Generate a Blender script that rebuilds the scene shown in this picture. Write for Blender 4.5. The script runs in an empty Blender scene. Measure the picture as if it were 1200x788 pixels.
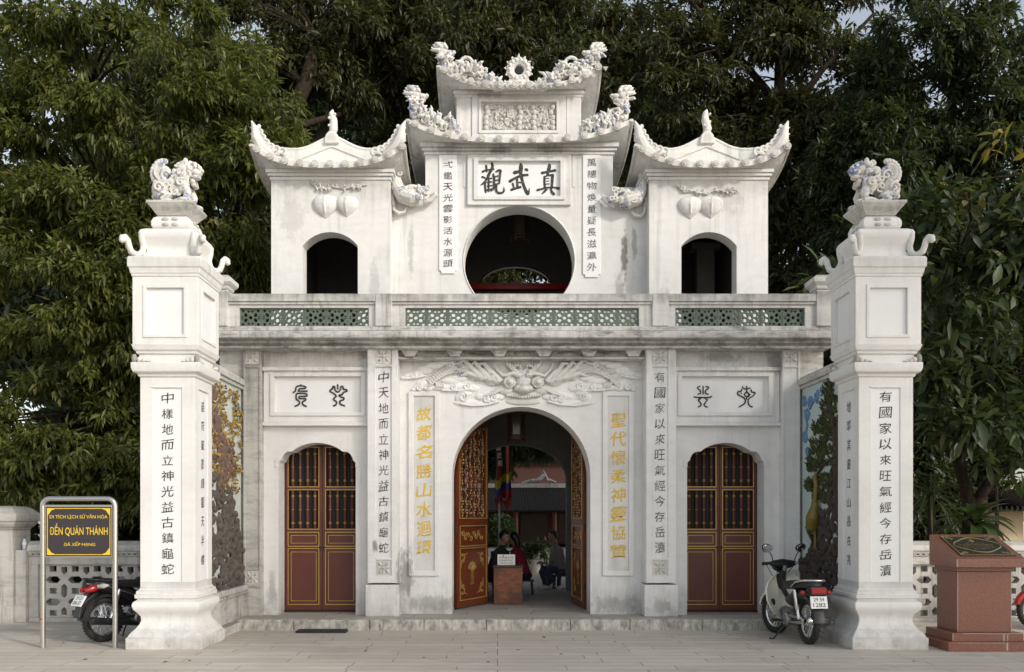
import bpy, bmesh, math, random
import numpy as np
from mathutils import Vector, Matrix
R = math.radians
S = bpy.context.scene
COL = S.collection

# ------------------------------------------------------------------ camera, world, sun
cam_d = bpy.data.cameras.new('camera')
cam = bpy.data.objects.new('camera', cam_d)
COL.objects.link(cam)
cam.location = (0, 0, 1.6)
cam.rotation_euler = (R(90), 0, 0)
cam_d.sensor_width = 36
cam_d.lens = 36 * 1037 / 1200
cam_d.shift_x = 17 / 1200
cam_d.shift_y = 210 / 1200
cam_d.clip_end = 2000
S.camera = cam

SUN_EL, SUN_AZ = R(28), R(48)           # elevation; turned to the right of straight behind the camera
sun_to = Vector((math.cos(SUN_EL) * math.sin(SUN_AZ), -math.cos(SUN_EL) * math.cos(SUN_AZ), math.sin(SUN_EL)))
w = bpy.data.worlds.new('World')
S.world = w
w.use_nodes = True
nt = w.node_tree
bg = nt.nodes['Background']
sky = nt.nodes.new('ShaderNodeTexSky')
sky.sky_type = 'NISHITA'
sky.sun_disc = False
sky.sun_elevation = SUN_EL
sky.sun_rotation = math.atan2(sun_to.x, sun_to.y)
sky.air_density = 1.2
sky.dust_density = 2.0
sky.ozone_density = 1.0
hs = nt.nodes.new('ShaderNodeHueSaturation')          # hazy, whitish city sky
hs.inputs['Saturation'].default_value = 0.45
nt.links.new(sky.outputs[0], hs.inputs['Color'])
nt.links.new(hs.outputs[0], bg.inputs[0])
bg.inputs[1].default_value = 0.15
sd = bpy.data.lights.new('sun', 'SUN')
sun = bpy.data.objects.new('sun', sd)
COL.objects.link(sun)
sd.energy = 1.5
sd.angle = R(5)
sd.color = (1.0, 0.93, 0.84)
sun.rotation_euler = sun_to.to_track_quat('Z', 'Y').to_euler()
S.view_settings.view_transform = 'Standard'
S.view_settings.look = 'None'
S.view_settings.exposure = 0.43
S.view_settings.gamma = 1
S.view_settings.use_curve_mapping = False
S.render.engine = 'CYCLES'
S.cycles.use_denoising = True
S.cycles.max_bounces = 6
S.cycles.transparent_max_bounces = 4
S.cycles.caustics_reflective = False
S.cycles.caustics_refractive = False

# ------------------------------------------------------------------ helpers
F = 1037.0
def ux(px, Y): return (px - 583) * Y / F
def uz(py, Y): return 1.6 + (604 - py) * Y / F

def tag(o, label=None, cat=None, group=None, kind=None):
    if label: o['label'] = label
    if cat: o['category'] = cat
    if group: o['group'] = group
    if kind: o['kind'] = kind
    return o

def empty(name, loc=(0, 0, 0), rz=0, label=None, cat=None, group=None):
    o = bpy.data.objects.new(name, None)
    o.empty_display_size = .2
    COL.objects.link(o)
    o.location = loc
    o.rotation_euler = (0, 0, rz)
    return tag(o, label, cat, group)

def copy_tree(o, parent=None):
    c = o.copy()
    COL.objects.link(c)
    c.parent = parent
    for ch in o.children:
        copy_tree(ch, c)
    return c

def ev_mesh(o):
    dg = bpy.context.evaluated_depsgraph_get()
    dg.update()
    return bpy.data.meshes.new_from_object(o.evaluated_get(dg))

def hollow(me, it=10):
    """stores how deep each point of a carving sits below its surroundings, so that shade and grime can be coloured in there"""
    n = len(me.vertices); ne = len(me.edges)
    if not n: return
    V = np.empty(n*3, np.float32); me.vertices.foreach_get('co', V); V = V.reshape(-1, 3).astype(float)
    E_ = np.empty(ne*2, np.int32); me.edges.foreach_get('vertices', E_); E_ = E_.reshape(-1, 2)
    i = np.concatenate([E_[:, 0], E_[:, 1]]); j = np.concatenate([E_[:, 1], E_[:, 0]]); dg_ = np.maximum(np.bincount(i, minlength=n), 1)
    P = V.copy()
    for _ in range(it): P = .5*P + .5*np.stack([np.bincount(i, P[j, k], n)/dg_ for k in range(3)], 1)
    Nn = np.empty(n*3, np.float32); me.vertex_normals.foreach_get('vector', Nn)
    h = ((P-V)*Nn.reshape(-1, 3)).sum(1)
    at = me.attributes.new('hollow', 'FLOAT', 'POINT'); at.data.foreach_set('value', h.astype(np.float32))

class MB:
    def __init__(s):
        s.v = []; s.f = []; s.mi = []; s.m = 0
    def add(s, vs, fs):
        n = len(s.v)
        s.v += [tuple(p) for p in vs]
        s.f += [tuple(i + n for i in f) for f in fs]
        s.mi += [s.m] * len(fs)
        return s
    def box(s, x0, x1, y0, y1, z0, z1):
        return s.add([(x0,y0,z0),(x1,y0,z0),(x1,y1,z0),(x0,y1,z0),(x0,y0,z1),(x1,y0,z1),(x1,y1,z1),(x0,y1,z1)],
                     [(3,2,1,0),(4,5,6,7),(0,1,5,4),(1,2,6,5),(2,3,7,6),(3,0,4,7)])
    def prism(s, pts, y0, y1):                      # outline in x,z pushed along y
        n = len(pts)
        a = sum(pts[i][0]*pts[(i+1)%n][1]-pts[(i+1)%n][0]*pts[i][1] for i in range(n))
        if a < 0: pts = pts[::-1]
        vs = [(p[0], y0, p[1]) for p in pts] + [(p[0], y1, p[1]) for p in pts]
        return s.add(vs, [tuple(range(n)), tuple(range(2*n-1, n-1, -1))] + [(i, n+i, n+(i+1)%n, (i+1)%n) for i in range(n)])
    def prism_x(s, pts, x0, x1):                    # outline in y,z pushed along x
        k = len(s.v); s.prism(pts, x0, x1)
        for i in range(k, len(s.v)):
            x, y, z = s.v[i]; s.v[i] = (y, x, z)
        for j in range(len(s.f)):
            if s.f[j][0] >= k: s.f[j] = s.f[j][::-1]
        return s
    def loft(s, loops, cap=True, closed=True):
        n = len(loops[0]); vs = [p for l in loops for p in l]; fs = []
        for i in range(len(loops)-1):
            for j in range(n if closed else n-1):
                k = (j+1) % n
                fs.append((i*n+j, i*n+k, (i+1)*n+k, (i+1)*n+j))
        if cap:
            fs.append(tuple(range(n-1, -1, -1)))
            fs.append(tuple(range((len(loops)-1)*n, len(loops)*n)))
        return s.add(vs, fs)
    def square(s, prof, cx=0, cy=0):                # square mouldings: (z, half width)
        return s.loft([[(cx-h,cy-h,z),(cx+h,cy-h,z),(cx+h,cy+h,z),(cx-h,cy+h,z)] for z, h in prof])
    def lathe(s, prof, c=(0,0,0), n=16):            # (z, r)
        return s.loft([[(c[0]+r*math.cos(2*math.pi*k/n), c[1]+r*math.sin(2*math.pi*k/n), c[2]+z) for k in range(n)] for z, r in prof])
    def tube(s, path, r, n=8, cap=True, closed=False, flat=1.0):
        P = [Vector(p) for p in path]; m = len(P)
        rs = [r]*m if isinstance(r, (int, float)) else r
        loops = []; up = None
        for i in range(m):
            if closed: t = P[(i+1)%m]-P[i-1]
            else: t = P[min(i+1, m-1)]-P[max(i-1, 0)]
            if t.length < 1e-9: t = Vector((0,0,1))
            t.normalize()
            if up is None:
                a = Vector((0,0,1)) if abs(t.z) < .9 else Vector((0,1,0))
                up = (a - t*a.dot(t)).normalized()
            else:
                up = up - t*up.dot(t)
                if up.length < 1e-6: up = t.orthogonal()
                up.normalize()
            b = t.cross(up)
            loops.append([P[i] + (up*math.cos(2*math.pi*k/n) + b*math.sin(2*math.pi*k/n)*flat)*rs[i] for k in range(n)])
        if closed: loops.append(loops[0])
        return s.loft(loops, cap and not closed)
    def sphere(s, c, r, nu=12, nv=8):
        if isinstance(r, (int, float)): r = (r, r, r)
        vs = [(c[0], c[1], c[2]-r[2])]; fs = []
        for i in range(1, nv):
            a = math.pi*i/nv - math.pi/2
            for j in range(nu):
                b = 2*math.pi*j/nu
                vs.append((c[0]+r[0]*math.cos(a)*math.cos(b), c[1]+r[1]*math.cos(a)*math.sin(b), c[2]+r[2]*math.sin(a)))
        vs.append((c[0], c[1], c[2]+r[2])); L = len(vs)-1
        for j in range(nu):
            k = (j+1) % nu
            fs.append((0, 1+k, 1+j))
            for i in range(nv-2):
                fs.append((1+i*nu+j, 1+i*nu+k, 1+(i+1)*nu+k, 1+(i+1)*nu+j))
            fs.append((L, 1+(nv-2)*nu+j, 1+(nv-2)*nu+k))
        return s.add(vs, fs)
    def disc(s, c, r, t, n=14):                     # round plate facing -y
        return s.prism([(c[0]+r*math.cos(2*math.pi*k/n), c[2]+r*math.sin(2*math.pi*k/n)) for k in range(n)], c[1]-t/2, c[1]+t/2)
    def torus(s, c, R_, r, n=20, m=8, axis='y'):
        pts = []
        for k in range(n):
            a = 2*math.pi*k/n
            d = {'y': (math.cos(a), 0, math.sin(a)), 'x': (0, math.cos(a), math.sin(a)), 'z': (math.cos(a), math.sin(a), 0)}[axis]
            pts.append((c[0]+R_*d[0], c[1]+R_*d[1], c[2]+R_*d[2]))
        return s.tube(pts, r, m, closed=True)
    def spike(s, a, b, r, n=7):
        a = Vector(a); b = Vector(b)
        return s.tube([a, a.lerp(b, .5), b], [r, r*.62, r*.06], n)
    def curl(s, c, r0, turns, a0, rad, sg=1, plane='xz', n=18):   # tapering spiral scroll
        pts = []; rs = []
        for i in range(n+1):
            t = i/n
            a = a0 + sg*turns*2*math.pi*t
            q = r0*(1-.8*t)
            d = (q*math.cos(a), q*math.sin(a))
            pts.append((c[0]+d[0], c[1], c[2]+d[1]) if plane == 'xz' else (c[0], c[1]+d[0], c[2]+d[1]))
            rs.append(rad*(1-.45*t))
        return s.tube(pts, rs, 7)
    def xf(s, M, k=0):
        for i in range(k, len(s.v)):
            s.v[i] = tuple(M @ Vector(s.v[i]))
        return s
    def mirror_x(s, k=0, kf=0):
        n = len(s.v); vs = [(-x, y, z) for x, y, z in s.v[k:]]
        fs = s.f[kf:]; ms = s.mi[kf:]
        s.v += vs
        s.f += [tuple(i - k + n for i in f[::-1]) for f in fs]; s.mi += ms
        return s
    def mesh(s, name):
        me = bpy.data.meshes.new(name)
        me.from_pydata(s.v, [], s.f)
        return me
    def build(s, name, mat, parent=None, smooth=None, bevel=0, remesh=0, lap=0):
        me = s.mesh(name)
        o = bpy.data.objects.new(name, me)
        COL.objects.link(o)
        mats = mat if isinstance(mat, (list, tuple)) else [mat]
        for m in mats: me.materials.append(m)
        if len(mats) > 1: me.polygons.foreach_set('material_index', s.mi)
        if remesh:
            md = o.modifiers.new('remesh', 'REMESH'); md.mode = 'VOXEL'; md.voxel_size = remesh
            if lap:
                sm = o.modifiers.new('smooth', 'SMOOTH'); sm.factor = .5; sm.iterations = lap
            m2 = ev_mesh(o)
            o.modifiers.clear()
            o.data = m2; m2.name = name
            if not m2.materials: m2.materials.append(mats[0])
            m2.shade_smooth(); me = m2
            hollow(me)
        if smooth:
            me.shade_smooth(); me.set_sharp_from_angle(angle=R(smooth))
        if bevel:
            b = o.modifiers.new('bevel', 'BEVEL'); b.width = bevel; b.segments = 2; b.limit_method = 'ANGLE'; b.angle_limit = R(40)
            b.harden_normals = False
        if parent: o.parent = parent
        return o

def plate_geo(outer, holes, t):
    cu = bpy.data.curves.new('plate', 'CURVE'); cu.dimensions = '2D'; cu.fill_mode = 'BOTH'; cu.extrude = t/2
    for lp in [outer] + holes:
        sp = cu.splines.new('POLY'); sp.points.add(len(lp)-1)
        for i, p in enumerate(lp): sp.points[i].co = (p[0], p[1], 0, 1)
        sp.use_cyclic_u = True
    o = bpy.data.objects.new('plate', cu); COL.objects.link(o)
    me = ev_mesh(o)
    bm = bmesh.new(); bm.from_mesh(me)
    bmesh.ops.remove_doubles(bm, verts=bm.verts, dist=1e-5)
    bmesh.ops.recalc_face_normals(bm, faces=bm.faces)
    vs = [tuple(v.co) for v in bm.verts]; fs = [tuple(v.index for v in f.verts) for f in bm.faces]
    bm.free(); bpy.data.meshes.remove(me); bpy.data.objects.remove(o); bpy.data.curves.remove(cu)
    return vs, fs
def plate(mb, outer, holes, y0, y1):                # wall with openings: outline in x,z, thick along y
    vs, fs = plate_geo(outer, holes, y1-y0)
    return mb.add([(x, (y0+y1)/2 - z, y) for x, y, z in vs], fs)
def plate_x(mb, outer, holes, x0, x1):              # outline in y,z, thick along x
    vs, fs = plate_geo(outer, holes, x1-x0)
    return mb.add([((x0+x1)/2 + z, x, y) for x, y, z in vs], fs)
def rect(x0, x1, z0, z1): return [(x0,z0),(x1,z0),(x1,z1),(x0,z1)]
def arcpts(cx, cz, rx, rz, a0, a1, n=16):
    return [(cx+rx*math.cos(R(a0+(a1-a0)*i/n)), cz+rz*math.sin(R(a0+(a1-a0)*i/n))) for i in range(n+1)]

_gl = {}
def glyph(ch, bold):
    k = (ch, bold)
    if k not in _gl:
        cu = bpy.data.curves.new('glyph', 'FONT'); cu.body = ch; cu.offset = bold; cu.resolution_u = 3; cu.extrude = 0
        o = bpy.data.objects.new('glyph', cu); COL.objects.link(o)
        me = ev_mesh(o)
        vs = [tuple(v.co) for v in me.vertices]; fs = [tuple(p.vertices) for p in me.polygons]
        bpy.data.meshes.remove(me); bpy.data.objects.remove(o); bpy.data.curves.remove(cu)
        _gl[k] = (vs, fs)
    return _gl[k]
_rt = random.Random(5)
def write(mb, ch, x, z, w_, h_, y, bold=.012, jit=0.0, centre=True):
    """one character (or line) fitted into w_ x h_, standing in the x,z plane"""
    vs, fs = glyph(ch, bold)
    xs = [v[0] for v in vs]; ys = [v[1] for v in vs]
    W_ = max(xs)-min(xs); H_ = max(ys)-min(ys); cx = (max(xs)+min(xs))/2; cy = (max(ys)+min(ys))/2
    sx = w_/W_; sy = h_/H_
    sh = _rt.uniform(-.1, .16)*jit; ro = _rt.uniform(-.1, .1)*jit
    out = []
    for a, b, c in vs:
        p = (a-cx)*sx + jit*w_*_rt.uniform(-.026, .026); q = (b-cy)*sy + jit*h_*_rt.uniform(-.026, .026)
        q += p*(.10*jit + ro); p += q*sh
        out.append((x+p, y, z+q))
    # strokes get a little body
    n = len(out)
    mb.add(out, fs)
    return mb
def brush(mb, strokes, fx, fz, k, y):
    """ink strokes: centre line with a width at every point, rounded ends"""
    for si, st in enumerate(strokes):
        P = [st[0]]+list(st)+[st[-1]]; out = []
        for i in range(1, len(P)-2):
            for j in range(6):
                t = j/6; a_, b_, c_, d_ = P[i-1], P[i], P[i+1], P[i+2]
                out.append([.5*((2*b_[q])+(-a_[q]+c_[q])*t+(2*a_[q]-5*b_[q]+4*c_[q]-d_[q])*t*t+(-a_[q]+3*b_[q]-3*c_[q]+d_[q])*t**3) for q in (0, 1, 2)])
        out.append(list(st[-1])); n = len(out); yy = y-.0006*si
        Lp = []; Rp = []
        for i in range(n):
            tx = out[min(i+1, n-1)][0]-out[max(i-1, 0)][0]; ty = out[min(i+1, n-1)][1]-out[max(i-1, 0)][1]; l = math.hypot(tx, ty) or 1
            h = out[i][2]/2; nx, ny = -ty/l*h, tx/l*h
            Lp.append((out[i][0]+nx, out[i][1]+ny)); Rp.append((out[i][0]-nx, out[i][1]-ny))
        def cap(pt, qt, r0, sgn):
            a0 = math.atan2(pt[1]-qt[1], pt[0]-qt[0]); return [(qt[0]+r0*math.cos(a0+sgn*math.pi*m/8), qt[1]+r0*math.sin(a0+sgn*math.pi*m/8)) for m in range(1, 8)]
        ring0 = cap(Lp[0], out[0], out[0][2]/2, 1); ring1 = cap(Lp[-1], out[-1], out[-1][2]/2, -1)
        def W3(p): return (fx(p[0]), yy, fz(p[1]))
        vs = [W3(p) for p in Lp]+[W3(p) for p in Rp]; fs = [(i, i+1, n+i+1, n+i) for i in range(n-1)]
        b0 = len(vs); vs += [W3(Lp[0])]+[W3(p) for p in ring0]+[W3(Rp[0])]; fs.append(tuple(range(b0, b0+9)))
        b0 = len(vs); vs += [W3(Lp[-1])]+[W3(p) for p in ring1]+[W3(Rp[-1])]; fs.append(tuple(range(b0, b0+9)))
        mb.add(vs, fs)
def column(mb, text, x, z0, z1, wd, y, bold=.012, jit=.6, ht=None):
    n = len(text); st = (z0-z1)/n
    for i, ch in enumerate(text):
        write(mb, ch, x, z0-(i+.5)*st, wd*_rt.uniform(.9, 1.05), (ht or st*.68)*_rt.uniform(.92, 1.05), y, bold, jit)
    return mb

# ------------------------------------------------------------------ materials
def nodes(name):
    m = bpy.data.materials.new(name); m.use_nodes = True
    t = m.node_tree
    return m, t, t.nodes['Principled BSDF']
def N(t, kind, **kw):
    n = t.nodes.new('ShaderNode'+kind)
    for k, v in kw.items():
        if isinstance(k, str) and hasattr(n, k): setattr(n, k, v)
    return n
def L(t, a, b): t.links.new(a, b)
def noise(t, vec, scale, detail=4, rough=.55, dist=0):
    n = N(t, 'TexNoise'); n.inputs['Scale'].default_value = scale; n.inputs['Detail'].default_value = detail
    n.inputs['Roughness'].default_value = rough; n.inputs['Distortion'].default_value = dist
    if vec is not None: L(t, vec, n.inputs['Vector'])
    return n.outputs['Fac']
def ramp(t, fac, stops):
    r = N(t, 'ValToRGB'); e = r.color_ramp.elements
    while len(e) < len(stops): e.new(.5)
    for i, (p, c) in enumerate(stops):
        e[i].position = p
        e[i].color = (c, c, c, 1) if isinstance(c, (int, float)) else (c[0], c[1], c[2], 1)
    L(t, fac, r.inputs[0]); return r.outputs[0]
def mixc(t, fac, a, b, mode='MIX'):
    n = N(t, 'Mix'); n.data_type = 'RGBA'; n.blend_type = mode
    for s_, v in ((n.inputs[0], fac), (n.inputs[6], a), (n.inputs[7], b)):
        if isinstance(v, (int, float)): s_.default_value = v
        elif isinstance(v, tuple): s_.default_value = (v[0], v[1], v[2], 1)
        else: L(t, v, s_)
    return n.outputs[2]
def mth(t, op, a, b=0.0, clamp=False):
    n = N(t, 'Math'); n.operation = op; n.use_clamp = clamp
    for s_, v in ((n.inputs[0], a), (n.inputs[1], b)):
        if isinstance(v, (int, float)): s_.default_value = v
        else: L(t, v, s_)
    return n.outputs[0]
def coords(t, kind='Object', scale=None):
    c = N(t, 'TexCoord').outputs[kind]
    if scale:
        m = N(t, 'Mapping'); m.inputs['Scale'].default_value = scale; L(t, c, m.inputs[0]); return m.outputs[0]
    return c
def bump(t, p, h, strength=.3, dist=.01):
    b = N(t, 'Bump'); b.inputs['Strength'].default_value = strength; b.inputs['Distance'].default_value = dist
    L(t, h, b.inputs['Height']); L(t, b.outputs[0], p.inputs['Normal'])

def simple(name, col, rough=.5, metal=0, var=.12, scale=8, bmp=0, spec=None):
    m, t, p = nodes(name)
    c = coords(t)
    f = noise(t, c, scale, 5)
    L(t, mixc(t, f, tuple(x*(1-var) for x in col), tuple(min(1, x*(1+var)) for x in col)), p.inputs['Base Color'])
    p.inputs['Roughness'].default_value = rough; p.inputs['Metallic'].default_value = metal
    if spec is not None: p.inputs['Specular IOR Level'].default_value = spec
    if bmp: bump(t, p, noise(t, c, scale*4, 4), bmp, .01)
    return m

def plaster(name, col=(.79, .782, .765), dirt=.25, streak=.35, ledge=.35, bands=(), mos=0, mott=0, crev=0, spots=(), grime=(.16, .15, .13), foot=None, rough=.85):
    """limewashed render: cloudy grey patches, vertical rain streaks, soot on ledges"""
    m, t, p = nodes(name)
    c = coords(t)
    base = mixc(t, noise(t, c, 2.3, 6, .6), tuple(x*.93 for x in col), tuple(min(.86, x*1.05) for x in col))
    base = mixc(t, ramp(t, noise(t, c, 22, 6, .7), [(.56, 0), (.75, .22)]), base, tuple(x*.78 for x in col))
    # cloudy patches
    pf = mth(t, 'MULTIPLY', ramp(t, noise(t, c, 1.15, 7, .62, .4), [(.46, 0), (.72, 1)]), dirt)
    base = mixc(t, pf, base, (.40, .39, .37))
    # streaks
    sv = noise(t, coords(t, 'Object', (7, 7, .45)), 1.6, 6, .65)
    sm = ramp(t, noise(t, coords(t, 'Object', (1, 1, .5)), 1.1, 3), [(.40, 0), (.62, 1)])
    sf = mth(t, 'MULTIPLY', mth(t, 'MULTIPLY', ramp(t, sv, [(.50, 0), (.70, 1)]), sm), streak)
    base = mixc(t, sf, base, grime)
    sep = N(t, 'SeparateXYZ'); L(t, c, sep.inputs[0])
    zz = sep.outputs[2]
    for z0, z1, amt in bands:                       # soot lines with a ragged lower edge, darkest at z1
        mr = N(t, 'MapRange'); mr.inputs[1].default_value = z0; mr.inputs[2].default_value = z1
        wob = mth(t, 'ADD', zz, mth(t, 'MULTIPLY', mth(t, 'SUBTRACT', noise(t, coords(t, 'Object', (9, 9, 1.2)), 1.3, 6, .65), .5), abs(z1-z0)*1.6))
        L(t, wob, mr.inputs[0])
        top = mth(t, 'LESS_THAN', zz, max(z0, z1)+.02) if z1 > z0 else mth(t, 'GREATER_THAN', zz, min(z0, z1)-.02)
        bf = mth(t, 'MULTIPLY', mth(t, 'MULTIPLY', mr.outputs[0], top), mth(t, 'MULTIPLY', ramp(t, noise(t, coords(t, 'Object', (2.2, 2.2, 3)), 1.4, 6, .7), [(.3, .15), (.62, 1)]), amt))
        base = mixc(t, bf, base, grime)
    g = N(t, 'NewGeometry'); sn = N(t, 'SeparateXYZ'); L(t, g.outputs['True Normal'], sn.inputs[0])
    lf = mth(t, 'MULTIPLY', ramp(t, sn.outputs[2], [(.55, 0), (.85, 1)]), ledge)
    base = mixc(t, lf, base, (.22, .21, .18))
    for sx_, sz_, rx_, rz_, amt in spots:           # single stains at known places
        xx = sep.outputs[0]
        dx = mth(t, 'DIVIDE', mth(t, 'SUBTRACT', xx, sx_), rx_); dz = mth(t, 'DIVIDE', mth(t, 'SUBTRACT', zz, sz_), rz_)
        rr_ = mth(t, 'SQRT', mth(t, 'ADD', mth(t, 'MULTIPLY', dx, dx), mth(t, 'MULTIPLY', dz, dz)))
        rr_ = mth(t, 'ADD', rr_, mth(t, 'MULTIPLY', mth(t, 'SUBTRACT', noise(t, coords(t, 'Object', (1, 1, .55)), 11, 7, .75), .5), 3.0))
        base = mixc(t, mth(t, 'MULTIPLY', ramp(t, rr_, [(.45, 1), (.95, 0)]), amt), base, grime)
    if mott:                                        # black mould in ragged patches
        mf = mth(t, 'MULTIPLY', ramp(t, noise(t, coords(t, 'Object', (1.6, 1.6, 5)), 1.7, 9, .74, .3), [(.47, 0), (.66, 1)]), mott)
        base = mixc(t, mf, base, (.10, .095, .085))
    if crev:                                        # hollows coloured darker: painted-in shade along with lodged grime
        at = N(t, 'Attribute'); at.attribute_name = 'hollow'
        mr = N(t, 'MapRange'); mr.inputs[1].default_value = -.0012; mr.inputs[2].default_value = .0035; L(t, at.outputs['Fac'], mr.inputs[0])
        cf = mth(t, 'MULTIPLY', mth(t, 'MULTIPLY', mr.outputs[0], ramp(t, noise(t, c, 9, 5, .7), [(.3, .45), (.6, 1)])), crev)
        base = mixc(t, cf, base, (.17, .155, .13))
    if mos:                                         # scattered blue and white porcelain chips
        vo = N(t, 'TexVoronoi'); vo.inputs['Scale'].default_value = 38; L(t, c, vo.inputs['Vector'])
        sc = N(t, 'SeparateColor'); L(t, vo.outputs['Color'], sc.inputs[0])
        msk = mth(t, 'MULTIPLY', ramp(t, noise(t, c, 5.5, 3), [(.57, 0), (.60, 1)]), mth(t, 'GREATER_THAN', sc.outputs[0], 1-mos))
        base = mixc(t, msk, base, mixc(t, sc.outputs[1], (.13, .17, .36), (.46, .48, .58)))
    L(t, base, p.inputs['Base Color'])
    p.inputs['Roughness'].default_value = rough
    p.inputs['Specular IOR Level'].default_value = .25
    bump(t, p, mth(t, 'ADD', noise(t, c, 60, 4), mth(t, 'MULTIPLY', noise(t, c, 6, 3), 1.5)), .22, .008)
    return m

M = {}
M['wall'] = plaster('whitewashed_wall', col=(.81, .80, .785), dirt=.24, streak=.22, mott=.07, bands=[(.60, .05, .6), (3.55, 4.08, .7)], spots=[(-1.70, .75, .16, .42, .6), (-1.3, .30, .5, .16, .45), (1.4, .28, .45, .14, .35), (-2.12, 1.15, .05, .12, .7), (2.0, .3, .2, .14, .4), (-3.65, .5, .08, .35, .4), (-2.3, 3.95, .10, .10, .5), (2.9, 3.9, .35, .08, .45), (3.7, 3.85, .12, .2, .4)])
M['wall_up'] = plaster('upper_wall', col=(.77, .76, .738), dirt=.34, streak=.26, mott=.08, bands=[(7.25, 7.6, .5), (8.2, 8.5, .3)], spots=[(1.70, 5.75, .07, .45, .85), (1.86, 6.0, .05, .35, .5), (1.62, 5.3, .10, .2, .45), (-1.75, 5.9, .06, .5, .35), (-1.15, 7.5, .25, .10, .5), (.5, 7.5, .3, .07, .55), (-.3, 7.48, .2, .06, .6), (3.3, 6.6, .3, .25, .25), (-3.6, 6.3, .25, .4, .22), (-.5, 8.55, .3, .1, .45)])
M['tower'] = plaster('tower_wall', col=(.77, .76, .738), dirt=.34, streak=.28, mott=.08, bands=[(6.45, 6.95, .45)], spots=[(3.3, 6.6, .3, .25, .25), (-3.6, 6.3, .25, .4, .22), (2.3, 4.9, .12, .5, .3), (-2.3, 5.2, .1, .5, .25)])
M['dirty'] = plaster('weathered_wall', col=(.64, .625, .585), dirt=.7, streak=.9, ledge=.6, mott=.45)
M['grubby'] = plaster('stained_pilaster', col=(.56, .55, .51), dirt=.8, streak=.95, ledge=.6, mott=.5, bands=[(3.2, 4.1, .7)])
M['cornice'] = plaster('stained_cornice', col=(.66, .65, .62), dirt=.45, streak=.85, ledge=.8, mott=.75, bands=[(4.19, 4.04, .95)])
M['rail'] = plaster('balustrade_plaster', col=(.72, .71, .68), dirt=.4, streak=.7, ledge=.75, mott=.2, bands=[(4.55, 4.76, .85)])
M['roofw'] = plaster('roof_plaster', col=(.79, .775, .735), dirt=.35, streak=.4, ledge=.18, mott=.12)
M['soffit'] = plaster('eave_soffit', col=(.70, .69, .66), dirt=.4, streak=.5, mott=.25)
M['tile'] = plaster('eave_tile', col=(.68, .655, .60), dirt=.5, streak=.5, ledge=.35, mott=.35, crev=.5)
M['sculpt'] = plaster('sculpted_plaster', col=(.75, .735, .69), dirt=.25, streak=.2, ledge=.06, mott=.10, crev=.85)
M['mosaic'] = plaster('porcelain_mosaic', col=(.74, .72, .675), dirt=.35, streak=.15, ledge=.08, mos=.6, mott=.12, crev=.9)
M['pillar'] = plaster('pillar_plaster', col=(.81, .795, .765), dirt=.2, streak=.22, ledge=.25, mott=.05, bands=[(.40, .0, .6), (.60, .78, .35), (4.45, 4.7, .3)])
M['panel'] = plaster('panel_white', col=(.84, .835, .82), dirt=.06, streak=.04, ledge=.1)
M['mottled'] = plaster('mottled_panel', col=(.70, .69, .66), dirt=.65, streak=.2)
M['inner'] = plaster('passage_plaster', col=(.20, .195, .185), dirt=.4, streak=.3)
M['fence'] = plaster('fence_plaster', col=(.58, .555, .51), dirt=.55, streak=.8, ledge=.6, mott=.3)
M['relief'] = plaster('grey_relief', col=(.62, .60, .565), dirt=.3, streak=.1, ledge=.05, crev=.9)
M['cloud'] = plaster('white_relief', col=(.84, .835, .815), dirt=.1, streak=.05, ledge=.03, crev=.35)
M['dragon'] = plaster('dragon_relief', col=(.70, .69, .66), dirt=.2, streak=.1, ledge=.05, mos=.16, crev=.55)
def paint_ink(name, col, worn, amt):
    m, t, p = nodes(name); c = coords(t)
    f = ramp(t, noise(t, c, 24, 6, .75), [(.50, 0), (.68, amt)])
    L(t, mixc(t, f, col, worn), p.inputs['Base Color']); p.inputs['Roughness'].default_value = .6; return m
M['ink'] = paint_ink('black_paint', (.018, .017, .016), (.30, .29, .27), .45)
M['inkgrey'] = paint_ink('faded_black_paint', (.06, .058, .055), (.45, .44, .42), .75)
M['gold'] = paint_ink('gold_lettering', (.74, .48, .03), (.55, .40, .14), .6)
M['gilt'] = simple('gilt_moulding', (.50, .33, .09), .38, .35, var=.25, scale=20)
M['red'] = simple('oxblood_paint', (.105, .026, .017), .42, var=.22, scale=5, bmp=.08)
def painted_wood(name, c1, c2, rough):
    m, t, p = nodes(name); c = coords(t)
    g = noise(t, coords(t, 'Object', (30, 30, 1.2)), 2.2, 6, .65)
    base = mixc(t, g, c1, c2)
    base = mixc(t, ramp(t, noise(t, c, 2.2, 6, .7), [(.45, 0), (.75, .5)]), base, tuple(x*1.7+.012 for x in c1))
    base = mixc(t, ramp(t, noise(t, c, 26, 6, .75), [(.62, 0), (.72, .7)]), base, tuple(x*.35 for x in c1))
    L(t, base, p.inputs['Base Color']); L(t, ramp(t, g, [(.3, rough-.12), (.7, rough+.15)]), p.inputs['Roughness'])
    bump(t, p, g, .25, .004); return m
M['red'] = painted_wood('oxblood_paint', (.085, .020, .013), (.135, .034, .021), .42)
M['redwood'] = simple('red_lacquer_wood', (.14, .033, .015), .35, var=.35, scale=4, bmp=.1)
M['darkwood'] = simple('dark_wood', (.05, .026, .016), .5, var=.4)
M['void'] = simple('painted_dark_room', (.022, .02, .018), .9, var=.2)  # near-black colour standing in for the darkness of the side rooms
M['upin'] = simple('shade_toned_room_wall', (.10, .094, .086), .9, var=.3)  # wall colour darkened to put the upper rooms' shade into it
M['green'] = simple('green_glazed_lattice', (.115, .15, .115), .5, var=.45, scale=9)
M['steel'] = simple('brushed_steel', (.62, .60, .56), .26, .95, var=.06, scale=30)
M['rubber'] = simple('tyre_rubber', (.022, .022, .021), .8, var=.3)
M['chrome'] = simple('chrome', (.75, .75, .74), .14, 1, var=.03)
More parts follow.
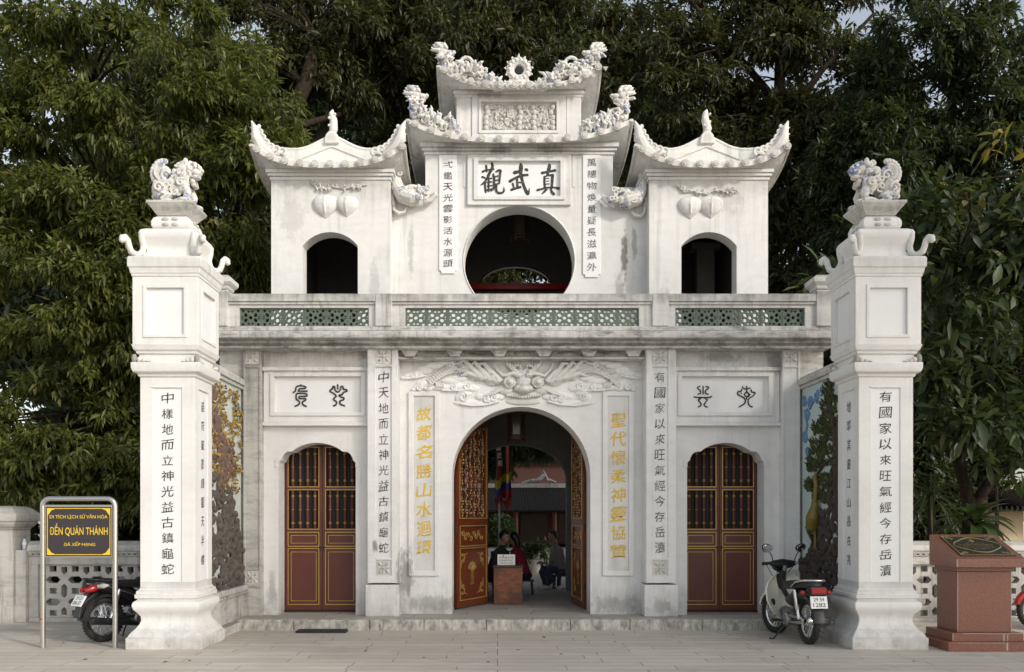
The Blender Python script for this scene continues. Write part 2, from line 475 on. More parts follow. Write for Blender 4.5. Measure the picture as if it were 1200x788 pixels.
M['blackp'] = simple('black_plastic', (.015, .015, .016), .38, var=.2)
M['blackg'] = simple('black_gloss_paint', (.012, .012, .014), .14, var=.1)
M['seat'] = simple('black_vinyl', (.018, .018, .018), .5, var=.2, scale=40, bmp=.05)
M['cream'] = simple('cream_paint', (.82, .79, .66), .3, var=.06)
M['redp'] = simple('red_gloss_paint', (.42, .012, .015), .2, var=.1)
M['lens'] = simple('red_lens', (.33, .02, .02), .18, var=.15, scale=60)
M['clearlens'] = simple('clear_lens', (.6, .58, .54), .15, var=.1)
M['plate'] = simple('white_plate', (.80, .80, .78), .4, var=.04)
M['alu'] = simple('cast_aluminium', (.34, .34, .33), .42, .8, var=.2)
M['mirror'] = simple('mirror_glass', (.85, .87, .9), .04, 1, var=.01)
def barkmat():
    m, t, p = nodes('bark'); c = coords(t)
    g = noise(t, coords(t, 'Object', (7, 7, 1.4)), 2.4, 8, .75, .6)
    base = ramp(t, g, [(.32, (.012, .009, .007)), (.52, (.045, .033, .024)), (.72, (.085, .068, .052))])
    base = mixc(t, ramp(t, noise(t, c, 2.2, 5, .7), [(.52, 0), (.66, .6)]), base, (.05, .055, .035))
    L(t, base, p.inputs['Base Color']); p.inputs['Roughness'].default_value = .95; p.inputs['Specular IOR Level'].default_value = .1
    bump(t, p, g, 1.0, .05); return m
M['bark'] = barkmat()
M['paper'] = simple('white_card', (.82, .81, .79), .6, var=.03)
M['redink'] = simple('red_print', (.45, .05, .03), .6)
M['blueink'] = simple('blue_print', (.06, .07, .14), .6)

def granite():
    m, t, p = nodes('red_granite'); c = coords(t)
    vo = N(t, 'TexVoronoi'); vo.inputs['Scale'].default_value = 55; L(t, c, vo.inputs['Vector'])
    f = noise(t, c, 48, 5, .85)
    a = mixc(t, ramp(t, f, [(.3, 0), (.7, 1)]), (.10, .036, .022), (.36, .155, .10))
    b = mixc(t, ramp(t, vo.outputs['Distance'], [(.25, 1), (.5, 0)]), a, (.20, .07, .05))
    b = mixc(t, mth(t, 'MULTIPLY', ramp(t, noise(t, c, 1.8, 3), [(.4, 0), (.7, 1)]), .3), b, (.18, .085, .07))
    L(t, b, p.inputs['Base Color']); p.inputs['Roughness'].default_value = .3
    return m
M['granite'] = granite()
def paving(name, bw, rh, c1, c2, mortar=(.12, .105, .09), seed=0, rough=.75):
    m, t, p = nodes(name); c = coords(t)
    wv = N(t, 'VectorMath'); wv.operation = 'ADD'; L(t, c, wv.inputs[0]); wv.inputs[1].default_value = (seed, seed*.37, 0)
    b = N(t, 'TexBrick'); L(t, wv.outputs[0], b.inputs['Vector'])
    b.inputs['Scale'].default_value = 1; b.inputs['Brick Width'].default_value = bw; b.inputs['Row Height'].default_value = rh
    b.inputs['Mortar Size'].default_value = .007; b.inputs['Mortar Smooth'].default_value = .6; b.inputs['Bias'].default_value = -.1
    b.offset = .37; b.offset_frequency = 3; b.squash = 1.35; b.squash_frequency = 2
    b.inputs['Color1'].default_value = (*c1, 1); b.inputs['Color2'].default_value = (*c2, 1); b.inputs['Mortar'].default_value = (*mortar, 1)
    base = mixc(t, ramp(t, noise(t, c, .8, 6, .65), [(.38, 0), (.7, .38)]), b.outputs['Color'], tuple(x*.72 for x in c1))
    base = mixc(t, ramp(t, noise(t, coords(t, 'Object', (.6, 2.5, 1)), 3, 6, .7), [(.5, 0), (.75, .5)]), base, tuple(min(1, x*1.28) for x in c2))
    base = mixc(t, ramp(t, noise(t, c, 45, 4, .7), [(.55, 0), (.8, .35)]), base, tuple(x*.5 for x in c1))
    base = mixc(t, ramp(t, noise(t, c, 1.9, 8, .75, .5), [(.56, 0), (.70, .45)]), base, tuple(x*.45 for x in c1))
    base = mixc(t, ramp(t, noise(t, c, 7, 7, .8), [(.62, 0), (.70, .55)]), base, tuple(x*.4 for x in c1))
    L(t, base, p.inputs['Base Color']); p.inputs['Roughness'].default_value = rough
    h = mth(t, 'ADD', mth(t, 'MULTIPLY', b.outputs['Fac'], -1.0), mth(t, 'MULTIPLY', noise(t, c, 18, 5, .7), .5))
    bump(t, p, h, .35, .008)
    return m
M['pave'] = paving('stone_paving', 1.15, .235, (.48, .43, .36), (.57, .515, .435))
M['stepst'] = paving('step_stone', .95, .33, (.34, .315, .275), (.46, .425, .37), seed=3.3)
def kerb():
    m, t, p = nodes('worn_step_edge'); c = coords(t)
    f = ramp(t, noise(t, coords(t, 'Object', (1, 1, .5)), 10, 7, .72), [(.36, (.20, .19, .17)), (.52, (.45, .43, .38)), (.68, (.66, .635, .58))])
    b = N(t, 'TexBrick'); L(t, coords(t, 'Object', (1, 1, .2)), b.inputs['Vector'])
    L(t, f, p.inputs['Base Color']); p.inputs['Roughness'].default_value = .85
    bump(t, p, noise(t, c, 30, 5, .7), .6, .012)
    return m
M['kerb'] = kerb()
def leafmat(name, c1, c2, c3=None, rough=.42, trans=.28):
    m, t, p = nodes(name)
    g = N(t, 'NewGeometry')
    f = g.outputs['Random Per Island']
    st = [(0, c1), (.75, c2)] + ([(.94, c2), (1, c3)] if c3 else [])
    base = ramp(t, f, st)
    base = mixc(t, ramp(t, noise(t, coords(t), .9, 3), [(.35, 0), (.65, 1)]), base, mixc(t, .5, base, tuple(x*.55 for x in c1)))
    L(t, base, p.inputs['Base Color']); p.inputs['Roughness'].default_value = rough
    p.inputs['Specular IOR Level'].default_value = .4
    tr = N(t, 'BsdfTranslucent'); L(t, mixc(t, .5, base, (.16, .20, .03), 'ADD'), tr.inputs['Color'])
    mx = N(t, 'MixShader'); mx.inputs[0].default_value = trans
    L(t, p.outputs[0], mx.inputs[1]); L(t, tr.outputs[0], mx.inputs[2])
    L(t, mx.outputs[0], t.nodes['Material Output'].inputs[0])
    return m
M['leaf_l'] = leafmat('mango_leaf', (.045, .062, .012), (.155, .170, .036), (.28, .24, .08), .38, .36)
M['leaf_b'] = leafmat('dark_canopy_leaf', (.028, .031, .011), (.072, .071, .024), (.16, .135, .065))
M['leaf_c'] = leafmat('deep_green_leaf', (.016, .027, .010), (.040, .058, .020), (.08, .08, .03))
M['leaf_r'] = leafmat('broad_frangipani_leaf', (.022, .040, .013), (.060, .085, .028), (.14, .13, .05), .5)
M['leaf_y'] = leafmat('yellowing_leaf', (.12, .12, .015), (.34, .24, .02), (.45, .25, .03))
M['leaf_s'] = leafmat('shrub_leaf', (.02, .04, .012), (.05, .085, .025))
# ------------------------------------------------------------------ ground and step
XC, YG = 0.35, 12.95
mb = MB(); mb.add([(-160,-60,0),(160,-60,0),(160,240,0),(-160,240,0)], [(0,1,2,3)])
tag(mb.build('pavement', M['pave']), kind='structure')
mb = MB(); mb.box(-3.70, 4.40, 12.42, 26, -.05, .142)
tag(mb.build('courtyard_pavement', M['stepst']), kind='structure')
step = empty('stone_step', (XC, 12.285, 0), 0, 'low worn step of pale stone blocks running along the front of the gate', 'step')
rr = random.Random(3); x = -4.05
while x < 4.05:
    x2 = min(4.05, x + rr.uniform(.75, 1.25))
    d = rr.uniform(-.006, .006); mb = MB()
    mb.box(x+.003, x2-.003, d, .14, -.03, .142+rr.uniform(.002, .008)); x = x2
    mb.build('step_block', M['kerb'], step, bevel=.012)

# ------------------------------------------------------------------ the gate
gate = empty('temple_gate', (XC, YG, 0), 0, 'two-storey whitewashed temple gate with a round moon window, curled roofs and a black three-character plaque', 'temple gate')
def gp(name, mb, mat, parent=None, **k):
    return mb.build(name, M[mat] if isinstance(mat, str) else [M[q] for q in mat], parent or gate, **k)
def gu(px, Y): return ux(px, Y) - XC
B = .006

# lower walls
def side_opening(c, s=1, hw=.565):
    o = [(c-hw, .1), (c-hw, 2.37), (c-hw+.035, 2.40), (c-hw+.05, 2.44), (c-hw+.075, 2.49), (c-hw+.12, 2.53)]
    arc = arcpts(c, 2.25, hw*.9, .41, 136, 44, 14)
    return o + arc + [(2*c-x, z) for x, z in o[::-1]]
for s in (-1, 1):
    mb = MB(); c = s*2.99
    xa, xb = sorted((s*2.2, s*3.8)); so = side_opening(c)
    plate(mb, [(xa, .142), (so[0][0], .142)] + so[1:-1] + [(so[-1][0], .142), (xb, .142), (xb, 4.06), (xa, 4.06)], [], 0, .36)
    wl = gp('front_wall', mb, 'wall')
    # hood moulding at the cusps of the arch
    mb = MB()
    for q in (-1, 1):
        x0 = c + q*.565
        mb.prism([(x0+q*.055, 2.30), (x0-q*.005, 2.30), (x0-q*.005, 2.37), (x0-q*.045, 2.41), (x0-q*.045, 2.46), (x0+q*.01, 2.44), (x0+q*.055, 2.40)], -.012, .30)
    gp('arch_corbel', mb, 'wall', wl, bevel=.008)
    # name tablet with seal characters over the door
    tb = MB()
    plate(tb, rect(*sorted((s*2.235, s*3.76)), 2.955, 3.70), [rect(*sorted((s*2.335, s*3.597)), 3.10, 3.62)], -.06, .004)
    tb.box(*sorted((s*2.228, s*3.768)), -.095, .003, 3.70, 3.755)
    tb.box(*sorted((s*2.228, s*3.768)), -.10, .003, 2.90, 2.952)
    plate(tb, rect(*sorted((s*2.275, s*3.66)), 3.045, 3.665), [rect(*sorted((s*2.335, s*3.597)), 3.10, 3.62)], -.082, -.058)
    t_ = gp('tablet', tb, 'wall', bevel=B)
    pn = MB(); pn.box(*sorted((s*2.33, s*3.60)), -.012, .006, 3.095, 3.625); gp('tablet_panel', pn, 'panel', t_)
    K = 85/1200*12.93/F
    def stroke(ox, oy, pts, r=.0125, k=1):
        SC[-1].tube([(ox+x*K*k, -.016, oy-y*K*k) for x, y in pts], r, 6, flat=1)
    def smooth(pts, n=4):
        out = []
        P = [pts[0]]+pts+[pts[-1]]
        for i in range(1, len(P)-2):
            for j in range(n):
                t = j/n; a, b, c_, d = P[i-1], P[i], P[i+1], P[i+2]
                out.append(tuple(.5*((2*b[k])+(-a[k]+c_[k])*t+(2*a[k]-5*b[k]+4*c_[k]-d[k])*t*t+(-a[k]+3*b[k]-3*c_[k]+d[k])*t**3) for k in (0, 1)))
        return out+[pts[-1]]
    SC = [MB()]
    if s < 0:
        oz = uz(464, 12.93)
        o1, o2 = gu(352, 12.93), gu(396, 12.93)
        A = lambda l: smooth([(x-310, y-340) for x, y in l]); Bc = lambda l: smooth([(x-920, y-340) for x, y in l])
        for l in ([(318,150),(315,178)], [(185,290),(225,260),(245,190),(315,175),(375,182),(400,205),(360,222),(300,225),(275,262),(330,264),(430,262)],
                  [(215,515),(275,490),(295,440),(245,395),(240,330),(265,302),(400,305),(410,345),(300,350),(295,385),(390,388),(392,415),(345,440),(350,485),(415,518)]):
            stroke(o1, oz, A(l))
        SC.append(MB())
        for l in ([(917,150),(917,235)], [(840,508),(885,490),(895,440),(845,395),(890,350),(860,310),(790,265),(800,240),(830,225),(835,190),(862,190),(875,250),(915,278),(955,250),(968,190),(1000,190),(1010,230),(1060,240),(1065,265),(1010,285),(990,320),(940,330),(960,355),(1015,375),(1010,405),(950,430),(965,480),(1035,508)]):
            stroke(o2, oz, Bc(l))
    else:
        k = 90/85
        oz = uz(464.5, 12.93); o1, o2 = gu(824, 12.93), gu(875, 12.93)
        A = lambda l: smooth([(x-255, y-335) for x, y in l]); Bc = lambda l: smooth([(x-930, y-335) for x, y in l])
        for l in ([(255,175),(255,305)], [(210,180),(165,200),(210,250),(215,290),(170,305)], [(295,180),(345,200),(295,250),(295,290),(340,305)],
                  [(120,335),(145,352),(360,352),(385,328)], [(220,355),(215,375),(180,390),(215,440),(220,480),(175,505)], [(285,355),(295,375),(325,390),(285,440),(275,480),(325,508)]):
            stroke(o1, oz, A(l), .0105, k)
        SC.append(MB())
        for l in ([(932,175),(932,272)], [(865,180),(880,212),(930,220),(990,205)], [(932,345),(932,385)],
                  [(852,225),(845,258),(795,265),(798,310),(880,355),(912,400),(890,455),(810,503)], [(1000,228),(1012,268),(1062,280),(1050,310),(1010,345),(965,375),(955,430),(975,480),(1025,503)], [(985,300),(960,345)], [(840,288),(852,290)]):
            stroke(o2, oz, Bc(l), .0105, k)
        SC[-1].torus((o2+2*K, -.016, oz+28*K), 35*K, .0105, 16, 6)
    for sc in SC: gp('seal_character', sc, 'ink', t_, smooth=40)

# central wall with the big arch (set back between the pilasters)
RA, ZA = 1.02, 2.18
mb = MB()
plate(mb, [(-1.85, .142), (-RA, .142)] + arcpts(0, ZA, RA, RA, 180, 0, 28) + [(RA, .142), (1.85, .142), (1.85, 4.06), (-1.85, 4.06)], [], .10, .66)
gp('central_wall', mb, 'wall')

# pilasters
def flower(mb, u, v, z, r):
    mb.box(u-r, u+r, v+.008, v+.03, z-r, z+r)
    for k in range(4):
        a = R(45+90*k); d = Vector((math.cos(a), 0, math.sin(a))); n_ = Vector((-d.z, 0, d.x))
        c_ = Vector((u, v, z))
        pts = [c_+d*r*.16, c_+d*r*.7+n_*r*.27, c_+d*r*1.22, c_+d*r*.7-n_*r*.27]
        up = c_+d*r*.7+Vector((0, -.028, 0)); base = [p+Vector((0, .014, 0)) for p in pts]
        mb.add([tuple(up)]+[tuple(p) for p in base], [(0,1,2),(0,2,3),(0,3,4),(0,4,1)])
        e = R(90*k); d2 = Vector((math.cos(e), 0, math.sin(e)))
        mb.tube([c_+d2*r*.3, c_+d2*r*.85], [.012, .006], 5)
    mb.sphere((u, v, z), (r*.2, .025, r*.2), 8, 6)
PT = {-1: '中天地而立神光益古鎮龜蛇', 1: '有國家以來旺氣經今存岳瀆'}
for s in (-1, 1):
    mb = MB()
    mb.box(*sorted((s*1.785, s*2.225)), -.20, .12, .62, 4.06)
    fz = .255
    body = gp('pilaster', mb, 'wall', bevel=B)
    q = MB()
    plate(q, rect(*sorted((s*1.79, s*2.22)), .625, 4.05), [rect(*sorted((s*1.875, s*2.105)), .73, .955), rect(*sorted((s*1.875, s*2.105)), .985, 3.735), rect(*sorted((s*1.875, s*2.105)), 3.765, 4.03)], -.222, -.196)
    gp('raised_border', q, 'wall', body, bevel=.004)
    q = MB(); q.box(*sorted((s*1.76, s*2.25)), -.245, .10, .142, .60)
    gp('pilaster_base', q, 'wall', body, bevel=.012)
    for fz in (3.89, .843):
        q = MB(); flower(q, s*1.99, -.214, fz, .105); gp('carved_flower', q, 'sculpt', body, smooth=30)
    q = MB(); column(q, PT[s], s*1.99, 3.70, 1.02, .145, -.2055, -.004, .8)
    gp('inscription', q, 'ink' if s < 0 else 'inkgrey', body)
    # outer pilaster
    q = MB(); q.box(*sorted((s*3.77, s*4.03)), -.13, .30, .142, 4.06)
    ob = gp('outer_pilaster', q, 'grubby' if s < 0 else 'wall', bevel=B)
    q = MB(); plate(q, rect(*sorted((s*3.772, s*4.028)), .56, 4.05), [rect(*sorted((s*3.80, s*4.0)), .59, .80), rect(*sorted((s*3.80, s*4.0)), .83, 3.735), rect(*sorted((s*3.80, s*4.0)), 3.765, 4.03)], -.148, -.128)
    gp('raised_border', q, 'grubby' if s < 0 else 'wall', ob, bevel=.004)
    for fz in (3.89, .695):
        q = MB(); flower(q, s*3.90, -.142, fz, .10); gp('carved_flower', q, 'sculpt', ob, smooth=30)
    # strip running on to the mural wall
    q = MB(); q.box(*sorted((s*4.03, s*4.40)), -.05, .30, .142, 4.06)
    gp('corner_wall', q, 'dirty')

# golden couplets
GT = {-1: '故都名勝山水迴環', 1: '聖代懷柔神靈協贊'}
for s in (-1, 1):
    u0, u1 = (-1.66, -1.20) if s < 0 else (1.20, 1.66)
    q = MB(); plate(q, rect(u0, u1, .707, 3.42), [rect(u0+.075, u1-.075, .78, 3.355)], .062, .101)
    fr = gp('couplet_frame', q, 'wall', bevel=B)
    q = MB(); q.box(u0+.07, u1-.07, .088, .101, .775, 3.36); gp('couplet_panel', q, 'mottled', fr)
    q = MB(); column(q, GT[s], s*1.43, 3.24 if s < 0 else 3.14, .98 if s < 0 else .93, .225, .082, .004, .9, .215)
    gp('gold_inscription', q, 'gold', fr)

# modillion band over the central bay
q = MB(); q.box(-1.80, 1.80, -.10, .12, 3.868, 3.90); q.box(-1.80, 1.80, -.03, .12, 3.90, 4.06)
for k in range(6):
    c = -1.62+k*.648
    q.prism([(c-.075, 3.90), (c+.075, 3.90), (c+.085, 3.93), (c+.12, 3.985), (c+.13, 4.05), (c-.13, 4.05), (c-.12, 3.985), (c-.085, 3.93)], -.16, .05)
    q.box(c-.09, c+.09, -.172, -.155, 3.995, 4.01)
gp('modillion_band', q, 'cornice', bevel=.005)
q = MB()
for k in range(5):
    c = -1.295+k*.648
    plate(q, [(c-.235,3.902),(c+.235,3.902),(c+.235,4.05),(c-.235,4.05)], [[(c+.20*math.cos(a)*(1-.1*math.cos(4*a)), 3.972+.055*math.sin(a)) for a in [2*math.pi*i/18 for i in range(18)]]], -.075, -.035)
    q.curl((c-.08, -.05, 3.97), .035, 1.2, 0, .011); q.tube([(c-.05, -.05, 3.96), (c+.06, -.05, 3.98), (c+.14, -.05, 3.965)], .011, 5)
gp('carved_cartouche', q, 'grubby')

# floor cornice, terrace and balustrade
q = MB()
prof = [(0, 3.99), (-.28, 3.99), (-.30, 4.02), (-.33, 4.04), (-.36, 4.05), (-.36, 4.085), (-.42, 4.095), (-.45, 4.11), (-.45, 4.205), (-.40, 4.215), (-.38, 4.23), (-.38, 4.285), (0, 4.285)]
q.prism_x(prof, -4.42, 4.42)
gp('floor_cornice', q, 'cornice', smooth=20, bevel=.004)
q = MB(); q.box(-4.02, 4.02, .0, 4.05, 4.06, 4.28); gp('terrace_slab', q, 'inner')
q = MB()
for u0, u1 in ((-4.40, -2.085), (-1.85, 1.85), (2.085, 4.40)):
    q.box(u0, u1, -.36, -.20, 4.285, 4.292)
    q.box(u0, u1, -.39, -.17, 4.64, 4.745); q.box(u0, u1, -.365, -.19, 4.60, 4.64); q.box(u0, u1, -.34, -.20, 4.555, 4.60)
for u0, u1, a, b in ((-4.20, -2.085, -4.03, -2.185), (-1.85, 1.85, -1.665, 1.665), (2.085, 4.20, 2.185, 4.03)):
    q.box(u0, a, -.345, -.205, 4.29, 4.56); q.box(b, u1, -.345, -.205, 4.29, 4.56)
gp('balustrade_rail', q, 'rail', bevel=.007)
for u in (-1.967, 1.967):
    q = MB(); q.box(u-.118, u+.118, -.397, -.165, 4.286, 4.748); gp('balustrade_post', q, 'rail', bevel=.008)
for s in (-1, 1):
    q = MB(); q.box(*sorted((s*4.18, s*4.44)), -.40, -.16, 4.286, 4.80)
    q.square([(4.80,.13),(4.82,.145),(4.85,.15),(4.87,.17),(4.90,.195),(4.955,.20),(5.0,.15),(5.02,.06)], s*4.31, -.28)
    gp('balustrade_post', q, 'rail', bevel=.008)
def lattice(u0, u1, n):
    q = MB(); z0, z1 = 4.285, 4.562; p = (u1-u0)/n; holes = []
    zc = (z0+z1)/2; hz = (z1-z0)/2
    for k in range(n):
        c = u0+(k+.5)*p
        for sx in (-1, 1):
            for sz in (-1, 1):
                for (dx, dz, rx, rz, an) in ((.24, .27, .125, .052, 45), (.37, .70, .085, .045, -45), (.40, .06, .07, .03, 90), (.09, .62, .075, .03, 0)):
                    a0 = R(an)*(sx*sz)
                    pts = []
                    for i in range(9):
                        t = 2*math.pi*i/9
                        ex, ez = rx*.25*math.cos(t), rz*.50*math.sin(t)
                        pts.append((c + sx*dx*p*.95 + ex*math.cos(a0)-ez*math.sin(a0), zc + sz*dz*hz + ex*math.sin(a0)+ez*math.cos(a0)))
                    holes.append(pts)
        holes.append([(c+.028*math.cos(t), zc+.028*math.sin(t)) for t in [2*math.pi*i/8 for i in range(8)]])
    holes = [h for h in holes if min(x for x, z in h) > u0+.006 and max(x for x, z in h) < u1-.006 and min(z for x, z in h) > z0+.006 and max(z for x, z in h) < z1-.006]
    plate(q, rect(u0, u1, z0, z1), holes, -.30, -.26)
    for k in range(1, n):                            # joints between the glazed tiles
        q.box(u0+k*p-.004, u0+k*p+.004, -.305, -.299, z0, z1)
    gp('lattice_panel', q, 'green')
lattice(-4.035, -2.18, 6); lattice(-1.67, 1.67, 11); lattice(2.18, 4.035, 6)

# inside of the lower storey
for s in (-1, 1):
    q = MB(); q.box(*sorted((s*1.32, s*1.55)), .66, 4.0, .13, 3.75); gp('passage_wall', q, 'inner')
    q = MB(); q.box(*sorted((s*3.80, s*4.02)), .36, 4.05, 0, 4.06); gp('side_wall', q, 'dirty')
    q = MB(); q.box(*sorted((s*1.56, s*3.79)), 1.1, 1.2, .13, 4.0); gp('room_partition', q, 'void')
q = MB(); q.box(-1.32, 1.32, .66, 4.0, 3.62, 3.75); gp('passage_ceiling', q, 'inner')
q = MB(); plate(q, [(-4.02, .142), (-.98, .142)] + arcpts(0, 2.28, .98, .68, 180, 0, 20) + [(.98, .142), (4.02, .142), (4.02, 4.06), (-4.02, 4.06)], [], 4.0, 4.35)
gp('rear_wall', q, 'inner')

# doors of the side bays
def spindle(q, u, v, z0, z1, r=.021):
    h = z1-z0
    def T(z): return z0+h*z
    q.m = 0; q.lathe([(T(0), r*.8), (T(.05), r), (T(.12), r*.6), (T(.2), r*1.05), (T(.5), r*1.1), (T(.8), r*1.05), (T(.88), r*.6), (T(.95), r), (T(1), r*.8)], (u, v, 0), 8)
    q.m = 1
    for z in (.13, .16, .5, .84, .87): q.lathe([(T(z)-.012, r*.8), (T(z), r*1.35), (T(z)+.012, r*.8)], (u, v, 0), 8)
    q.m = 0
def frame_bars(q, x0, x1, z0, z1, y0, y1, b=.012):
    q.box(x0, x1, y0, y1, z0, z0+b); q.box(x0, x1, y0, y1, z1-b, z1); q.box(x0, x0+b, y0, y1, z0+b, z1-b); q.box(x1-b, x1, y0, y1, z0+b, z1-b)
for s in (-1, 1):
    c = s*2.99
    q = MB(); q.box(c-.70, c-.563, .37, .45, .142, 2.9); q.box(c+.563, c+.70, .37, .45, .142, 2.9); q.box(c-.563, c+.563, .37, .45, 2.70, 2.9)
    gp('door_frame', q, 'red', bevel=.004)
    q = MB(); q.box(c-.60, c+.60, .33, .44, .142, .165); gp('door_sill', q, 'darkwood')
    for d in (-1, 1):
        x0, x1 = sorted((c+d*.003, c+d*.56)); wd = x1-x0
        a, b = x0+.055, x1-.055
        q = MB(); plate(q, rect(x0, x1, .17, 2.70), [rect(a, b, 2.035, 2.615), rect(a, b, 1.397, 1.975), rect(a-.008, b+.008, 1.14, 1.335), rect(a-.008, b+.008, .265, 1.09)], .38, .43)
        leaf = gp('door', q, 'red', bevel=.003)
        q = MB(); q.box(a-.005, b+.005, .435, .445, 1.38, 2.63); gp('dark_backing', q, 'void', leaf)  # black sheet in place of the dark room behind the spindles
        q = MB(); q.box(a-.01, b+.01, .395, .42, .26, 1.10); q.box(a-.01, b+.01, .395, .42, 1.13, 1.34)
        frp = gp('door_panel', q, 'red', leaf)
        q = MB()
        for z0, z1 in ((2.035, 2.615), (1.397, 1.975), (1.14, 1.335), (.265, 1.09)): frame_bars(q, a-.014, b+.014, z0-.014, z1+.014, .372, .382)
        for z0, z1 in ((1.175, 1.30), (.305, 1.05)): frame_bars(q, a+.03, b-.03, z0, z1, .388, .397, .008)
        gp('gilt_moulding', q, 'gilt', leaf)
        for k in range(4):
            q = MB()
            spindle(q, a+(k+.5)*(b-a)/4, .405, 2.04, 2.61); spindle(q, a+(k+.5)*(b-a)/4, .405, 1.40, 1.97)
            gp('spindle', q, ('red', 'gilt'), leaf, smooth=40)
        q = MB(); q.sphere((c+d*.03, .372, 1.12), .016, 8, 6); q.box(c+d*.03-.012, c+d*.03+.012, .374, .381, 1.06, 1.13)
        gp('handle', q, 'blackp', leaf)

# the two open leaves of the central arch
def open_leaf(hinge, free, s):
    """built flat in local x (0 at hinge .. 1), then swung on the jamb"""
    Wd = 1.0
    top = [(t, 2.17+math.sqrt(max(0, 1-(1-t)**2))*.97) for t in [i/14 for i in range(15)]]
    def z_at(x): return 2.17+math.sqrt(max(0, 1-(1-x)**2))*.97
    out = [(0, .165)] + top + [(1.0, .165)]
    a, b = .11, .91
    lat = [(a, 1.575), (a, z_at(a)-.12)] + [(x, z_at(x)-.12) for x in [.15,.2,.3,.4,.5,.6,.7,.8]] + [(b, z_at(b)-.12), (b, 1.575)]
    q = MB(); plate(q, out, [lat, rect(a, b, 1.14, 1.41), rect(a, b, .30, 1.06)], -.03, .03)
    q.box(a-.02, b+.02, -.008, .008, .28, 1.08); q.box(a-.02, b+.02, -.008, .008, 1.12, 1.43)
    th = math.atan2(free[1]-hinge[1], free[0]-hinge[0])
    Mx = Matrix.Translation((hinge[0], hinge[1], 0)) @ Matrix.Rotation(th, 4, 'Z')
    root = empty('open_door', (hinge[0], hinge[1], 0), th); root.parent = gate
    # a part that is a mesh: the leaf itself carries its ornaments
    bpy.data.objects.remove(root)
    lf = MB.build(q, 'door', M['redwood'], gate, bevel=.004)
    lf.location = (hinge[0], hinge[1], 0); lf.rotation_euler = (0, 0, th)
    tag(lf, 'red lacquered leaf swung open, with gilded carving')
    q = MB()
    for yy in (-.036, .036):
        y0, y1 = yy-.006, yy+.006
        frame_bars(q, a-.03, b+.03, 1.11, 1.44, y0, y1, .014); frame_bars(q, a-.03, b+.03, .27, 1.09, y0, y1, .014)
        q.box(a-.03, b+.03, y0, y1, 1.545, 1.56); q.box(a-.04, a-.026, y0, y1, 1.56, z_at(a)-.14); q.box(b+.026, b+.04, y0, y1, 1.56, z_at(b)-.1)
    gp('gilt_moulding', q, 'gilt', lf)
    q = MB(); rr = random.Random(11)
    nb = 6
    for k in range(nb):
        x = a+(k+.5)*(b-a)/nb; zt = z_at(x)-.10
        z = 1.57
        pts = []; 
        n = int((zt-z)/.045)
        for i in range(n+1):
            pts.append((x+.016*math.sin(i*1.9+k), .012*math.cos(i*1.9+k), z+(zt-z)*i/n))
        q.m = 0; q.tube(pts, .020, 6)
        q.m = 1
        for i in range(n):
            px_, py_, pz_ = pts[i]
            for yy in (-1, 1):
                if rr.random() < .72:
                    q.sphere((px_+rr.uniform(-.012, .012), yy*.024, pz_+.02), (.012, .010, rr.uniform(.012, .024)), 6, 5)
    gp('carved_bars', q, ('redwood', 'gilt'), lf, smooth=50)
    q = MB(); q.m = 0
    for yy in (-1, 1):
        y = yy*.013
        for cx_, sx in ((a+.03, 1), (b-.03, -1)):
            for cz_, sz in ((.33, 1), (1.03, -1)):
                q.tube([(cx_+sx*.02, y, cz_+sz*.26), (cx_+sx*.03, y, cz_+sz*.14), (cx_+sx*.11, y, cz_+sz*.12), (cx_+sx*.12, y, cz_+sz*.05), (cx_+sx*.22, y, cz_+sz*.025)], [.006, .014, .018, .012, .004], 6)
                q.sphere((cx_+sx*.055, y, cz_+sz*.05), (.035, .010, .025), 8, 6); q.curl((cx_+sx*.08, y, cz_+sz*.16), .03, 1, 0, .008)
        cx_ = (a+b)/2
        q.lathe([(0, .05), (.02, .055), (.05, .03), (.09, .05), (.15, .06), (.17, .035), (.20, .045)], (cx_, 0, .50), 10)
        for k in range(7):
            an = R(30+20*k)
            q.spike((cx_, y, .70), (cx_+.17*math.cos(an), y, .70+.20*math.sin(an)), .014)
            q.sphere((cx_+.12*math.cos(an), y, .70+.14*math.sin(an)), (.026, .008, .026), 8, 5)
        for k in range(8):
            x = a+.1+k*(b-a-.2)/7
            q.curl((x, y, 1.275+.03*(-1)**k), .05, 1.1, k*1.3, .010)
    for i in range(len(q.v)):
        x, y, z = q.v[i]; q.v[i] = (x, max(-.02, min(.02, y)), z)
    gp('gilt_carving', q, 'gilt', lf, smooth=50)
    for z in (.5, 1.4, 2.05):
        q = MB(); q.lathe([(z-.05, .016), (z+.05, .016)], (0, 0, 0), 8); gp('hinge', q, 'blackp', lf)
open_leaf((-1.00, .70), (gu(575, 14.66), 14.66-YG), -1)
open_leaf((1.00, .72), (gu(671, 14.72), 14.72-YG), 1)

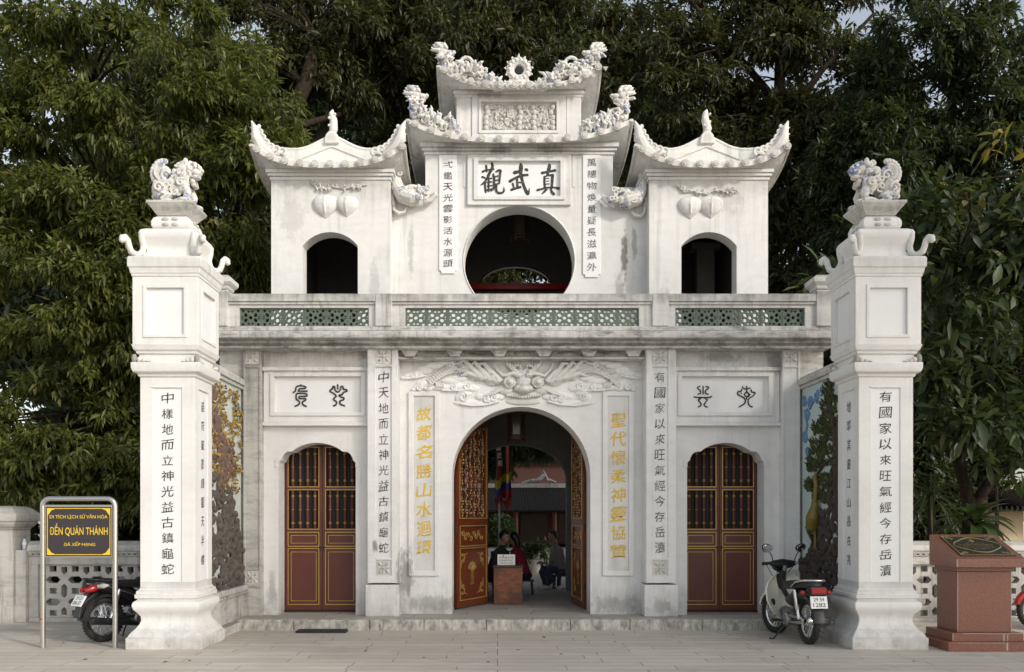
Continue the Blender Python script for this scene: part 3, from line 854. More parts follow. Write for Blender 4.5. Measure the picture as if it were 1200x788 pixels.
# relief of a beast's face between clouds over the arch
def rp(x, y, Y=13.02): return (gu(440+x/3.53, Y), uz(380+y/3.53, Y))
def relief_half(fn):
    return fn
RV = .10
q = MB()
def ell(x, y, rx, ry, d=.05, dv=0):
    u, z = rp(x, y); k = 13.02/F/3.53
    q.sphere((u, RV+dv, z), (rx*k, d, ry*k), 12, 8)
for sx in (-1, 1):
    def px_(x): return 613+sx*x
    ell(px_(58), 243, 26, 22, .10, -.03); ell(px_(58), 243, 15, 14, .13, -.03)
    ell(px_(20), 268, 22, 16, .10, -.03); ell(px_(75), 275, 38, 20, .07); ell(px_(40), 292, 40, 14, .06)
    for pts, r0 in (([(10,215),(45,205),(85,215),(110,190),(125,160)], 12), ([(20,200),(50,185),(70,165),(68,150)], 9)):
        q.tube([(rp(px_(x), y)[0], RV-.05, rp(px_(x), y)[1]) for x, y in pts], [r0*.0036*(1-.18*i) for i in range(len(pts))], 7)
    for k in range(9):                               # flame-like mane
        t = k/8
        a = (95+85*t, 240-20*t); b = (135+110*t, 195+30*math.sin(k*2.1)-18*t); c = (175+120*t, 160+62*t*(k%2)+10*t)
        q.tube([(rp(px_(a[0]), a[1])[0], RV-.03, rp(px_(a[0]), a[1])[1]), (rp(px_(b[0]), b[1])[0], RV-.045, rp(px_(b[0]), b[1])[1]), (rp(px_(c[0]), c[1])[0], RV-.02, rp(px_(c[0]), c[1])[1])], [.055, .038, .010], 7)
    for k in range(14):                              # scaled body arching out behind the mane
        t = k/13
        x = 205+195*t; y = 232-55*math.sin(math.pi*(t*.85+.12)) + 28*t
        ell(px_(x), y, 25-8*t, 24-8*t, .055-.015*t)
    for k in range(4):
        u, z = rp(px_(362-k*9), 258); q.spike((u, RV-.03, z+.05), (u-.02*sx, RV-.06, z-.04), .022)
    for k in range(5):
        u, z = rp(px_(12+k*11), 175-6*k%9); q.spike((u, RV-.06, z-.03), (u+.01*sx, RV-.06, z+.055), .02)
    for k in range(22):                              # scales and barbs along the body
        t = k/21; x = 200+190*t; y = 232-55*math.sin(math.pi*(t*.85+.12)) + 28*t
        for e in (-1, 0, 1):
            u, z = rp(px_(x+4*e), y+10*e); q.sphere((u, RV-.052+.014*t, z), (.016, .016, .016), 7, 5)
        u, z = rp(px_(x), y-18); u2, z2 = rp(px_(x+14), y-30); q.spike((u, RV-.02, z), (u2, RV-.045, z2), .02)
    for k in range(6):
        u, z = rp(px_(70+9*k), 262+5*k); u2, z2 = rp(px_(105+16*k), 258+9*k); q.tube([(u, RV-.055, z), (u2, RV-.03, z2)], [.018, .005], 6)
    for (x, y, r) in ((58, 243, 22), (22, 268, 10)):
        u, z = rp(px_(x), y); q.torus((u, RV-.10, z), r*.0036, .008, 18, 6)
    for k in range(7):
        u, z = rp(px_(8+k*10), 305-k*1.5); q.sphere((u, RV-.055, z), (.012, .02, .016), 7, 5)
    ell(px_(125), 232, 40, 26, .06); ell(px_(118), 236, 20, 14, .08)
ell(613, 245, 34, 40, .09); ell(613, 272, 30, 20, .15, -.03); ell(613, 205, 45, 28, .07); ell(613, 300, 55, 12, .05); ell(613, 320, 78, 16, .035)
gp('beast_relief', q, 'dragon', remesh=.0085, lap=1)
q = MB()
for sx in (-1, 1):
    def px_(x): return 613+sx*x
    for (x, y, rx, ry) in ((498,222,15,9),(470,212,30,16),(440,205,30,20),(410,190,35,20),(370,170,40,16),(330,160,45,12),(300,158,25,14),
                           (440,262,22,14),(420,250,30,22),(455,270,14,10),(395,262,25,16),
                           (330,262,70,14),(280,258,40,18),(230,265,50,18),(300,235,45,14),(265,225,35,12),
                           (262,305,24,22),(235,325,60,14),(190,330,55,12),(140,318,45,16),(110,300,35,16),(145,290,35,14),(175,300,30,14),(245,285,32,16)):
        ell(px_(x), y, rx, ry, .04)
    for (x, y, r) in ((250,302,13),(432,262,10),(125,305,11),(235,258,11),(455,212,9),(300,168,9),(155,312,9),(290,262,9)):
        u, z = rp(px_(x), y); q.curl((u, RV-.045, z), r*.0036*1.5, 1.4, 1.2, .012, sx)
    for pts in ([(262,330),(215,338),(150,334),(100,320)], [(490,225),(450,224),(400,212)], [(340,274),(270,276),(210,270)]):
        q.tube([(rp(px_(x), y)[0], RV-.035, rp(px_(x), y)[1]) for x, y in pts], .013, 6)
gp('cloud_relief', q, 'cloud', remesh=.0085, lap=1)
# ------------------------------------------------------------------ upper storey
VT, VC, VB = 14.0-YG, 14.3-YG, 14.6-YG           # fronts of side towers, centre block, top box
def seg_arch(c, hw, zb, zs, zt, n=12):
    h = zt-zs; r = (hw*hw+h*h)/(2*h); a = math.degrees(math.asin(hw/r))
    return [(c-hw, zb)] + arcpts(c, zt-r, r, r, 90+a, 90-a, n) + [(c+hw, zb)]
for s in (-1, 1):
    u0, u1 = sorted((s*2.05, s*3.93))
    q = MB(); plate(q, rect(u0, u1, 4.28, 7.06), [seg_arch(s*2.997, .438, 4.30, 5.86, 6.08)], VT, VT+.30)
    t_ = gp('tower_wall', q, 'tower')
    q = MB(); q.box(u0, u0+.25, VT+.30, VT+2.6, 4.28, 7.06); q.box(u1-.25, u1, VT+.30, VT+2.6, 4.28, 7.06); q.box(u0+.25, u1-.25, VT+2.35, VT+2.6, 4.28, 7.06)
    gp('tower_side', q, 'tower', t_)
    q = MB(); q.box(u0+.25, u1-.25, VT+2.30, VT+2.345, 4.28, 6.9); q.box(u0+.252, u0+.262, VT+.3, VT+2.3, 4.28, 6.9); q.box(u1-.262, u1-.252, VT+.3, VT+2.3, 4.28, 6.9); q.box(u0+.26, u1-.26, VT+.3, VT+2.3, 6.75, 6.8)
    if s > 0: q.box(u0+1.05, u0+1.35, VT+1.3, VT+1.5, 4.28, 6.2); q.box(u0+.95, u0+1.45, VT+1.25, VT+1.55, 6.2, 6.3)
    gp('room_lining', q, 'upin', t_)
    # cornice
    q = MB()
    for dz, h, o in ((6.90, .05, .02), (6.953, .045, .05), (7.0, .055, .075)):
        q.box(u0-o, u1+o, VT-o, VT+2.6+o, dz, dz+h)
    gp('tower_cornice', q, 'wall_up', t_, bevel=.008)

def eave_loop(u0, u1, v0, v1, z, ov, lift, n=14, flare=.0, dz=0, side_flare=.6):
    """closed eave outline: lifts and pushes out towards each corner"""
    P = []
    def side(a, b, nx, ny):
        for i in range(n):
            t = i/n; k = abs(2*t-1)**3.2
            x = a[0]+(b[0]-a[0])*t; y = a[1]+(b[1]-a[1])*t
            P.append((x, y, z+lift*k+dz))
    a, b, c, d = (u0-ov, v0-ov*1.1), (u1+ov, v0-ov*1.1), (u1+ov, v1+ov), (u0-ov, v1+ov)
    side(a, b, 0, -1); side(b, c, 1, 0); side(c, d, 0, 1); side(d, a, -1, 0)
    return P
def roof(u0, u1, v0, v1, ze, zc, ov, lift, ridge_h, nt, front_depth, part='roof', drip=False):
    """soffit, eave edge, tile slope and round tile ends"""
    n = 16
    A = eave_loop(u0, u1, v0, v1, zc, .06, 0, n)
    Bm = eave_loop(u0, u1, v0, v1, ze-.02, ov*.62, lift*.45, n)
    C = eave_loop(u0, u1, v0, v1, ze-.045, ov*.97, lift, n)
    D = eave_loop(u0, u1, v0, v1, ze+.03, ov, lift, n)
    cx, cy = (u0+u1)/2, (v0+v1)/2
    q = MB(); q.loft([A, Bm, C], cap=False)
    rf = gp(part, q, 'soffit', smooth=30)
    def inset(Lp, k, dz): return [(cx+(x-cx)*k, cy+(y-cy)*k, ze+dz+(z-ze)*(k**2)*.9) for x, y, z in Lp]
    q = MB(); q.loft([C, D, inset(D, .93, ridge_h*.16), inset(D, .72, ridge_h*.45), inset(D, .45, ridge_h*.8), inset(D, .12, ridge_h)], cap=False)
    q.add(inset(D, .12, ridge_h), [tuple(range(len(D)))])
    gp('roof_slope', q, 'roofw', rf, smooth=50)
    # tile ends along the eave
    q = MB(); E = eave_loop(u0, u1, v0, v1, ze, ov+.012, lift, 60)
    per = [Vector(p) for p in E]
    acc = 0; last = per[0]; st = (u1-u0+2*ov)/nt; k = 0; nxt = st*.5
    m = len(per)
    for i in range(1, m+1):
        p = per[i % m]; d = (p-last).length
        while acc+d >= nxt:
            t = (nxt-acc)/d; c = last.lerp(p, t)
            sdx, sdy = (0, -1)
            onf = i <= 60; onr = 60 < i <= 120; onb = 120 < i <= 180
            r = .056 if ze < 8 or True else .05
            r = .058
            if onf or onb: q.prism([(c.x+r*math.cos(2*math.pi*j/12), c.z+r*math.sin(2*math.pi*j/12)) for j in range(12)], c.y-.03, c.y+.03); q.disc((c.x, c.y-.032, c.z), r*.6, .02, 10); q.tube([(c.x, c.y+.02, c.z), (c.x, c.y+.22, c.z+.09)], r*.8, 8)
            # drip between
            if onf and drip:
                q.prism([(c.x+st*.5-.042, c.z+.01), (c.x+st*.5+.042, c.z+.01), (c.x+st*.5, c.z-.055)], c.y-.012, c.y+.02)
            nxt += st
        acc += d; last = p
    for a_, b_ in ((60, 121), (180, 241)):           # the side eaves end in a plain rolled edge
        q.tube([E[i % 240] for i in range(a_, b_)], .035, 8)
    gp('eave_tiles', q, 'tile', rf, smooth=40)
    return rf

# side tower roofs
for s in (-1, 1):
    u0, u1 = sorted((s*2.05, s*3.93)); c = s*2.99
    rf = roof(u0, u1, VT, VT+2.6, 7.045, 7.055, .235, .30, .40, 10, 0)
    # plastered gable standing on the slope, its top line dipping and then rising to the middle
    Yg = 14.12; v = Yg-YG
    def gl(dx, py): return (c+dx, uz(py, Yg))
    half = [(1.04, 170.5), (.94, 173), (.82, 174.8), (.68, 175.7), (.54, 175.6), (.44, 174.2), (.36, 172.2), (.28, 169.5), (.19, 166), (.10, 162.6), (.03, 160.5)]
    pts = [gl(-x, y) for x, y in half] + [gl(x, y) for x, y in half[::-1]]
    body = pts + [(c+1.02, 7.08), (c-1.02, 7.08)]
    q = MB(); q.prism(body, v, v+2.2)
    gb = gp('gable', q, 'roofw', rf, bevel=.012)
    q = MB()
    q.tube([(x, v+.02, z+.008) for x, z in pts], .03, 8)
    q.tube([gl(-.52, 187)[:1]+(v-.008,)+gl(-.52, 187)[1:], (c, v-.008, gl(0, 172)[1]), (c+.52, v-.008, gl(0, 187)[1])], .016, 6)
    gp('gable_moulding', q, 'roofw', gb, smooth=50)
    q = MB(); zt = gl(0, 162)[1]
    q.prism([(c-.12, zt-.10), (c+.12, zt-.10), (c+.10, zt+.03), (c+.05, zt+.09), (c-.05, zt+.09), (c-.10, zt+.03)], v-.05, v+.12)
    q.tube([(c-.01, v+.03, zt+.05), (c+.02, v+.03, zt+.16), (c-.02*s, v+.03, zt+.30), (c-.015, v+.03, zt+.41), (c+.01, v+.03, zt+.47)], [.055, .068, .062, .045, .012], 10)
    for k in range(5): q.sphere((c+.05*(-1)**k, v-.01, zt+.14+.06*k), .022, 8, 6)
    gp('finial', q, 'sculpt', gb, remesh=.012, lap=1)
    # horns at the front and rear corners
    for d in (-1, 1):
        for vv, sg in ((VT-.235, 1), (VT+2.6+.2, -1)):
            ue = c+d*(.94+.21); z0 = 7.30
            q = MB()
            path = [(ue-d*.42, vv+sg*.20, z0-.12), (ue-d*.24, vv+sg*.14, z0-.06), (ue-d*.10, vv+sg*.09, z0+.05), (ue-d*.02, vv+sg*.06, z0+.20), (ue, vv+sg*.05, z0+.34), (ue+d*.05, vv+sg*.05, z0+.46)]
            q.tube(path, [.10, .115, .105, .085, .055, .012], 9)
            for k, (ix, iz) in enumerate(((-.42, -.015), (-.33, .02), (-.245, .065), (-.175, .135), (-.125, .215), (-.09, .30), (-.06, .38))):
                rr_ = .07-.007*k
                q.curl((ue+d*ix+0, vv+sg*.06, z0+iz), rr_, 1.25, R(250) if d > 0 else R(-70), .026-.0018*k, -d)
                q.tube([(ue+d*ix, vv+sg*.06, z0+iz-.02), (ue+d*(ix+.10), vv+sg*.06, z0+iz-.045)], .024, 6)
            for k in range(4):
                q.spike((ue-d*.02, vv+sg*.06, z0+.0+.1*k), (ue+d*.09, vv+sg*.03, z0+.06+.1*k), .025)
            gp('corner_horn', q, 'sculpt', rf, remesh=.0105, lap=1)

# centre block
q = MB()
RM, ZM = .89, 5.71
plate(q, rect(-2.06, 2.06, 4.28, 6.90) if False else [(-2.06,4.28),(2.06,4.28),(2.06,6.90),(1.515,6.90),(1.515,7.60),(-1.515,7.60),(-1.515,6.90),(-2.06,6.90)], [arcpts(0, ZM, RM, RM, 0, 354, 59)], VC, VC+.42)
cb = gp('centre_wall', q, 'wall_up')
q = MB(); q.box(-1.515, -1.25, VC+.42, VC+2.7, 4.28, 7.60); q.box(1.25, 1.515, VC+.42, VC+2.7, 4.28, 7.60)
plate(q, rect(-1.25, 1.25, 4.28, 7.60), [[(-.72, 6.07)] + arcpts(0, 6.07, .72, .40, 180, 0, 18) + [(.72, 6.07)][:0]], VC+2.9, VC+3.15)
q.box(-1.515, -1.25, VC+2.7, VC+3.15, 4.28, 7.6); q.box(1.25, 1.515, VC+2.7, VC+3.15, 4.28, 7.6)
gp('centre_side', q, 'wall_up', cb)
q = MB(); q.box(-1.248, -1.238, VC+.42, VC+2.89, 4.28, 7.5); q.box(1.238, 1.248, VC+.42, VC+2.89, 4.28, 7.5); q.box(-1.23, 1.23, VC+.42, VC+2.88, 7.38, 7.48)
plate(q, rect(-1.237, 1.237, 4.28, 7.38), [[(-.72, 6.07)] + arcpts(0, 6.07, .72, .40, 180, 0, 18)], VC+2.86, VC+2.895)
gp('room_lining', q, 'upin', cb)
q = MB()
q.tube([(x, VC+2.93, z) for x, z in arcpts(0, 6.08, .70, .385, 180, 0, 16)], .025, 6)
gp('fan_window', q, 'darkwood', cb)
q = MB(); q.box(-1.23, 1.23, VC+2.70, VC+2.85, 5.95, 6.06); gp('red_beam', q, 'redp', cb)
q = MB(); q.torus((0, VC+.0, ZM), RM+.012, .014, 64, 6); gp('window_moulding', q, 'wall_up', cb, smooth=60)
q = MB()
for dz, h, o in ((7.42, .05, .025), (7.472, .05, .055), (7.524, .07, .085)):
    q.box(-1.515-o, 1.515+o, VC-o, VC+3.15+o, dz, dz+h)
gp('block_cornice', q, 'wall_up', cb, bevel=.008)
# corbel posts at each side of the front (narrow pilaster strips)
q = MB()
for s in (-1, 1): q.box(*sorted((s*.86, s*.90)), VC-.012, VC+.002, 6.9, 7.42)
gp('pilaster_strip', q, 'wall_up', cb)
# plaque
q = MB(); plate(q, rect(-.835, .835, 6.60, 7.41), [rect(-.66, .66, 6.735, 7.30)], VC-.05, VC+.003)
plate(q, rect(-.735, .735, 6.675, 7.355), [rect(-.66, .66, 6.735, 7.30)], VC-.075, VC-.048)
pl = gp('plaque_frame', q, 'wall_up', cb, bevel=B)
q = MB(); q.box(-.665, .665, VC-.015, VC-.0, 6.73, 7.305); gp('plaque_panel', q, 'panel', pl)
q = MB()
ST = {560: [[(190,145,45),(195,200,50),(200,260,40)],[(120,265,50),(200,235,35),(340,215,40)],[(310,100,50),(315,180,60),(260,290,60),(225,350,50)],[(115,370,45),(165,388,35)],[(245,340,50),(190,430,45),(130,500,40),(80,535,15)],
  [(165,480,40),(170,580,42),(180,680,35)],[(245,400,38),(240,520,42),(235,660,38)],[(190,400,28),(300,400,32)],[(200,480,26),(300,470,32)],[(210,555,22),(310,545,28)],[(190,638,36),(340,610,40)],
  [(335,320,42),(352,420,48),(345,545,45)],[(390,265,32),(460,235,45),(488,262,38)],[(480,245,45),(465,380,45),(455,500,34)],[(350,372,32),(450,345,24)],[(350,448,32),(450,430,24)],[(350,520,32),(440,508,28)],
  [(385,525,40),(340,600,45),(290,655,24)],[(400,550,36),(395,640,42),(430,688,42),(510,690,42),(550,650,36),(545,570,10)]],
 593: [[(315,105,36),(325,160,85),(320,300,72),(345,420,62),(390,570,62),(450,695,72),(472,700,55)],[(478,690,50),(488,640,30),(490,590,8)],[(200,282,75),(300,258,55)],[(105,455,64),(200,400,50),(330,345,55),(455,330,50)],[(415,215,36),(438,226,68),(448,232,52)],
  [(245,410,46),(255,590,46)],[(250,482,32),(330,482,32)],[(160,505,40),(185,600,36)],[(138,628,54),(220,600,44),(315,572,48)]],
 624: [[(365,120,54),(360,180,74),(335,280,64),(322,330,44)],[(220,290,58),(340,265,44),(475,240,60)],[(265,365,42),(265,470,48),(272,590,44)],[(262,372,26),(330,342,34),(418,332,50)],[(430,335,62),(420,450,58),(410,590,54)],[(280,402,18),(355,399,18)],[(300,456,16),(355,453,16)],[(300,515,22),(360,510,22)],
  [(270,582,30),(410,582,30)],[(128,634,48),(300,592,30),(450,582,30),(542,600,62)],[(310,612,48),(260,670,44),(214,712,16)],[(392,612,36),(420,680,54),(450,712,62)]]}
for x0, st in ST.items():
    brush(q, st, lambda x: gu(x0+x/17.13, 14.28)-.02, lambda y: uz(186+y/17.13, 14.28), 1, VC-.018)
gp('plaque_inscription', q, 'ink', pl)
CT = {-1: '弌鑑天光雲影活水源頭', 1: '萬穗物煥量疑長滋瀛外'}
for s in (-1, 1):
    u = -1.15 if s < 0 else 1.17; z1 = 7.415; z0 = 5.50 if s < 0 else 5.44; h = .142
    q = MB(); q.prism([(u-h, z1), (u-h, z0+.05), (u-h+.03, z0+.045), (u-h+.04, z0), (u+h-.04, z0), (u+h-.03, z0+.045), (u+h, z0+.05), (u+h, z1)], VC-.022, VC+.002)
    bd = gp('couplet_board', q, 'panel', cb, bevel=.004)
    q = MB(); column(q, CT[s], u, z1-.07 if s < 0 else z1-.03, z0+.07, .15, VC-.026, 0, .6); gp('inscription', q, 'ink' if s < 0 else 'inkgrey', bd)
rf1 = roof(-1.515, 1.515, VC, VC+3.15, 7.555, 7.59, .25, .30, .25, 13, 0)

# top box and its roof
q = MB(); q.box(-1.03, 1.03, VB, VB+1.9, 7.55, 8.60)
tb = gp('top_box', q, 'wall_up', bevel=B)
q = MB(); plate(q, rect(-.77, .77, 7.75, 8.50), [rect(-.62, .62, 7.93, 8.40)], VB-.035, VB+.003); plate(q, rect(-.66, .66, 7.885, 8.445), [rect(-.62, .62, 7.93, 8.40)], VB-.055, VB-.033)
for s in (-1, 1): q.box(*sorted((s*.79, s*1.025)), VB-.015, VB+.003, 7.6, 8.5)
gp('panel_frame', q, 'wall_up', tb, bevel=.005)
q = MB(); rr = random.Random(21)
q.box(-.63, .63, VB-.004, VB+.05, 7.92, 8.41)
for k in range(190):
    x = rr.uniform(-.56, .56); z = rr.uniform(7.97, 8.34); 
    if rr.random() < .5: q.curl((x, VB-.012, z), rr.uniform(.02, .04), 1.2, rr.uniform(0, 6), .011, rr.choice((-1, 1)))
    else: q.sphere((x, VB-.004, z), (rr.uniform(.012, .032), .035, rr.uniform(.012, .032)), 8, 6)
for x in (-.53, .55, .02, .25): 
    for k in range(5): q.sphere((x+rr.uniform(-.02, .02), VB-.01, 7.98+k*.085), (.045, .045, .05), 8, 6)
gp('carved_panel', q, 'relief', tb, remesh=.008, lap=0)
q = MB()
for dz, h, o in ((8.49, .045, .025), (8.537, .06, .05)): q.box(-1.03-o, 1.03+o, VB-o, VB+1.9+o, dz, dz+h)
gp('box_cornice', q, 'wall_up', tb, bevel=.008)
rf2 = roof(-1.03, 1.03, VB, VB+1.9, 8.545, 8.59, .265, .31, .28, 11, 0, drip=True)

# sculpted dragons on the corners of both centre roofs and on the crest
def dragon(pts, rs, d, v, seed, head=True, crest=.10):
    rr = random.Random(seed); q = MB()
    rs = [r*.78 for r in rs]
    q.tube([(x, v+.02*math.sin(i*1.7), z) for i, (x, z) in enumerate(pts)], rs, 10)
    m = len(pts)-1
    def along(t):
        i = min(int(t), m-1); f = t-i
        x = pts[i][0]*(1-f)+pts[i+1][0]*f; z = pts[i][1]*(1-f)+pts[i+1][1]*f; r = rs[i]*(1-f)+rs[i+1]*f
        tx = pts[i+1][0]-pts[i][0]; tz = pts[i+1][1]-pts[i][1]; l = math.hypot(tx, tz); nx, nz = -tz/l, tx/l
        if nz < 0: nx, nz = -nx, -nz
        return x, z, r, tx/l, tz/l, nx, nz
    for k in range(88):                              # chunky locks, scrolls and flames standing proud of the body
        x, z, r, tx, tz, nx, nz = along(rr.random()*m*.95)
        h = rr.uniform(-.75, 1.1)*r
        yv = v-math.sqrt(max(.0009, r*r-min(r, abs(h))**2))-rr.uniform(.0, .03)
        c = (x+nx*h, yv, z+nz*h); p = rr.random()
        if p < .42: q.curl(c, rr.uniform(.038, .062), 1.15, rr.uniform(0, 6), .019, rr.choice((-1, 1)))
        elif p < .62: q.sphere(c, rr.uniform(.025, .042), 8, 6)
        else:
            a = rr.uniform(-.9, .9); ln = rr.uniform(.09, .15)
            dx = nx*math.cos(a)-tx*math.sin(a); dz = nz*math.cos(a)-tz*math.sin(a)
            q.tube([c, (c[0]+dx*ln*.5+.02, yv-.045, c[2]+dz*ln*.5), (c[0]+dx*ln, yv-.02, c[2]+dz*ln)], [.030, .026, .006], 7)
    for k in range(9):
        t = (k+.5)/9*m*.9; i = int(t); f = t-i
        x = pts[i][0]*(1-f)+pts[i+1][0]*f; z = pts[i][1]*(1-f)+pts[i+1][1]*f; r = rs[i]*(1-f)+rs[i+1]*f
        tx = pts[i+1][0]-pts[i][0]; tz = pts[i+1][1]-pts[i][1]; l = math.hypot(tx, tz); nx, nz = -tz/l, tx/l
        if nz < 0: nx, nz = -nx, -nz
        q.spike((x+nx*r*.6, v, z+nz*r*.6), (x+nx*(r+crest*.9)-.03*tx/l, v, z+nz*(r+crest*.9)), .036)
    if head:
        hx, hz = pts[-1]
        q.sphere((hx, v, hz), (.105, .10, .085), 10, 8)
        q.sphere((hx-d*.10, v-.01, hz-.015), (.085, .075, .05), 10, 8); q.sphere((hx-d*.09, v-.01, hz-.075), (.065, .06, .028), 8, 6)
        q.sphere((hx-d*.17, v-.02, hz+.0), (.035, .05, .03), 8, 6)
        for k in range(7):
            a = R(40+25*k) if d > 0 else R(140-25*k)
            a = R(60+18*k) if d < 0 else R(120-18*k)
            q.tube([(hx, v-.03+.02*(k % 3), hz+.02), (hx+.08*math.cos(a), v-.06+.03*(k % 3), hz+.08*math.sin(a)), (hx+.13*math.cos(a)+d*.05, v-.05+.03*(k % 3), hz+.145*math.sin(a)), (hx+.12*math.cos(a)+d*.10, v-.03, hz+.17*math.sin(a))], [.04, .042, .03, .008], 7)
        for k in range(4):
            q.spike((hx+d*.05, v, hz-.05*k), (hx+d*.11, v-.03, hz+.02-.07*k), .04)
        for dv in (-.05, .05): q.sphere((hx-d*.05, v+dv-.03, hz+.055), .03, 8, 6)
    return q
for d in (-1, 1):
    # lower roof corners
    for vv, nm in ((VC-.14, 'front'), (VC+3.2, 'rear')):
        pts = [(d*.98, 7.70), (d*1.12, 7.74), (d*1.28, 7.80), (d*1.44, 7.86), (d*1.58, 7.95), (d*1.67, 8.06), (d*1.70, 8.20), (d*1.655, 8.33)]
        q = dragon(pts, [.11, .19, .215, .205, .17, .13, .09, .10], d, vv+.06, 31+d, True, .11)
        gp('dragon_ornament', q, 'mosaic', rf1, remesh=.0085, lap=0)
    # upper roof corners and the humped body towards the crest
    for vv in (VB-.16, VB+1.95):
        pts = [(d*.26, 8.60), (d*.40, 8.64), (d*.52, 8.72), (d*.68, 8.84), (d*.82, 8.90), (d*.93, 8.83), (d*1.05, 8.84), (d*1.16, 8.94), (d*1.24, 9.06), (d*1.235, 9.19)]
        q = dragon(pts, [.05, .08, .12, .14, .15, .135, .13, .12, .10, .09], d, vv+.1, 47+d, True, .10)
        q.torus((d*.86, vv+.06, 9.0), .10, .03, 18, 8)
        gp('dragon_ornament', q, 'mosaic', rf2, remesh=.0085, lap=0)
# flaming pearl on the crest
q = MB(); vc = VB-.06
q.torus((0, vc, 8.90), .13, .062, 28, 10)
for k in range(16):
    a = R(22.5*k)
    if k in (11, 12, 13): continue
    l = .30 if k == 4 else (.25 if k in (3, 5) else .21)
    q.spike((.14*math.cos(a), vc, 8.90+.14*math.sin(a)), (l*math.cos(a), vc, 8.90+l*math.sin(a)), .042)
for k in range(14):
    a = R(360/14*k); q.sphere((.155*math.cos(a), vc-.05, 8.90+.155*math.sin(a)), .035, 8, 6)
q.tube([(-.42, vc, 8.60), (-.2, vc, 8.66), (0, vc, 8.70), (.2, vc, 8.66), (.42, vc, 8.60)], [.05, .07, .09, .07, .05], 8)
for k in range(8): q.sphere((-.35+.1*k, vc-.05, 8.63+.02*(k % 3)), .045, 8, 6)
for k in range(26):
    a = R(360/26*k+5); r_ = .17 if k % 2 else .205
    q.curl((r_*math.cos(a), vc-.045, 8.90+r_*math.sin(a)), .03, 1.1, a, .010)
gp('flaming_pearl', q, 'sculpt', rf2, remesh=.008, lap=0)
q = MB(); q.disc((0, vc-.02, 8.90), .062, .03, 20); gp('pearl_hole_disc', q, 'blackg', rf2)  # dark disc standing in for the open hole through the pearl

# peaches under the tower cornices
for s in (-1, 1):
    q = MB(); c = s*2.99 + (.0 if s < 0 else -.02); v = VT
    k = 14/F/3.15
    def pp(x, y): return (gu(280+x/3.15, 14) if s < 0 else gu(700+x/3.15, 14), uz(110+y/3.15, 14))
    fruits = [(320, 415, 45, 42), (398, 415, 40, 38)] if s < 0 else [(342, 420, 42, 40), (418, 418, 44, 40)]
    for x, y, rx, ry in fruits:
        a, z = pp(x, y)
        prof = [(1.0, .05), (.93, .42), (.75, .78), (.45, .98), (.1, 1.0), (-.3, .88), (-.65, .62), (-.92, .32), (-1.12, .12), (-1.25, .01)]
        q.loft([[(a+rx*k*1.08*r_*math.cos(t), v+.10*r_*math.sin(t), z+.01+ry*k*.98*h_) for t in [2*math.pi*m_/18 for m_ in range(18)]] for h_, r_ in prof])
        q.tube([(a, v-.10, z+ry*k*.8), (a-.01, v-.105, z), (a, v-.06, z-ry*k*.9)], [.004, .012, .003], 6)
    gp('peach_relief', q, 'wall_up', remesh=.012, lap=3)
    q = MB()
    bx = [(268,330),(290,350),(320,352),(350,345),(390,352),(430,345),(475,338)] if s < 0 else [(295,340),(320,365),(360,360),(400,372),(440,355),(480,365),(508,355)]
    q.tube([(pp(x, y)[0], v-.02, pp(x, y)[1]) for x, y in bx], [.022, .02, .018, .018, .016, .014, .008], 6)
    rr = random.Random(60+s)
    for i in range(26):
        t = rr.random()*(len(bx)-1); j = int(t); f = t-j
        x = bx[j][0]*(1-f)+bx[j+1][0]*f; y = bx[j][1]*(1-f)+bx[j+1][1]*f
        a, z = pp(x, y); an = rr.uniform(-.9, .9)*2; l = rr.uniform(.05, .085)
        q.tube([(a, v-.03, z), (a+l*.5*math.cos(an), v-.045, z+l*.5*math.sin(an)), (a+l*math.cos(an), v-.02, z+l*math.sin(an))], [.006, .020, .004], 6)
    gp('peach_branch', q, 'sculpt', smooth=60)
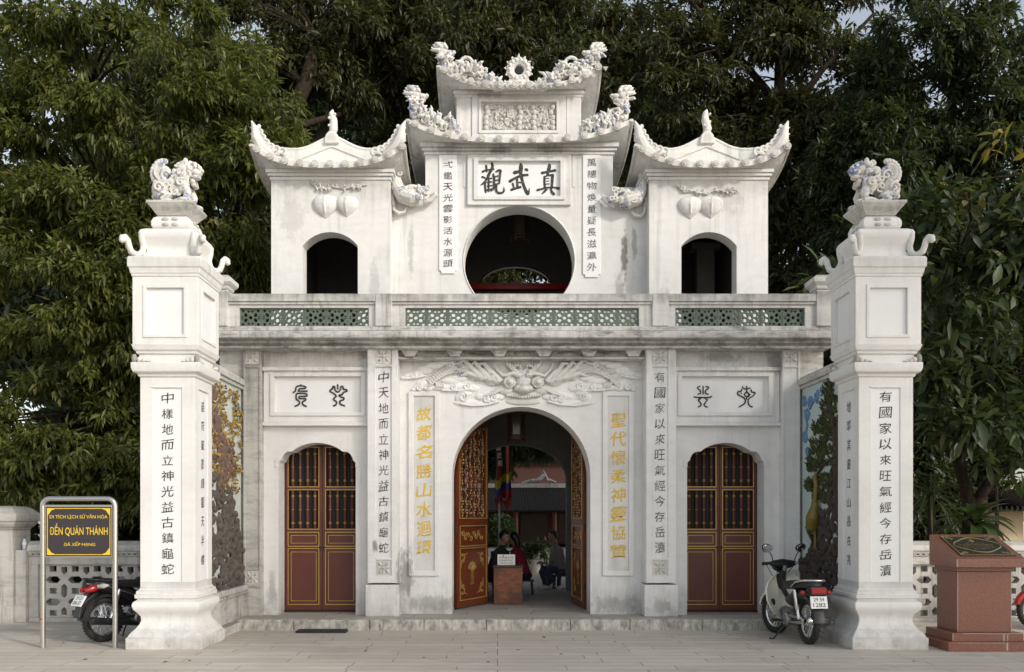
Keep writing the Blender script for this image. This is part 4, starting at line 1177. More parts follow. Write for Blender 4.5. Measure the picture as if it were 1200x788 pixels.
# carp on the shoulders between tower and centre block
for s in (-1, 1):
    q = MB(); v = VC-.05
    def fp(x, y): return (-s*0 + (gu(280+x/3.15, 14.2) if s < 0 else gu(280+x/3.15, 14.2)), uz(110+y/3.15, 14.2))
    def U(x): return (1 if s < 0 else -1)*(gu(280+x/3.15, 14.2))
    def Z(y): return uz(110+y/3.15, 14.2) - (.05 if s > 0 else 0)
    q.tube([(U(585), v-.02, Z(250)), (U(578), v-.03, Z(300)), (U(585), v-.06, Z(345)), (U(605), v-.09, Z(378)), (U(640), v-.10, Z(388)), (U(668), v-.08, Z(392))], [.03, .07, .105, .13, .14, .09], 12)
    for k in range(6): q.spike((U(583+k*4), v-.05, Z(290+18*k)), (U(560+k*6), v-.05, Z(270+20*k)), .04)
    q.torus((U(660), v-.17, Z(390)), .05, .02, 14, 6); q.sphere((U(660), v-.16, Z(388)), .055, 10, 8)
    q.tube([(U(680), v-.05, Z(400)), (U(705), v-.06, Z(395)), (U(728), v-.06, Z(375)), (U(722), v-.05, Z(362))], [.05, .04, .045, .015], 8)
    q.curl((U(715), v-.05, Z(380)), .05, 1, 0, .025)
    q.tube([(U(570), v, Z(390)), (U(572), v-.02, Z(425)), (U(590), v-.04, Z(442)), (U(610), v-.03, Z(435)), (U(618), v-.02, Z(418))], [.03, .03, .032, .028, .01], 8)
    q.tube([(U(575), v-.02, Z(310)), (U(566), v-.02, Z(360)), (U(568), v-.02, Z(410))], .03, 7)
    q.sphere((U(640), v-.06, Z(350)), (.13, .07, .06), 10, 8)
    for k in range(5): q.spike((U(615+k*14), v-.06, Z(360)), (U(612+k*16), v-.06, Z(338)), .03)
    rr = random.Random(300+s)
    for k in range(40):
        x = rr.uniform(576, 700); y = 378+rr.uniform(-22, 18) if x > 600 else rr.uniform(270, 372)
        q.curl((U(x), v-.16-rr.uniform(0, .05) if x > 600 else v-.11, Z(y)), rr.uniform(.03, .05), 1.1, rr.uniform(0, 6), .016, rr.choice((-1, 1)))
    gp('carp_ornament', q, 'mosaic', remesh=.009, lap=0)
# ------------------------------------------------------------------ great pillars
PYC = 10.95
PF = {-1: '中樣地而立神光益古鎮龜蛇', 1: '有國家以來旺氣經今存岳瀆'}
PS = {-1: '道符龍影鐘靈天半樓', 1: '地萃其靈江山長在兆'}
for s in (-1, 1):
    lab = 'tall whitewashed pillar in bright sun beside the metal sign' if s < 0 else 'tall whitewashed pillar in shade between the cream motorbike and granite plinth'
    P = empty('gate_pillar', (XC+s*4.314, PYC, 0), 0, lab, 'pillar', 'tall inscribed pillars before the gate')
    def pp_(name, q, mat, parent=None, **k): return q.build(name, M[mat], parent or P, **k)
    q = MB(); q.square([(0,.452),(.14,.452),(.143,.44),(.19,.415),(.24,.37),(.29,.335),(.335,.32),(.385,.325),(.43,.355),(.475,.392),(.52,.402),(.56,.392),(.578,.365),(.585,.352),(.60,.355),(.603,.375),(.65,.378),(.655,.365),(.69,.362),(.70,.342),(.725,.330)])
    pp_('pedestal', q, 'pillar', smooth=30, bevel=.006)
    def panels(core, hw, z0, z1, holes, th, nm, axis):
        pass
    # shaft: core with four raised faces, each with a sunk panel
    q = MB(); q.box(-.314, .314, -.314, .314, .72, 3.26)
    sh = pp_('shaft', q, 'panel')
    q = MB()
    plate(q, rect(-.326, .326, .722, 3.26), [rect(-.172, .172, .80, 3.13)], -.326, -.310); plate(q, rect(-.326, .326, .722, 3.26), [rect(-.172, .172, .80, 3.13)], .310, .326)
    plate_x(q, rect(-.3095, .3095, .722, 3.26), [rect(-.172, .172, .80, 3.13)], -.326, -.310); plate_x(q, rect(-.3095, .3095, .722, 3.26), [rect(-.172, .172, .80, 3.13)], .310, .326)
    pp_('raised_border', q, 'pillar', sh, bevel=.004)
    q = MB()
    for z, h in ((3.132, .02),):
        q.box(-.19, .19, -.334, -.318, z, z+h); q.box(s*-.334, s*-.318, -.19, .19, z, z+h) if s < 0 else q.box(-.334, -.318, -.19, .19, z, z+h)
    pp_('panel_ledge', q, 'pillar', sh)
    q = MB(); column(q, PF[s], 0, 3.10 if s < 0 else 3.12, .86 if s < 0 else .84, .145, -.317, .002, .6); pp_('inscription', q, 'ink', sh)
    q = MB(); column(q, PS[s], 0, 3.06, .93, .12, 0, 0, .6, .13)
    rot = Matrix.Rotation(R(90 if s < 0 else -90), 4, 'Z')
    q.xf(Matrix.Translation((-s*.317, 0, 0)) @ rot); pp_('side_inscription', q, 'ink', sh)
    q = MB(); q.square([(3.255,.328),(3.265,.345),(3.295,.352),(3.31,.385),(3.32,.395),(3.36,.408),(3.425,.408),(3.43,.337),(3.525,.337),(3.535,.358),(3.56,.364),(3.58,.385),(3.61,.395),(3.64,.405)])
    pp_('lower_capital', q, 'pillar', bevel=.005, smooth=20)
    q = MB()
    for a in (-1, 1):
        for b in (-1, 1):
            for (dx, dy) in ((1, 0), (0, 1)):
                for k, (l, h) in enumerate(((.0, .10), (.06, .065), (.11, .04), (.16, .02))):
                    q.sphere((a*(.375-l*dx), b*(.375-l*dy), 3.43+h*.4), (.035, .035, h*.6), 8, 6)
    pp_('corner_leaf', q, 'sculpt', smooth=60)
    q = MB(); q.box(-.368, .368, -.368, .368, 3.64, 4.45)
    ub = pp_('upper_box', q, 'panel')
    q = MB(); H = [rect(-.225, .225, 3.755, 4.315)]
    for r0, th0, th1, hh in ((.392, .366, .392, H),):
        plate(q, rect(-.392, .392, 3.64, 4.45), hh, -.392, -.366); plate(q, rect(-.392, .392, 3.64, 4.45), hh, .366, .392)
        plate_x(q, rect(-.3655, .3655, 3.64, 4.45), hh, -.392, -.366); plate_x(q, rect(-.3655, .3655, 3.64, 4.45), hh, .366, .392)
    H2 = [rect(-.222, .222, 3.758, 4.312)]; O2 = rect(-.262, .262, 3.72, 4.355)
    plate(q, O2, H2, -.404, -.391); plate_x(q, O2, H2, -.404, -.391); plate_x(q, O2, H2, .391, .404)
    pp_('raised_border', q, 'pillar', ub, bevel=.004)
    q = MB(); q.square([(4.445,.392),(4.45,.402),(4.475,.405),(4.49,.415),(4.53,.422),(4.545,.425),(4.56,.437),(4.58,.440),(4.66,.440),(4.685,.425)])
    pp_('cornice', q, 'pillar', bevel=.006, smooth=20)
    # scrolled crown
    q = MB(); q.square([(4.68,.31),(4.70,.315),(4.735,.295),(4.79,.272),(4.86,.285),(4.93,.325),(4.99,.345),(5.03,.33),(5.055,.29),(5.065,.2)])
    cr = pp_('scroll_crown', q, 'pillar', smooth=40, bevel=.01)
    q = MB()
    for a in (-1, 1):
        for b in (-1, 1):
            dx, dy = a*.7071, b*.7071
            base = Vector((a*.31, b*.31, 0))
            # upright scroll at the corner, then the tail curling outwards
            path = [(-.03, 5.02), (.005, 4.99), (.0, 4.92), (-.02, 4.83), (.0, 4.75), (.06, 4.712), (.13, 4.74), (.155, 4.80), (.17, 4.87), (.205, 4.905), (.24, 4.89), (.245, 4.85), (.222, 4.838)]
            q.tube([base+Vector((dx*l, dy*l, z)) for l, z in path], [.035, .042, .04, .038, .04, .042, .040, .038, .037, .038, .038, .034, .026], 9)
            for sg in (1,): q.sphere(base+Vector((dx*.233, dy*.233, 4.866)), .038, 10, 8)
    pp_('corner_scroll', q, 'sculpt', cr, remesh=.013, lap=1)
    q = MB(); q.square([(5.06,.18),(5.075,.215),(5.11,.235),(5.16,.237),(5.21,.215),(5.235,.185),(5.245,.16)])
    pp_('upper_block', q, 'pillar', cr, smooth=40, bevel=.01)
    q = MB()
    for d_ in (-1, 1):
        for ax in (0, 1):
            for k in range(4):
                a0 = R(45+90*k)
                c_ = (.055*math.cos(a0)*1.5, .045*math.sin(a0))
                k0 = len(q.v); q.sphere((c_[0], d_*.236, 5.155+c_[1]), (.045, .012, .022), 10, 6)
                if ax: q.xf(Matrix.Rotation(R(90), 4, 'Z'), k0)
    pp_('carved_hollow', q, 'darkwood' if False else 'dirty', cr, smooth=60)
    q = MB(); q.square([(5.245,.165),(5.25,.18),(5.30,.215),(5.36,.262),(5.38,.278),(5.405,.28),(5.41,.265)])
    pp_('statue_tray', q, 'dirty', smooth=20, bevel=.006)

    # guardian lion crouching on the tray
    Ln = empty('guardian_lion', (XC+s*4.314, PYC, 5.41), 0, 'carved stone lion with fan tail atop the sunlit pillar near the sign' if s < 0 else 'carved stone lion with fan tail atop the shaded pillar near the plinth', 'statue', 'stone lions on the gate pillars')
    d = -s                                            # facing the middle of the gate
    q = MB()
    def T(x, y, z): return (d*x, y, z)
    def sp(x, y, z, r, nu=12, nv=8): q.sphere(T(x, y, z), r, nu, nv)
    q.tube([T(-.17, 0, .21), T(-.08, 0, .23), T(.04, 0, .25), T(.13, -.01, .30)], [.095, .085, .09, .105], 12)
    for yy in (-.10, .10):
        sp(-.16, yy, .18, (.115, .07, .125)); sp(.10, yy, .24, (.09, .07, .11))
        q.tube([T(.12, yy, .22), T(.17, yy*1.1, .14), T(.15, yy*1.15, .05), T(.20, yy*1.2, .025)], [.065, .05, .045, .05], 9)
        sp(.22, yy*1.2, .028, (.06, .045, .032)); 
        q.tube([T(-.16, yy, .13), T(-.06, yy*1.2, .09), T(-.14, yy*1.25, .035)], [.08, .06, .05], 9)
        sp(-.06, yy*1.25, .03, (.075, .045, .032))
        q.curl(T(-.17, yy*1.72, .19), .06, 1.3, 0, .02); q.curl(T(.10, yy*1.72, .25), .05, 1.3, 1, .018)
        for k in range(3): sp(.255, yy*1.2-.03+.03*k, .025, .02, 8, 6); 
    rl = random.Random(91+s)
    for k in range(30):
        a = rl.uniform(0, 6.28); xx = rl.uniform(-.2, .16)
        q.curl(T(xx, -.11-rl.uniform(0, .03), .21+rl.uniform(-.08, .10)), rl.uniform(.03, .05), 1.1, a, .016, rl.choice((-1, 1)))
    hx, hy, hz = .17, -.03, .43
    sp(hx, hy, hz, (.10, .10, .095)); sp(hx+.085, hy-.02, hz-.03, (.075, .08, .05)); sp(hx+.085, hy-.02, hz-.085, (.06, .065, .03))
    sp(hx+.15, hy-.025, hz-.005, (.03, .045, .028))
    for yy in (-.05, .04): sp(hx+.085, hy+yy, hz+.045, .032); sp(hx-.02, hy+yy*2, hz+.09, (.03, .02, .045))
    for k in range(5): sp(hx+.02+.03*k, hy-.055+.02*(k % 2), hz+.085-.004*k*k, .028)
    rr = random.Random(71+s)
    for k in range(46):
        a = rr.uniform(0, 6.28); b = rr.uniform(-.9, 1.1)
        x = hx-.05+.10*math.cos(a)*math.cos(b)-.03; y = hy+.115*math.sin(a)*math.cos(b); z = hz-.03+.135*math.sin(b)
        if x > hx+.05 and abs(y-hy) < .07: continue
        sp(x, y, z, rr.uniform(.028, .042), 8, 6); q.curl(T(x, y-.02, z), rr.uniform(.03, .045), 1.1, a, .015)
    for k in range(6): sp(.215, -.06+.024*k, .30-.03*(k % 2), .035, 8, 6)
    # fan tail of curled locks
    sp(-.17, .0, .40, (.11, .05, .12))
    for k in range(11):
        a = R(20+16*k+60); sp(-.17+.135*math.cos(a), 0, .42+.15*math.sin(a), .036, 8, 6); q.tube([T(-.16, -.03, .38), T(-.17+.1*math.cos(a), -.05, .42+.11*math.sin(a))], [.012, .022], 6)
    q.curl(T(-.13, -.05, .38), .06, 1.3, 0, .022); q.tube([T(-.15, .0, .25), T(-.17, .0, .36)], .05, 8)
    for k in range(6): sp(-.25-.01*k % .03, -.02, .30-.035*k, .04, 8, 6)
    q.tube([T(.02, -.12, .03), T(.1, -.15, .05), T(.2, -.17, .03)], .03, 7)
    q.build('body', M['mosaic'], Ln, remesh=.008, lap=0)
    q = MB(); q.m = 0
    for yy in (-.05, .04): q.sphere(T(hx+.105, hy+yy-.005, hz+.05), .016, 8, 6)
    q.build('eye', M['ink'], Ln, smooth=60)

# ------------------------------------------------------------------ mural walls linking pillars and gate
for s in (-1, 1):
    X0 = XC + s*4.07; W0 = empty('mural_wall', (X0, 11.28, 0), 0, 'short side wall with painted relief of rock and yellow-leaved tree behind the sunlit pillar' if s < 0 else 'short side wall with painted relief of pine, rock and crane behind the cream motorbike', 'wall', 'relief walls joining pillars to the gate')
    YL = 1.62
    def mp(name, q, mat, parent=None, **k): return q.build(name, M[mat] if isinstance(mat, str) else [M[z] for z in mat], parent or W0, **k)
    xa, xb = (0, s*.40)
    q = MB(); q.box(*sorted((s*.012, s*.40)), 0, YL, .0, 3.46); mp('core', q, 'dirty')
    q = MB(); q.box(*sorted((-s*.07, s*.46)), 0, YL, 3.47, 3.56); q.box(*sorted((-s*.04, s*.43)), 0, YL, 3.42, 3.468); q.box(*sorted((s*.02, s*.37)), 0, YL, 3.562, 3.62); mp('coping', q, 'dirty', bevel=.01)
    q = MB(); q.box(*sorted((-s*.11, s*.03)), 0, YL-.05, .52, .60); q.box(*sorted((-s*.08, s*.03)), 0, YL-.05, .47, .518); mp('ledge', q, 'dirty', bevel=.008)
    q = MB(); q.box(*sorted((-s*.16, s*.03)), 0, YL, .0, .12); q.box(*sorted((-s*.05, s*.03)), 0, YL-.02, .122, .468); mp('plinth', q, 'dirty', bevel=.01)
    if s < 0:
        M['mural_bg'] = plaster('pale_mural_wash', col=(.62, .66, .62), dirt=.3, streak=.3)
    else:
        m, t, p = nodes('sky_mural_wash'); c = coords(t)
        sep = N(t, 'SeparateXYZ'); L(t, c, sep.inputs[0])
        f = noise(t, c, 1.2, 4)
        b_ = mixc(t, f, (.42, .55, .54), (.60, .66, .64))
        L(t, b_, p.inputs['Base Color']); p.inputs['Roughness'].default_value = .85; M['sky_wash'] = m
    q = MB(); q.box(*sorted((-s*.004, s*.012)), .02, YL-.08, .602, 3.418); mp('painted_ground', q, 'mural_bg' if s < 0 else 'sky_wash')
    # grotto rock: many rough lumps
    rr = random.Random(80+s)
    q = MB()
    for k in range(620):
        y = rr.uniform(.0, YL-.12); top = (.55+1.25*max(0, 1-((y-.35)/1.15)**2)) if s < 0 else (.35+1.35*max(0, 1-((y+.05)/1.35)**1.6 if y > -.05 else 1))
        z = .60 + rr.random()**1.1*max(.15, top)
        r = rr.uniform(.016, .052)
        q.sphere((-s*rr.uniform(-.01, .05)*(1.15-(z-.6)/1.9), y, z), (r*.9, r, r*rr.uniform(.8, 1.5)), 8, 6)
    if s < 0: M['rock'] = simple('grotto_rock', (.105, .088, .075), .95, var=.6, scale=9, bmp=.7)
    else: M['rock2'] = simple('brown_grotto_rock', (.062, .048, .042), .95, var=.6, scale=9, bmp=.7)
    mp('rock_relief', q, 'rock' if s < 0 else 'rock2', remesh=.012, lap=0)
    # tree in relief
    q = MB()
    if s < 0:
        M['purplebark'] = simple('mauve_trunk_paint', (.16, .10, .085), .9, var=.5, scale=10, bmp=.6)
        for k in range(95):
            t = k/95; z = 1.95+1.4*t; y = .35+.35*math.sin(t*5+.4)+rr.uniform(-.22, .22)*(.6+t)
            r = rr.uniform(.04, .08); q.sphere((.01+rr.uniform(0, .03), y, z), (r*.5, r*.8, r), 8, 6)
        for k in range(60):
            q.sphere((.03, rr.uniform(.55, 1.1), rr.uniform(2.1, 2.6)), rr.uniform(.02, .05), 8, 6)
        mp('tree_relief', q, 'purplebark', remesh=.012)
        M['ochre'] = leafmat('ochre_relief_leaf', (.10, .055, .03), (.50, .33, .05), (.55, .50, .36), .6, .05)
        q = MB()
        for k in range(620):
            y = rr.uniform(0, 1.46); z = 1.95+rr.random()*1.42
            if z < 2.15 and y < .55: continue
            if math.sin(y*9+z*5)+math.sin(z*11-y*4) < -.7: continue
            a = rr.uniform(0, 6.28); l = rr.uniform(.025, .05)
            q.tube([(.01+rr.uniform(0, .04), y, z), (.045, y+l*.5*math.cos(a), z+l*.5*math.sin(a)-.02), (.02, y+l*math.cos(a), z+l*math.sin(a)-.03)], [.006, .017, .004], 5)
        mp('leaf_relief', q, 'ochre', smooth=60)
        M['bluep'] = simple('blue_mural_paint', (.22, .36, .55), .8, var=.3)
        q = MB()
        for (y, z) in ((1.32, 3.1), (1.42, 3.0), (1.2, 3.25)): q.curl((.012, y, z), .11, 1.4, 0, .018, 1, 'yz')
        mp('cloud_relief', q, 'bluep', smooth=60)
    else:
        M['pinebark'] = simple('dark_pine_trunk', (.05, .035, .03), .9, var=.5, scale=10, bmp=.6)
        M['pineg'] = leafmat('pine_relief_needles', (.035, .050, .012), (.085, .10, .025), (.14, .13, .05), .7, .05)
        q.tube([(-.01, .12, 1.6), (-.015, .20, 2.0), (-.02, .10, 2.4), (-.015, .3, 2.8), (-.01, .45, 3.1), (-.005, .5, 3.3)], [.06, .055, .05, .045, .035, .02], 8)
        for (y0, z0, y1, z1) in ((.1, 2.4, 1.15, 2.05), (.2, 2.55, .95, 2.62), (.3, 2.8, 1.05, 2.35), (.4, 3.0, .8, 2.9), (.15, 2.1, .9, 1.85), (.1, 2.3, .5, 2.1)):
            q.tube([(-.015, y0, z0), (-.03, (y0+y1)/2, (z0+z1)/2+.06), (-.015, y1, z1)], [.03, .022, .01], 6)
        for k in range(40): q.sphere((-.01, .18+rr.uniform(-.2, .2), rr.uniform(1.6, 2.9)), rr.uniform(.03, .06), 8, 6)
        mp('tree_relief', q, 'pinebark', remesh=.018)
        q = MB()
        for (yc, zc, n, ry, rz) in ((.5, 3.22, 60, .18, .14), (.45, 3.0, 90, .30, .14), (.75, 2.80, 90, .35, .10), (.35, 2.72, 80, .35, .12), (.85, 2.55, 90, .34, .10), (1.0, 2.3, 90, .30, .10), (.45, 2.38, 80, .36, .12), (1.1, 2.02, 70, .26, .08), (.7, 2.05, 80, .30, .10), (.85, 1.86, 50, .22, .06), (.3, 2.05, 60, .25, .10), (.55, 1.82, 40, .2, .06)):
            for k in range(n):
                y = yc+rr.uniform(-1, 1)*ry; z = zc+rr.uniform(-1, 1)*rz
                a = rr.uniform(.3, 2.8); l = .06
                q.tube([(-.015, y, z), (-.03-rr.uniform(0, .03), y+l*math.cos(a), z+l*math.sin(a))], [.018, .004], 4)
        mp('leaf_relief', q, 'pineg', smooth=60)
        M['crane'] = simple('olive_glazed_bird', (.17, .135, .022), .4, var=.5, scale=14); M['craneg'] = simple('green_glazed_wing', (.05, .085, .03), .4, var=.4, scale=20)
        q = MB(); yb, zb = .88, 1.50
        q.tube([(-.05, yb+.10, zb-.16), (-.08, yb+.04, zb-.06), (-.09, yb-.02, zb+.08), (-.08, yb-.05, zb+.2), (-.07, yb-.05, zb+.36), (-.06, yb-.06, zb+.50), (-.06, yb-.03, zb+.60)], [.03, .09, .10, .06, .036, .034, .036], 10)
        q.sphere((-.065, yb-.02, zb+.62), (.035, .05, .04), 10, 8); q.spike((-.065, yb+.02, zb+.615), (-.065, yb+.15, zb+.66), .02)
        q.spike((-.06, yb-.04, zb+.64), (-.06, yb-.08, zb+.71), .016)
        q.tube([(-.06, yb, zb-.1), (-.055, yb-.02, zb-.25), (-.05, yb-.01, zb-.38)], .016, 6); q.tube([(-.06, yb+.03, zb-.1), (-.055, yb+.01, zb-.25), (-.05, yb+.05, zb-.38)], .016, 6)
        cr_ = mp('crane_relief', q, 'crane', remesh=.012, lap=1)
        q = MB(); q.sphere((-.13, yb+.05, zb-.02), (.03, .08, .13), 10, 8); q.spike((-.11, yb+.07, zb-.06), (-.06, yb+.20, zb-.22), .06)
        for k in range(5): q.spike((-.12, yb+.05, zb-.04), (-.07, yb+.12+.03*k, zb-.26+.02*k), .025)
        mp('wing', q, 'craneg', cr_, smooth=60)
        M['bluep2'] = simple('blue_cloud_paint', (.15, .28, .48), .8, var=.35)
        q = MB()
        for (y, z, r) in ((1.32, 3.05, .10), (1.18, 3.2, .09), (1.38, 2.72, .09), (1.30, 2.52, .08), (.95, 3.25, .08), (.75, 3.3, .07), (1.42, 3.25, .08)): q.curl((-.012, y, z), r, 1.5, rr.uniform(0, 6), .02, rr.choice((-1, 1)), 'yz')
        q.tube([(-.012, 1.40, 3.1), (-.012, 1.3, 2.88), (-.012, 1.42, 2.66)], .022, 6); q.tube([(-.012, 1.2, 3.1), (-.012, 1.05, 3.2), (-.012, .9, 3.15)], .02, 6)
        mp('cloud_relief', q, 'bluep2', smooth=60)

# ------------------------------------------------------------------ lattice fence walls
def fence(x0, x1, label):
    Y0 = 13.27; Fz = empty('fence_wall', (x0, Y0, 0), 0, label, 'fence', 'low lattice fence walls beside the gate')
    Lx = x1-x0
    q = MB(); q.box(0, Lx, .0, .26, .0, .06); q.box(0, Lx, .0, .26, .86, .985); q.box(0, Lx, -.02, .28, .985, 1.01); q.box(0, .14, .0, .26, .06, .86); q.box(Lx-.14, Lx, .0, .26, .06, .86)
    f = q.build('frame', M['fence'], Fz, bevel=.006)
    q = MB(); n = int(Lx/.085)
    for k in range(n): q.box(k*.085+.01, k*.085+.06, -.03, -.02, 1.0, 1.025)
    q.box(0, Lx, -.045, .305, 1.025, 1.055); q.prism_x([(-.06, 1.055), (.32, 1.055), (.33, 1.08), (.30, 1.15), (.23, 1.21), (.03, 1.21), (-.04, 1.15), (-.07, 1.08)], 0, Lx)
    q.build('coping', M['fence'], Fz, bevel=.006)
    q = MB(); holes = []; a, b = .14, Lx-.14; z0, z1 = .06, .86; p = .333; n = int((b-a)/p); off = a+((b-a)-n*p)/2
    def hexa(cx, cz, rx, rz, hor):
        if hor: pts = [(-rx, 0), (-rx*.55, -rz), (rx*.55, -rz), (rx, 0), (rx*.55, rz), (-rx*.55, rz)]
        else: pts = [(0, -rz), (rx, -rz*.6), (rx, rz*.6), (0, rz), (-rx, rz*.6), (-rx, -rz*.6)]
        return [(cx+x, cz+z) for x, z in pts]
    for k in range(n+1):
        for r, zc in ((0, .46),):
            cx = off+k*p
            if k < n:
                c2 = cx+p/2
                for dz in (-.333, 0, .333):
                    h = .043; zz0 = max(z0+.02, .46+dz-h); zz1 = min(z1-.02, .46+dz+h); holes.append(rect(c2-.052, c2+.052, zz0, zz1))
                for dz in (-.167, .167): holes.append(hexa(c2, .46+dz, .112, .052, True))
            if 0 < k < n:
                holes.append(hexa(cx, .46, .045, .108, False))
                for dz in (-.30, .30):
                    zc2 = .46+dz; sg = 1 if dz > 0 else -1
                    holes.append([(cx-.045, zc2+sg*.06), (cx+.045, zc2+sg*.06), (cx+.045, zc2-sg*.015), (cx, zc2-sg*.06), (cx-.045, zc2-sg*.015)])
    holes = [h for h in holes if min(x for x, z in h) > a+.01 and max(x for x, z in h) < b-.01]
    plate(q, rect(a, b, z0, z1), holes, .06, .20)
    q.build('lattice', M['fence'], Fz)
    return Fz
fence(-7.03, -4.36, 'grey lattice fence wall behind the metal sign and the black motorbike')
fence(5.02, 10.5, 'grey lattice fence wall behind the granite plinth and red motorbike')
gpst = empty('fence_post', (-7.45, 13.38, 0), 0, 'stout stone fence post with a stepped cap beside the metal sign', 'post')
q = MB(); q.square([(0, .27), (.25, .27), (.26, .255), (.55, .255), (.56, .262), (.57, .255), (.98, .255), (.99, .262), (1.0, .255), (1.36, .255), (1.38, .262)]); q.build('shaft', M['fence'], gpst, bevel=.008)
q = MB(); q.square([(1.38,.26),(1.41,.275),(1.43,.30),(1.47,.325),(1.50,.33),(1.51,.35),(1.56,.36),(1.62,.365),(1.63,.35),(1.70,.28),(1.73,.22),(1.74,.1)]); q.build('cap', M['fence'], gpst, bevel=.01)
q = MB(); q.box(.263, .42, -.2, .2, 0, 1.08); q.build('shoulder', M['fence'], gpst, bevel=.01)
bt = empty('water_bottle', (-7.11, 13.30, 1.081), 0, 'small clear plastic water bottle with blue cap standing on the fence by the post', 'bottle')
M['pet'] = simple('clear_plastic', (.55, .62, .66), .12, var=.05); M['bluecap'] = simple('blue_plastic', (.04, .16, .45), .4)
q = MB(); q.lathe([(0, .028), (.01, .032), (.06, .031), (.07, .028), (.08, .031), (.13, .031), (.155, .02), (.17, .012)], n=14); q.build('bottle_body', M['pet'], bt, smooth=50)
q = MB(); q.lathe([(.168, .015), (.19, .015)], n=12); q.build('bottle_cap', M['bluecap'], bt, smooth=40)
q = MB(); q.lathe([(.072, .033), (.115, .033)], n=14); q.build('bottle_label', M['paper'], bt, smooth=40)

# ------------------------------------------------------------------ metal sign
sg = empty('information_sign', (-5.06, 10.70, 0), 0, 'dark board with yellow Vietnamese lettering on a bent steel tube frame', 'sign')
q = MB(); hw = .437; zt = 1.80
path = [(-hw, 0, 0), (-hw, 0, .6), (-hw, 0, zt-.09)] + [(-hw+.09-.09*math.cos(a), 0, zt-.09+.09*math.sin(a)) for a in [R(15*k) for k in range(1, 6)]] + [(-hw+.09, 0, zt), (hw-.09, 0, zt)] + [(hw-.09+.09*math.sin(a), 0, zt-.09+.09*math.cos(a)) for a in [R(15*k) for k in range(1, 6)]] + [(hw, 0, zt-.09), (hw, 0, .6), (hw, 0, 0)]
q.tube(path, .031, 14); q.build('frame', M['steel'], sg, smooth=60)
q = MB(); q.box(-.405, .405, -.012, .012, 1.70, 1.725); q.box(-.405, .405, -.012, .012, 1.09, 1.105); q.box(-.405, -.395, -.012, .012, 1.105, 1.70); q.box(.395, .405, -.012, .012, 1.105, 1.70); q.build('board_rim', M['steel'], sg)
M['board'] = simple('charcoal_board', (.045, .036, .04), .35, var=.1); M['yellow'] = simple('yellow_lettering', (.80, .55, .03), .5, var=.05)
q = MB(); q.box(-.395, .395, -.008, .008, 1.105, 1.70); bd = q.build('board', M['board'], sg)
q = MB(); x0, x1, z0, z1 = -.382, .382, 1.12, 1.685
frame_bars(q, x0, x1, z0, z1, -.011, -.0085, .008)
for sx in (-1, 1):
    for sz in (-1, 1):
        cx = sx*.382; cz = (z0+z1)/2+sz*(z1-z0)/2
        pts = [(cx, cz), (cx-sx*.10, cz), (cx-sx*.085, cz-sz*.015), (cx-sx*.05, cz-sz*.028), (cx-sx*.036, cz-sz*.052), (cx-sx*.018, cz-sz*.075), (cx, cz-sz*.10)]
        q.prism(pts, -.0115, -.0088)
q.build('border', M['yellow'], bd)
q = MB()
write(q, 'DI TÍCH LỊCH SỬ VĂN HÓA', 0, 1.582, .70, .066, -.0095, .006); write(q, 'ĐỀN QUÁN THÁNH', 0, 1.425, .70, .16, -.0095, .006); write(q, 'ĐÃ XẾP HẠNG', .01, 1.252, .38, .066, -.0095, .006)
q.build('lettering', M['yellow'], bd)
q = MB(); q.tube([(-hw-.0315, -.01, .335), (-hw-.02, -.028, .35), (-hw+.005, -.0325, .345)], .008, 5); q.build('red_tape', M['redp'], sg)

# ------------------------------------------------------------------ granite plinth
gx0 = 5.80
pln = empty('granite_plinth', (gx0, 10.79, 0), 0, 'red granite plinth with a sloped top holding a dark bronze plaque', 'monument')
q = MB()
def gbox(hx, hy, z0, z1, b=.004): q.box(-hx, hx, -hy, hy, z0, z1)
q = MB(); gbox(.51, .41, 0, .105); gbox(.42, .33, .105, .205); q.build('stepped_base', M['granite'], pln, bevel=.006)
q = MB(); gbox(.32, .25, .205, .93); q.build('shaft', M['granite'], pln, bevel=.008)
q = MB(); gbox(.34, .27, .93, .985)
q.prism_x([(-.40, .985), (.27, .985), (.27, 1.355), (.24, 1.36), (-.40, 1.085)], -.405, .405); hd = q.build('sloped_head', M['granite'], pln, bevel=.006)
M['pale_joint'] = simple('pale_joint_filler', (.42, .34, .31), .8, var=.3, scale=30)
q = MB()
for sx in (-1, 1):
    q.box(*sorted((sx*.314, sx*.3215)), -.2515, -.244, .21, .925)
    q.box(*sorted((sx*.397, sx*.4065)), -.4015, -.392, .99, 1.08)
for x0_, x1_, y_, z0_, z1_ in ((.175, .195, -.3315, .112, .20), (.225, .236, -.3315, .112, .20), (.17, .19, -.4115, .01, .10), (-.42, -.412, -.3315, .11, .203), (-.3, .42, -.3315, .196, .203), (-.4, .15, -.4115, .098, .1035)): q.box(x0_, x1_, y_, y_+.006, z0_, z1_)
q.build('joint', M['pale_joint'], pln)
M['bronze'] = simple('dark_bronze', (.06, .055, .045), .4, .6, var=.3, scale=14); M['brass'] = simple('worn_brass', (.30, .24, .11), .45, .6, var=.3)
ang = math.atan2(.275, .64); MS = Matrix.Translation((0, -.08, 1.2225)) @ Matrix.Rotation(ang-math.pi/2+math.pi/2, 4, 'X') 
def slope(q):  # local x,z plane -> sloped face
    out = []
    for x, y, z in q.v:
        c_, s_ = math.cos(ang), math.sin(ang)
        # z runs up the slope, -y lifts off it
        out.append((x, -.08 + z*c_ + y*s_, 1.2225 + z*s_ - y*c_))
    q.v = out; return q
q = MB(); q.box(-.33, .33, -.012, .004, -.275, .275); slope(q); pq = q.build('plaque', M['bronze'], hd, bevel=.003)
q = MB(); frame_bars(q, -.32, .32, -.265, .265, -.016, -.011, .014)
cart = []
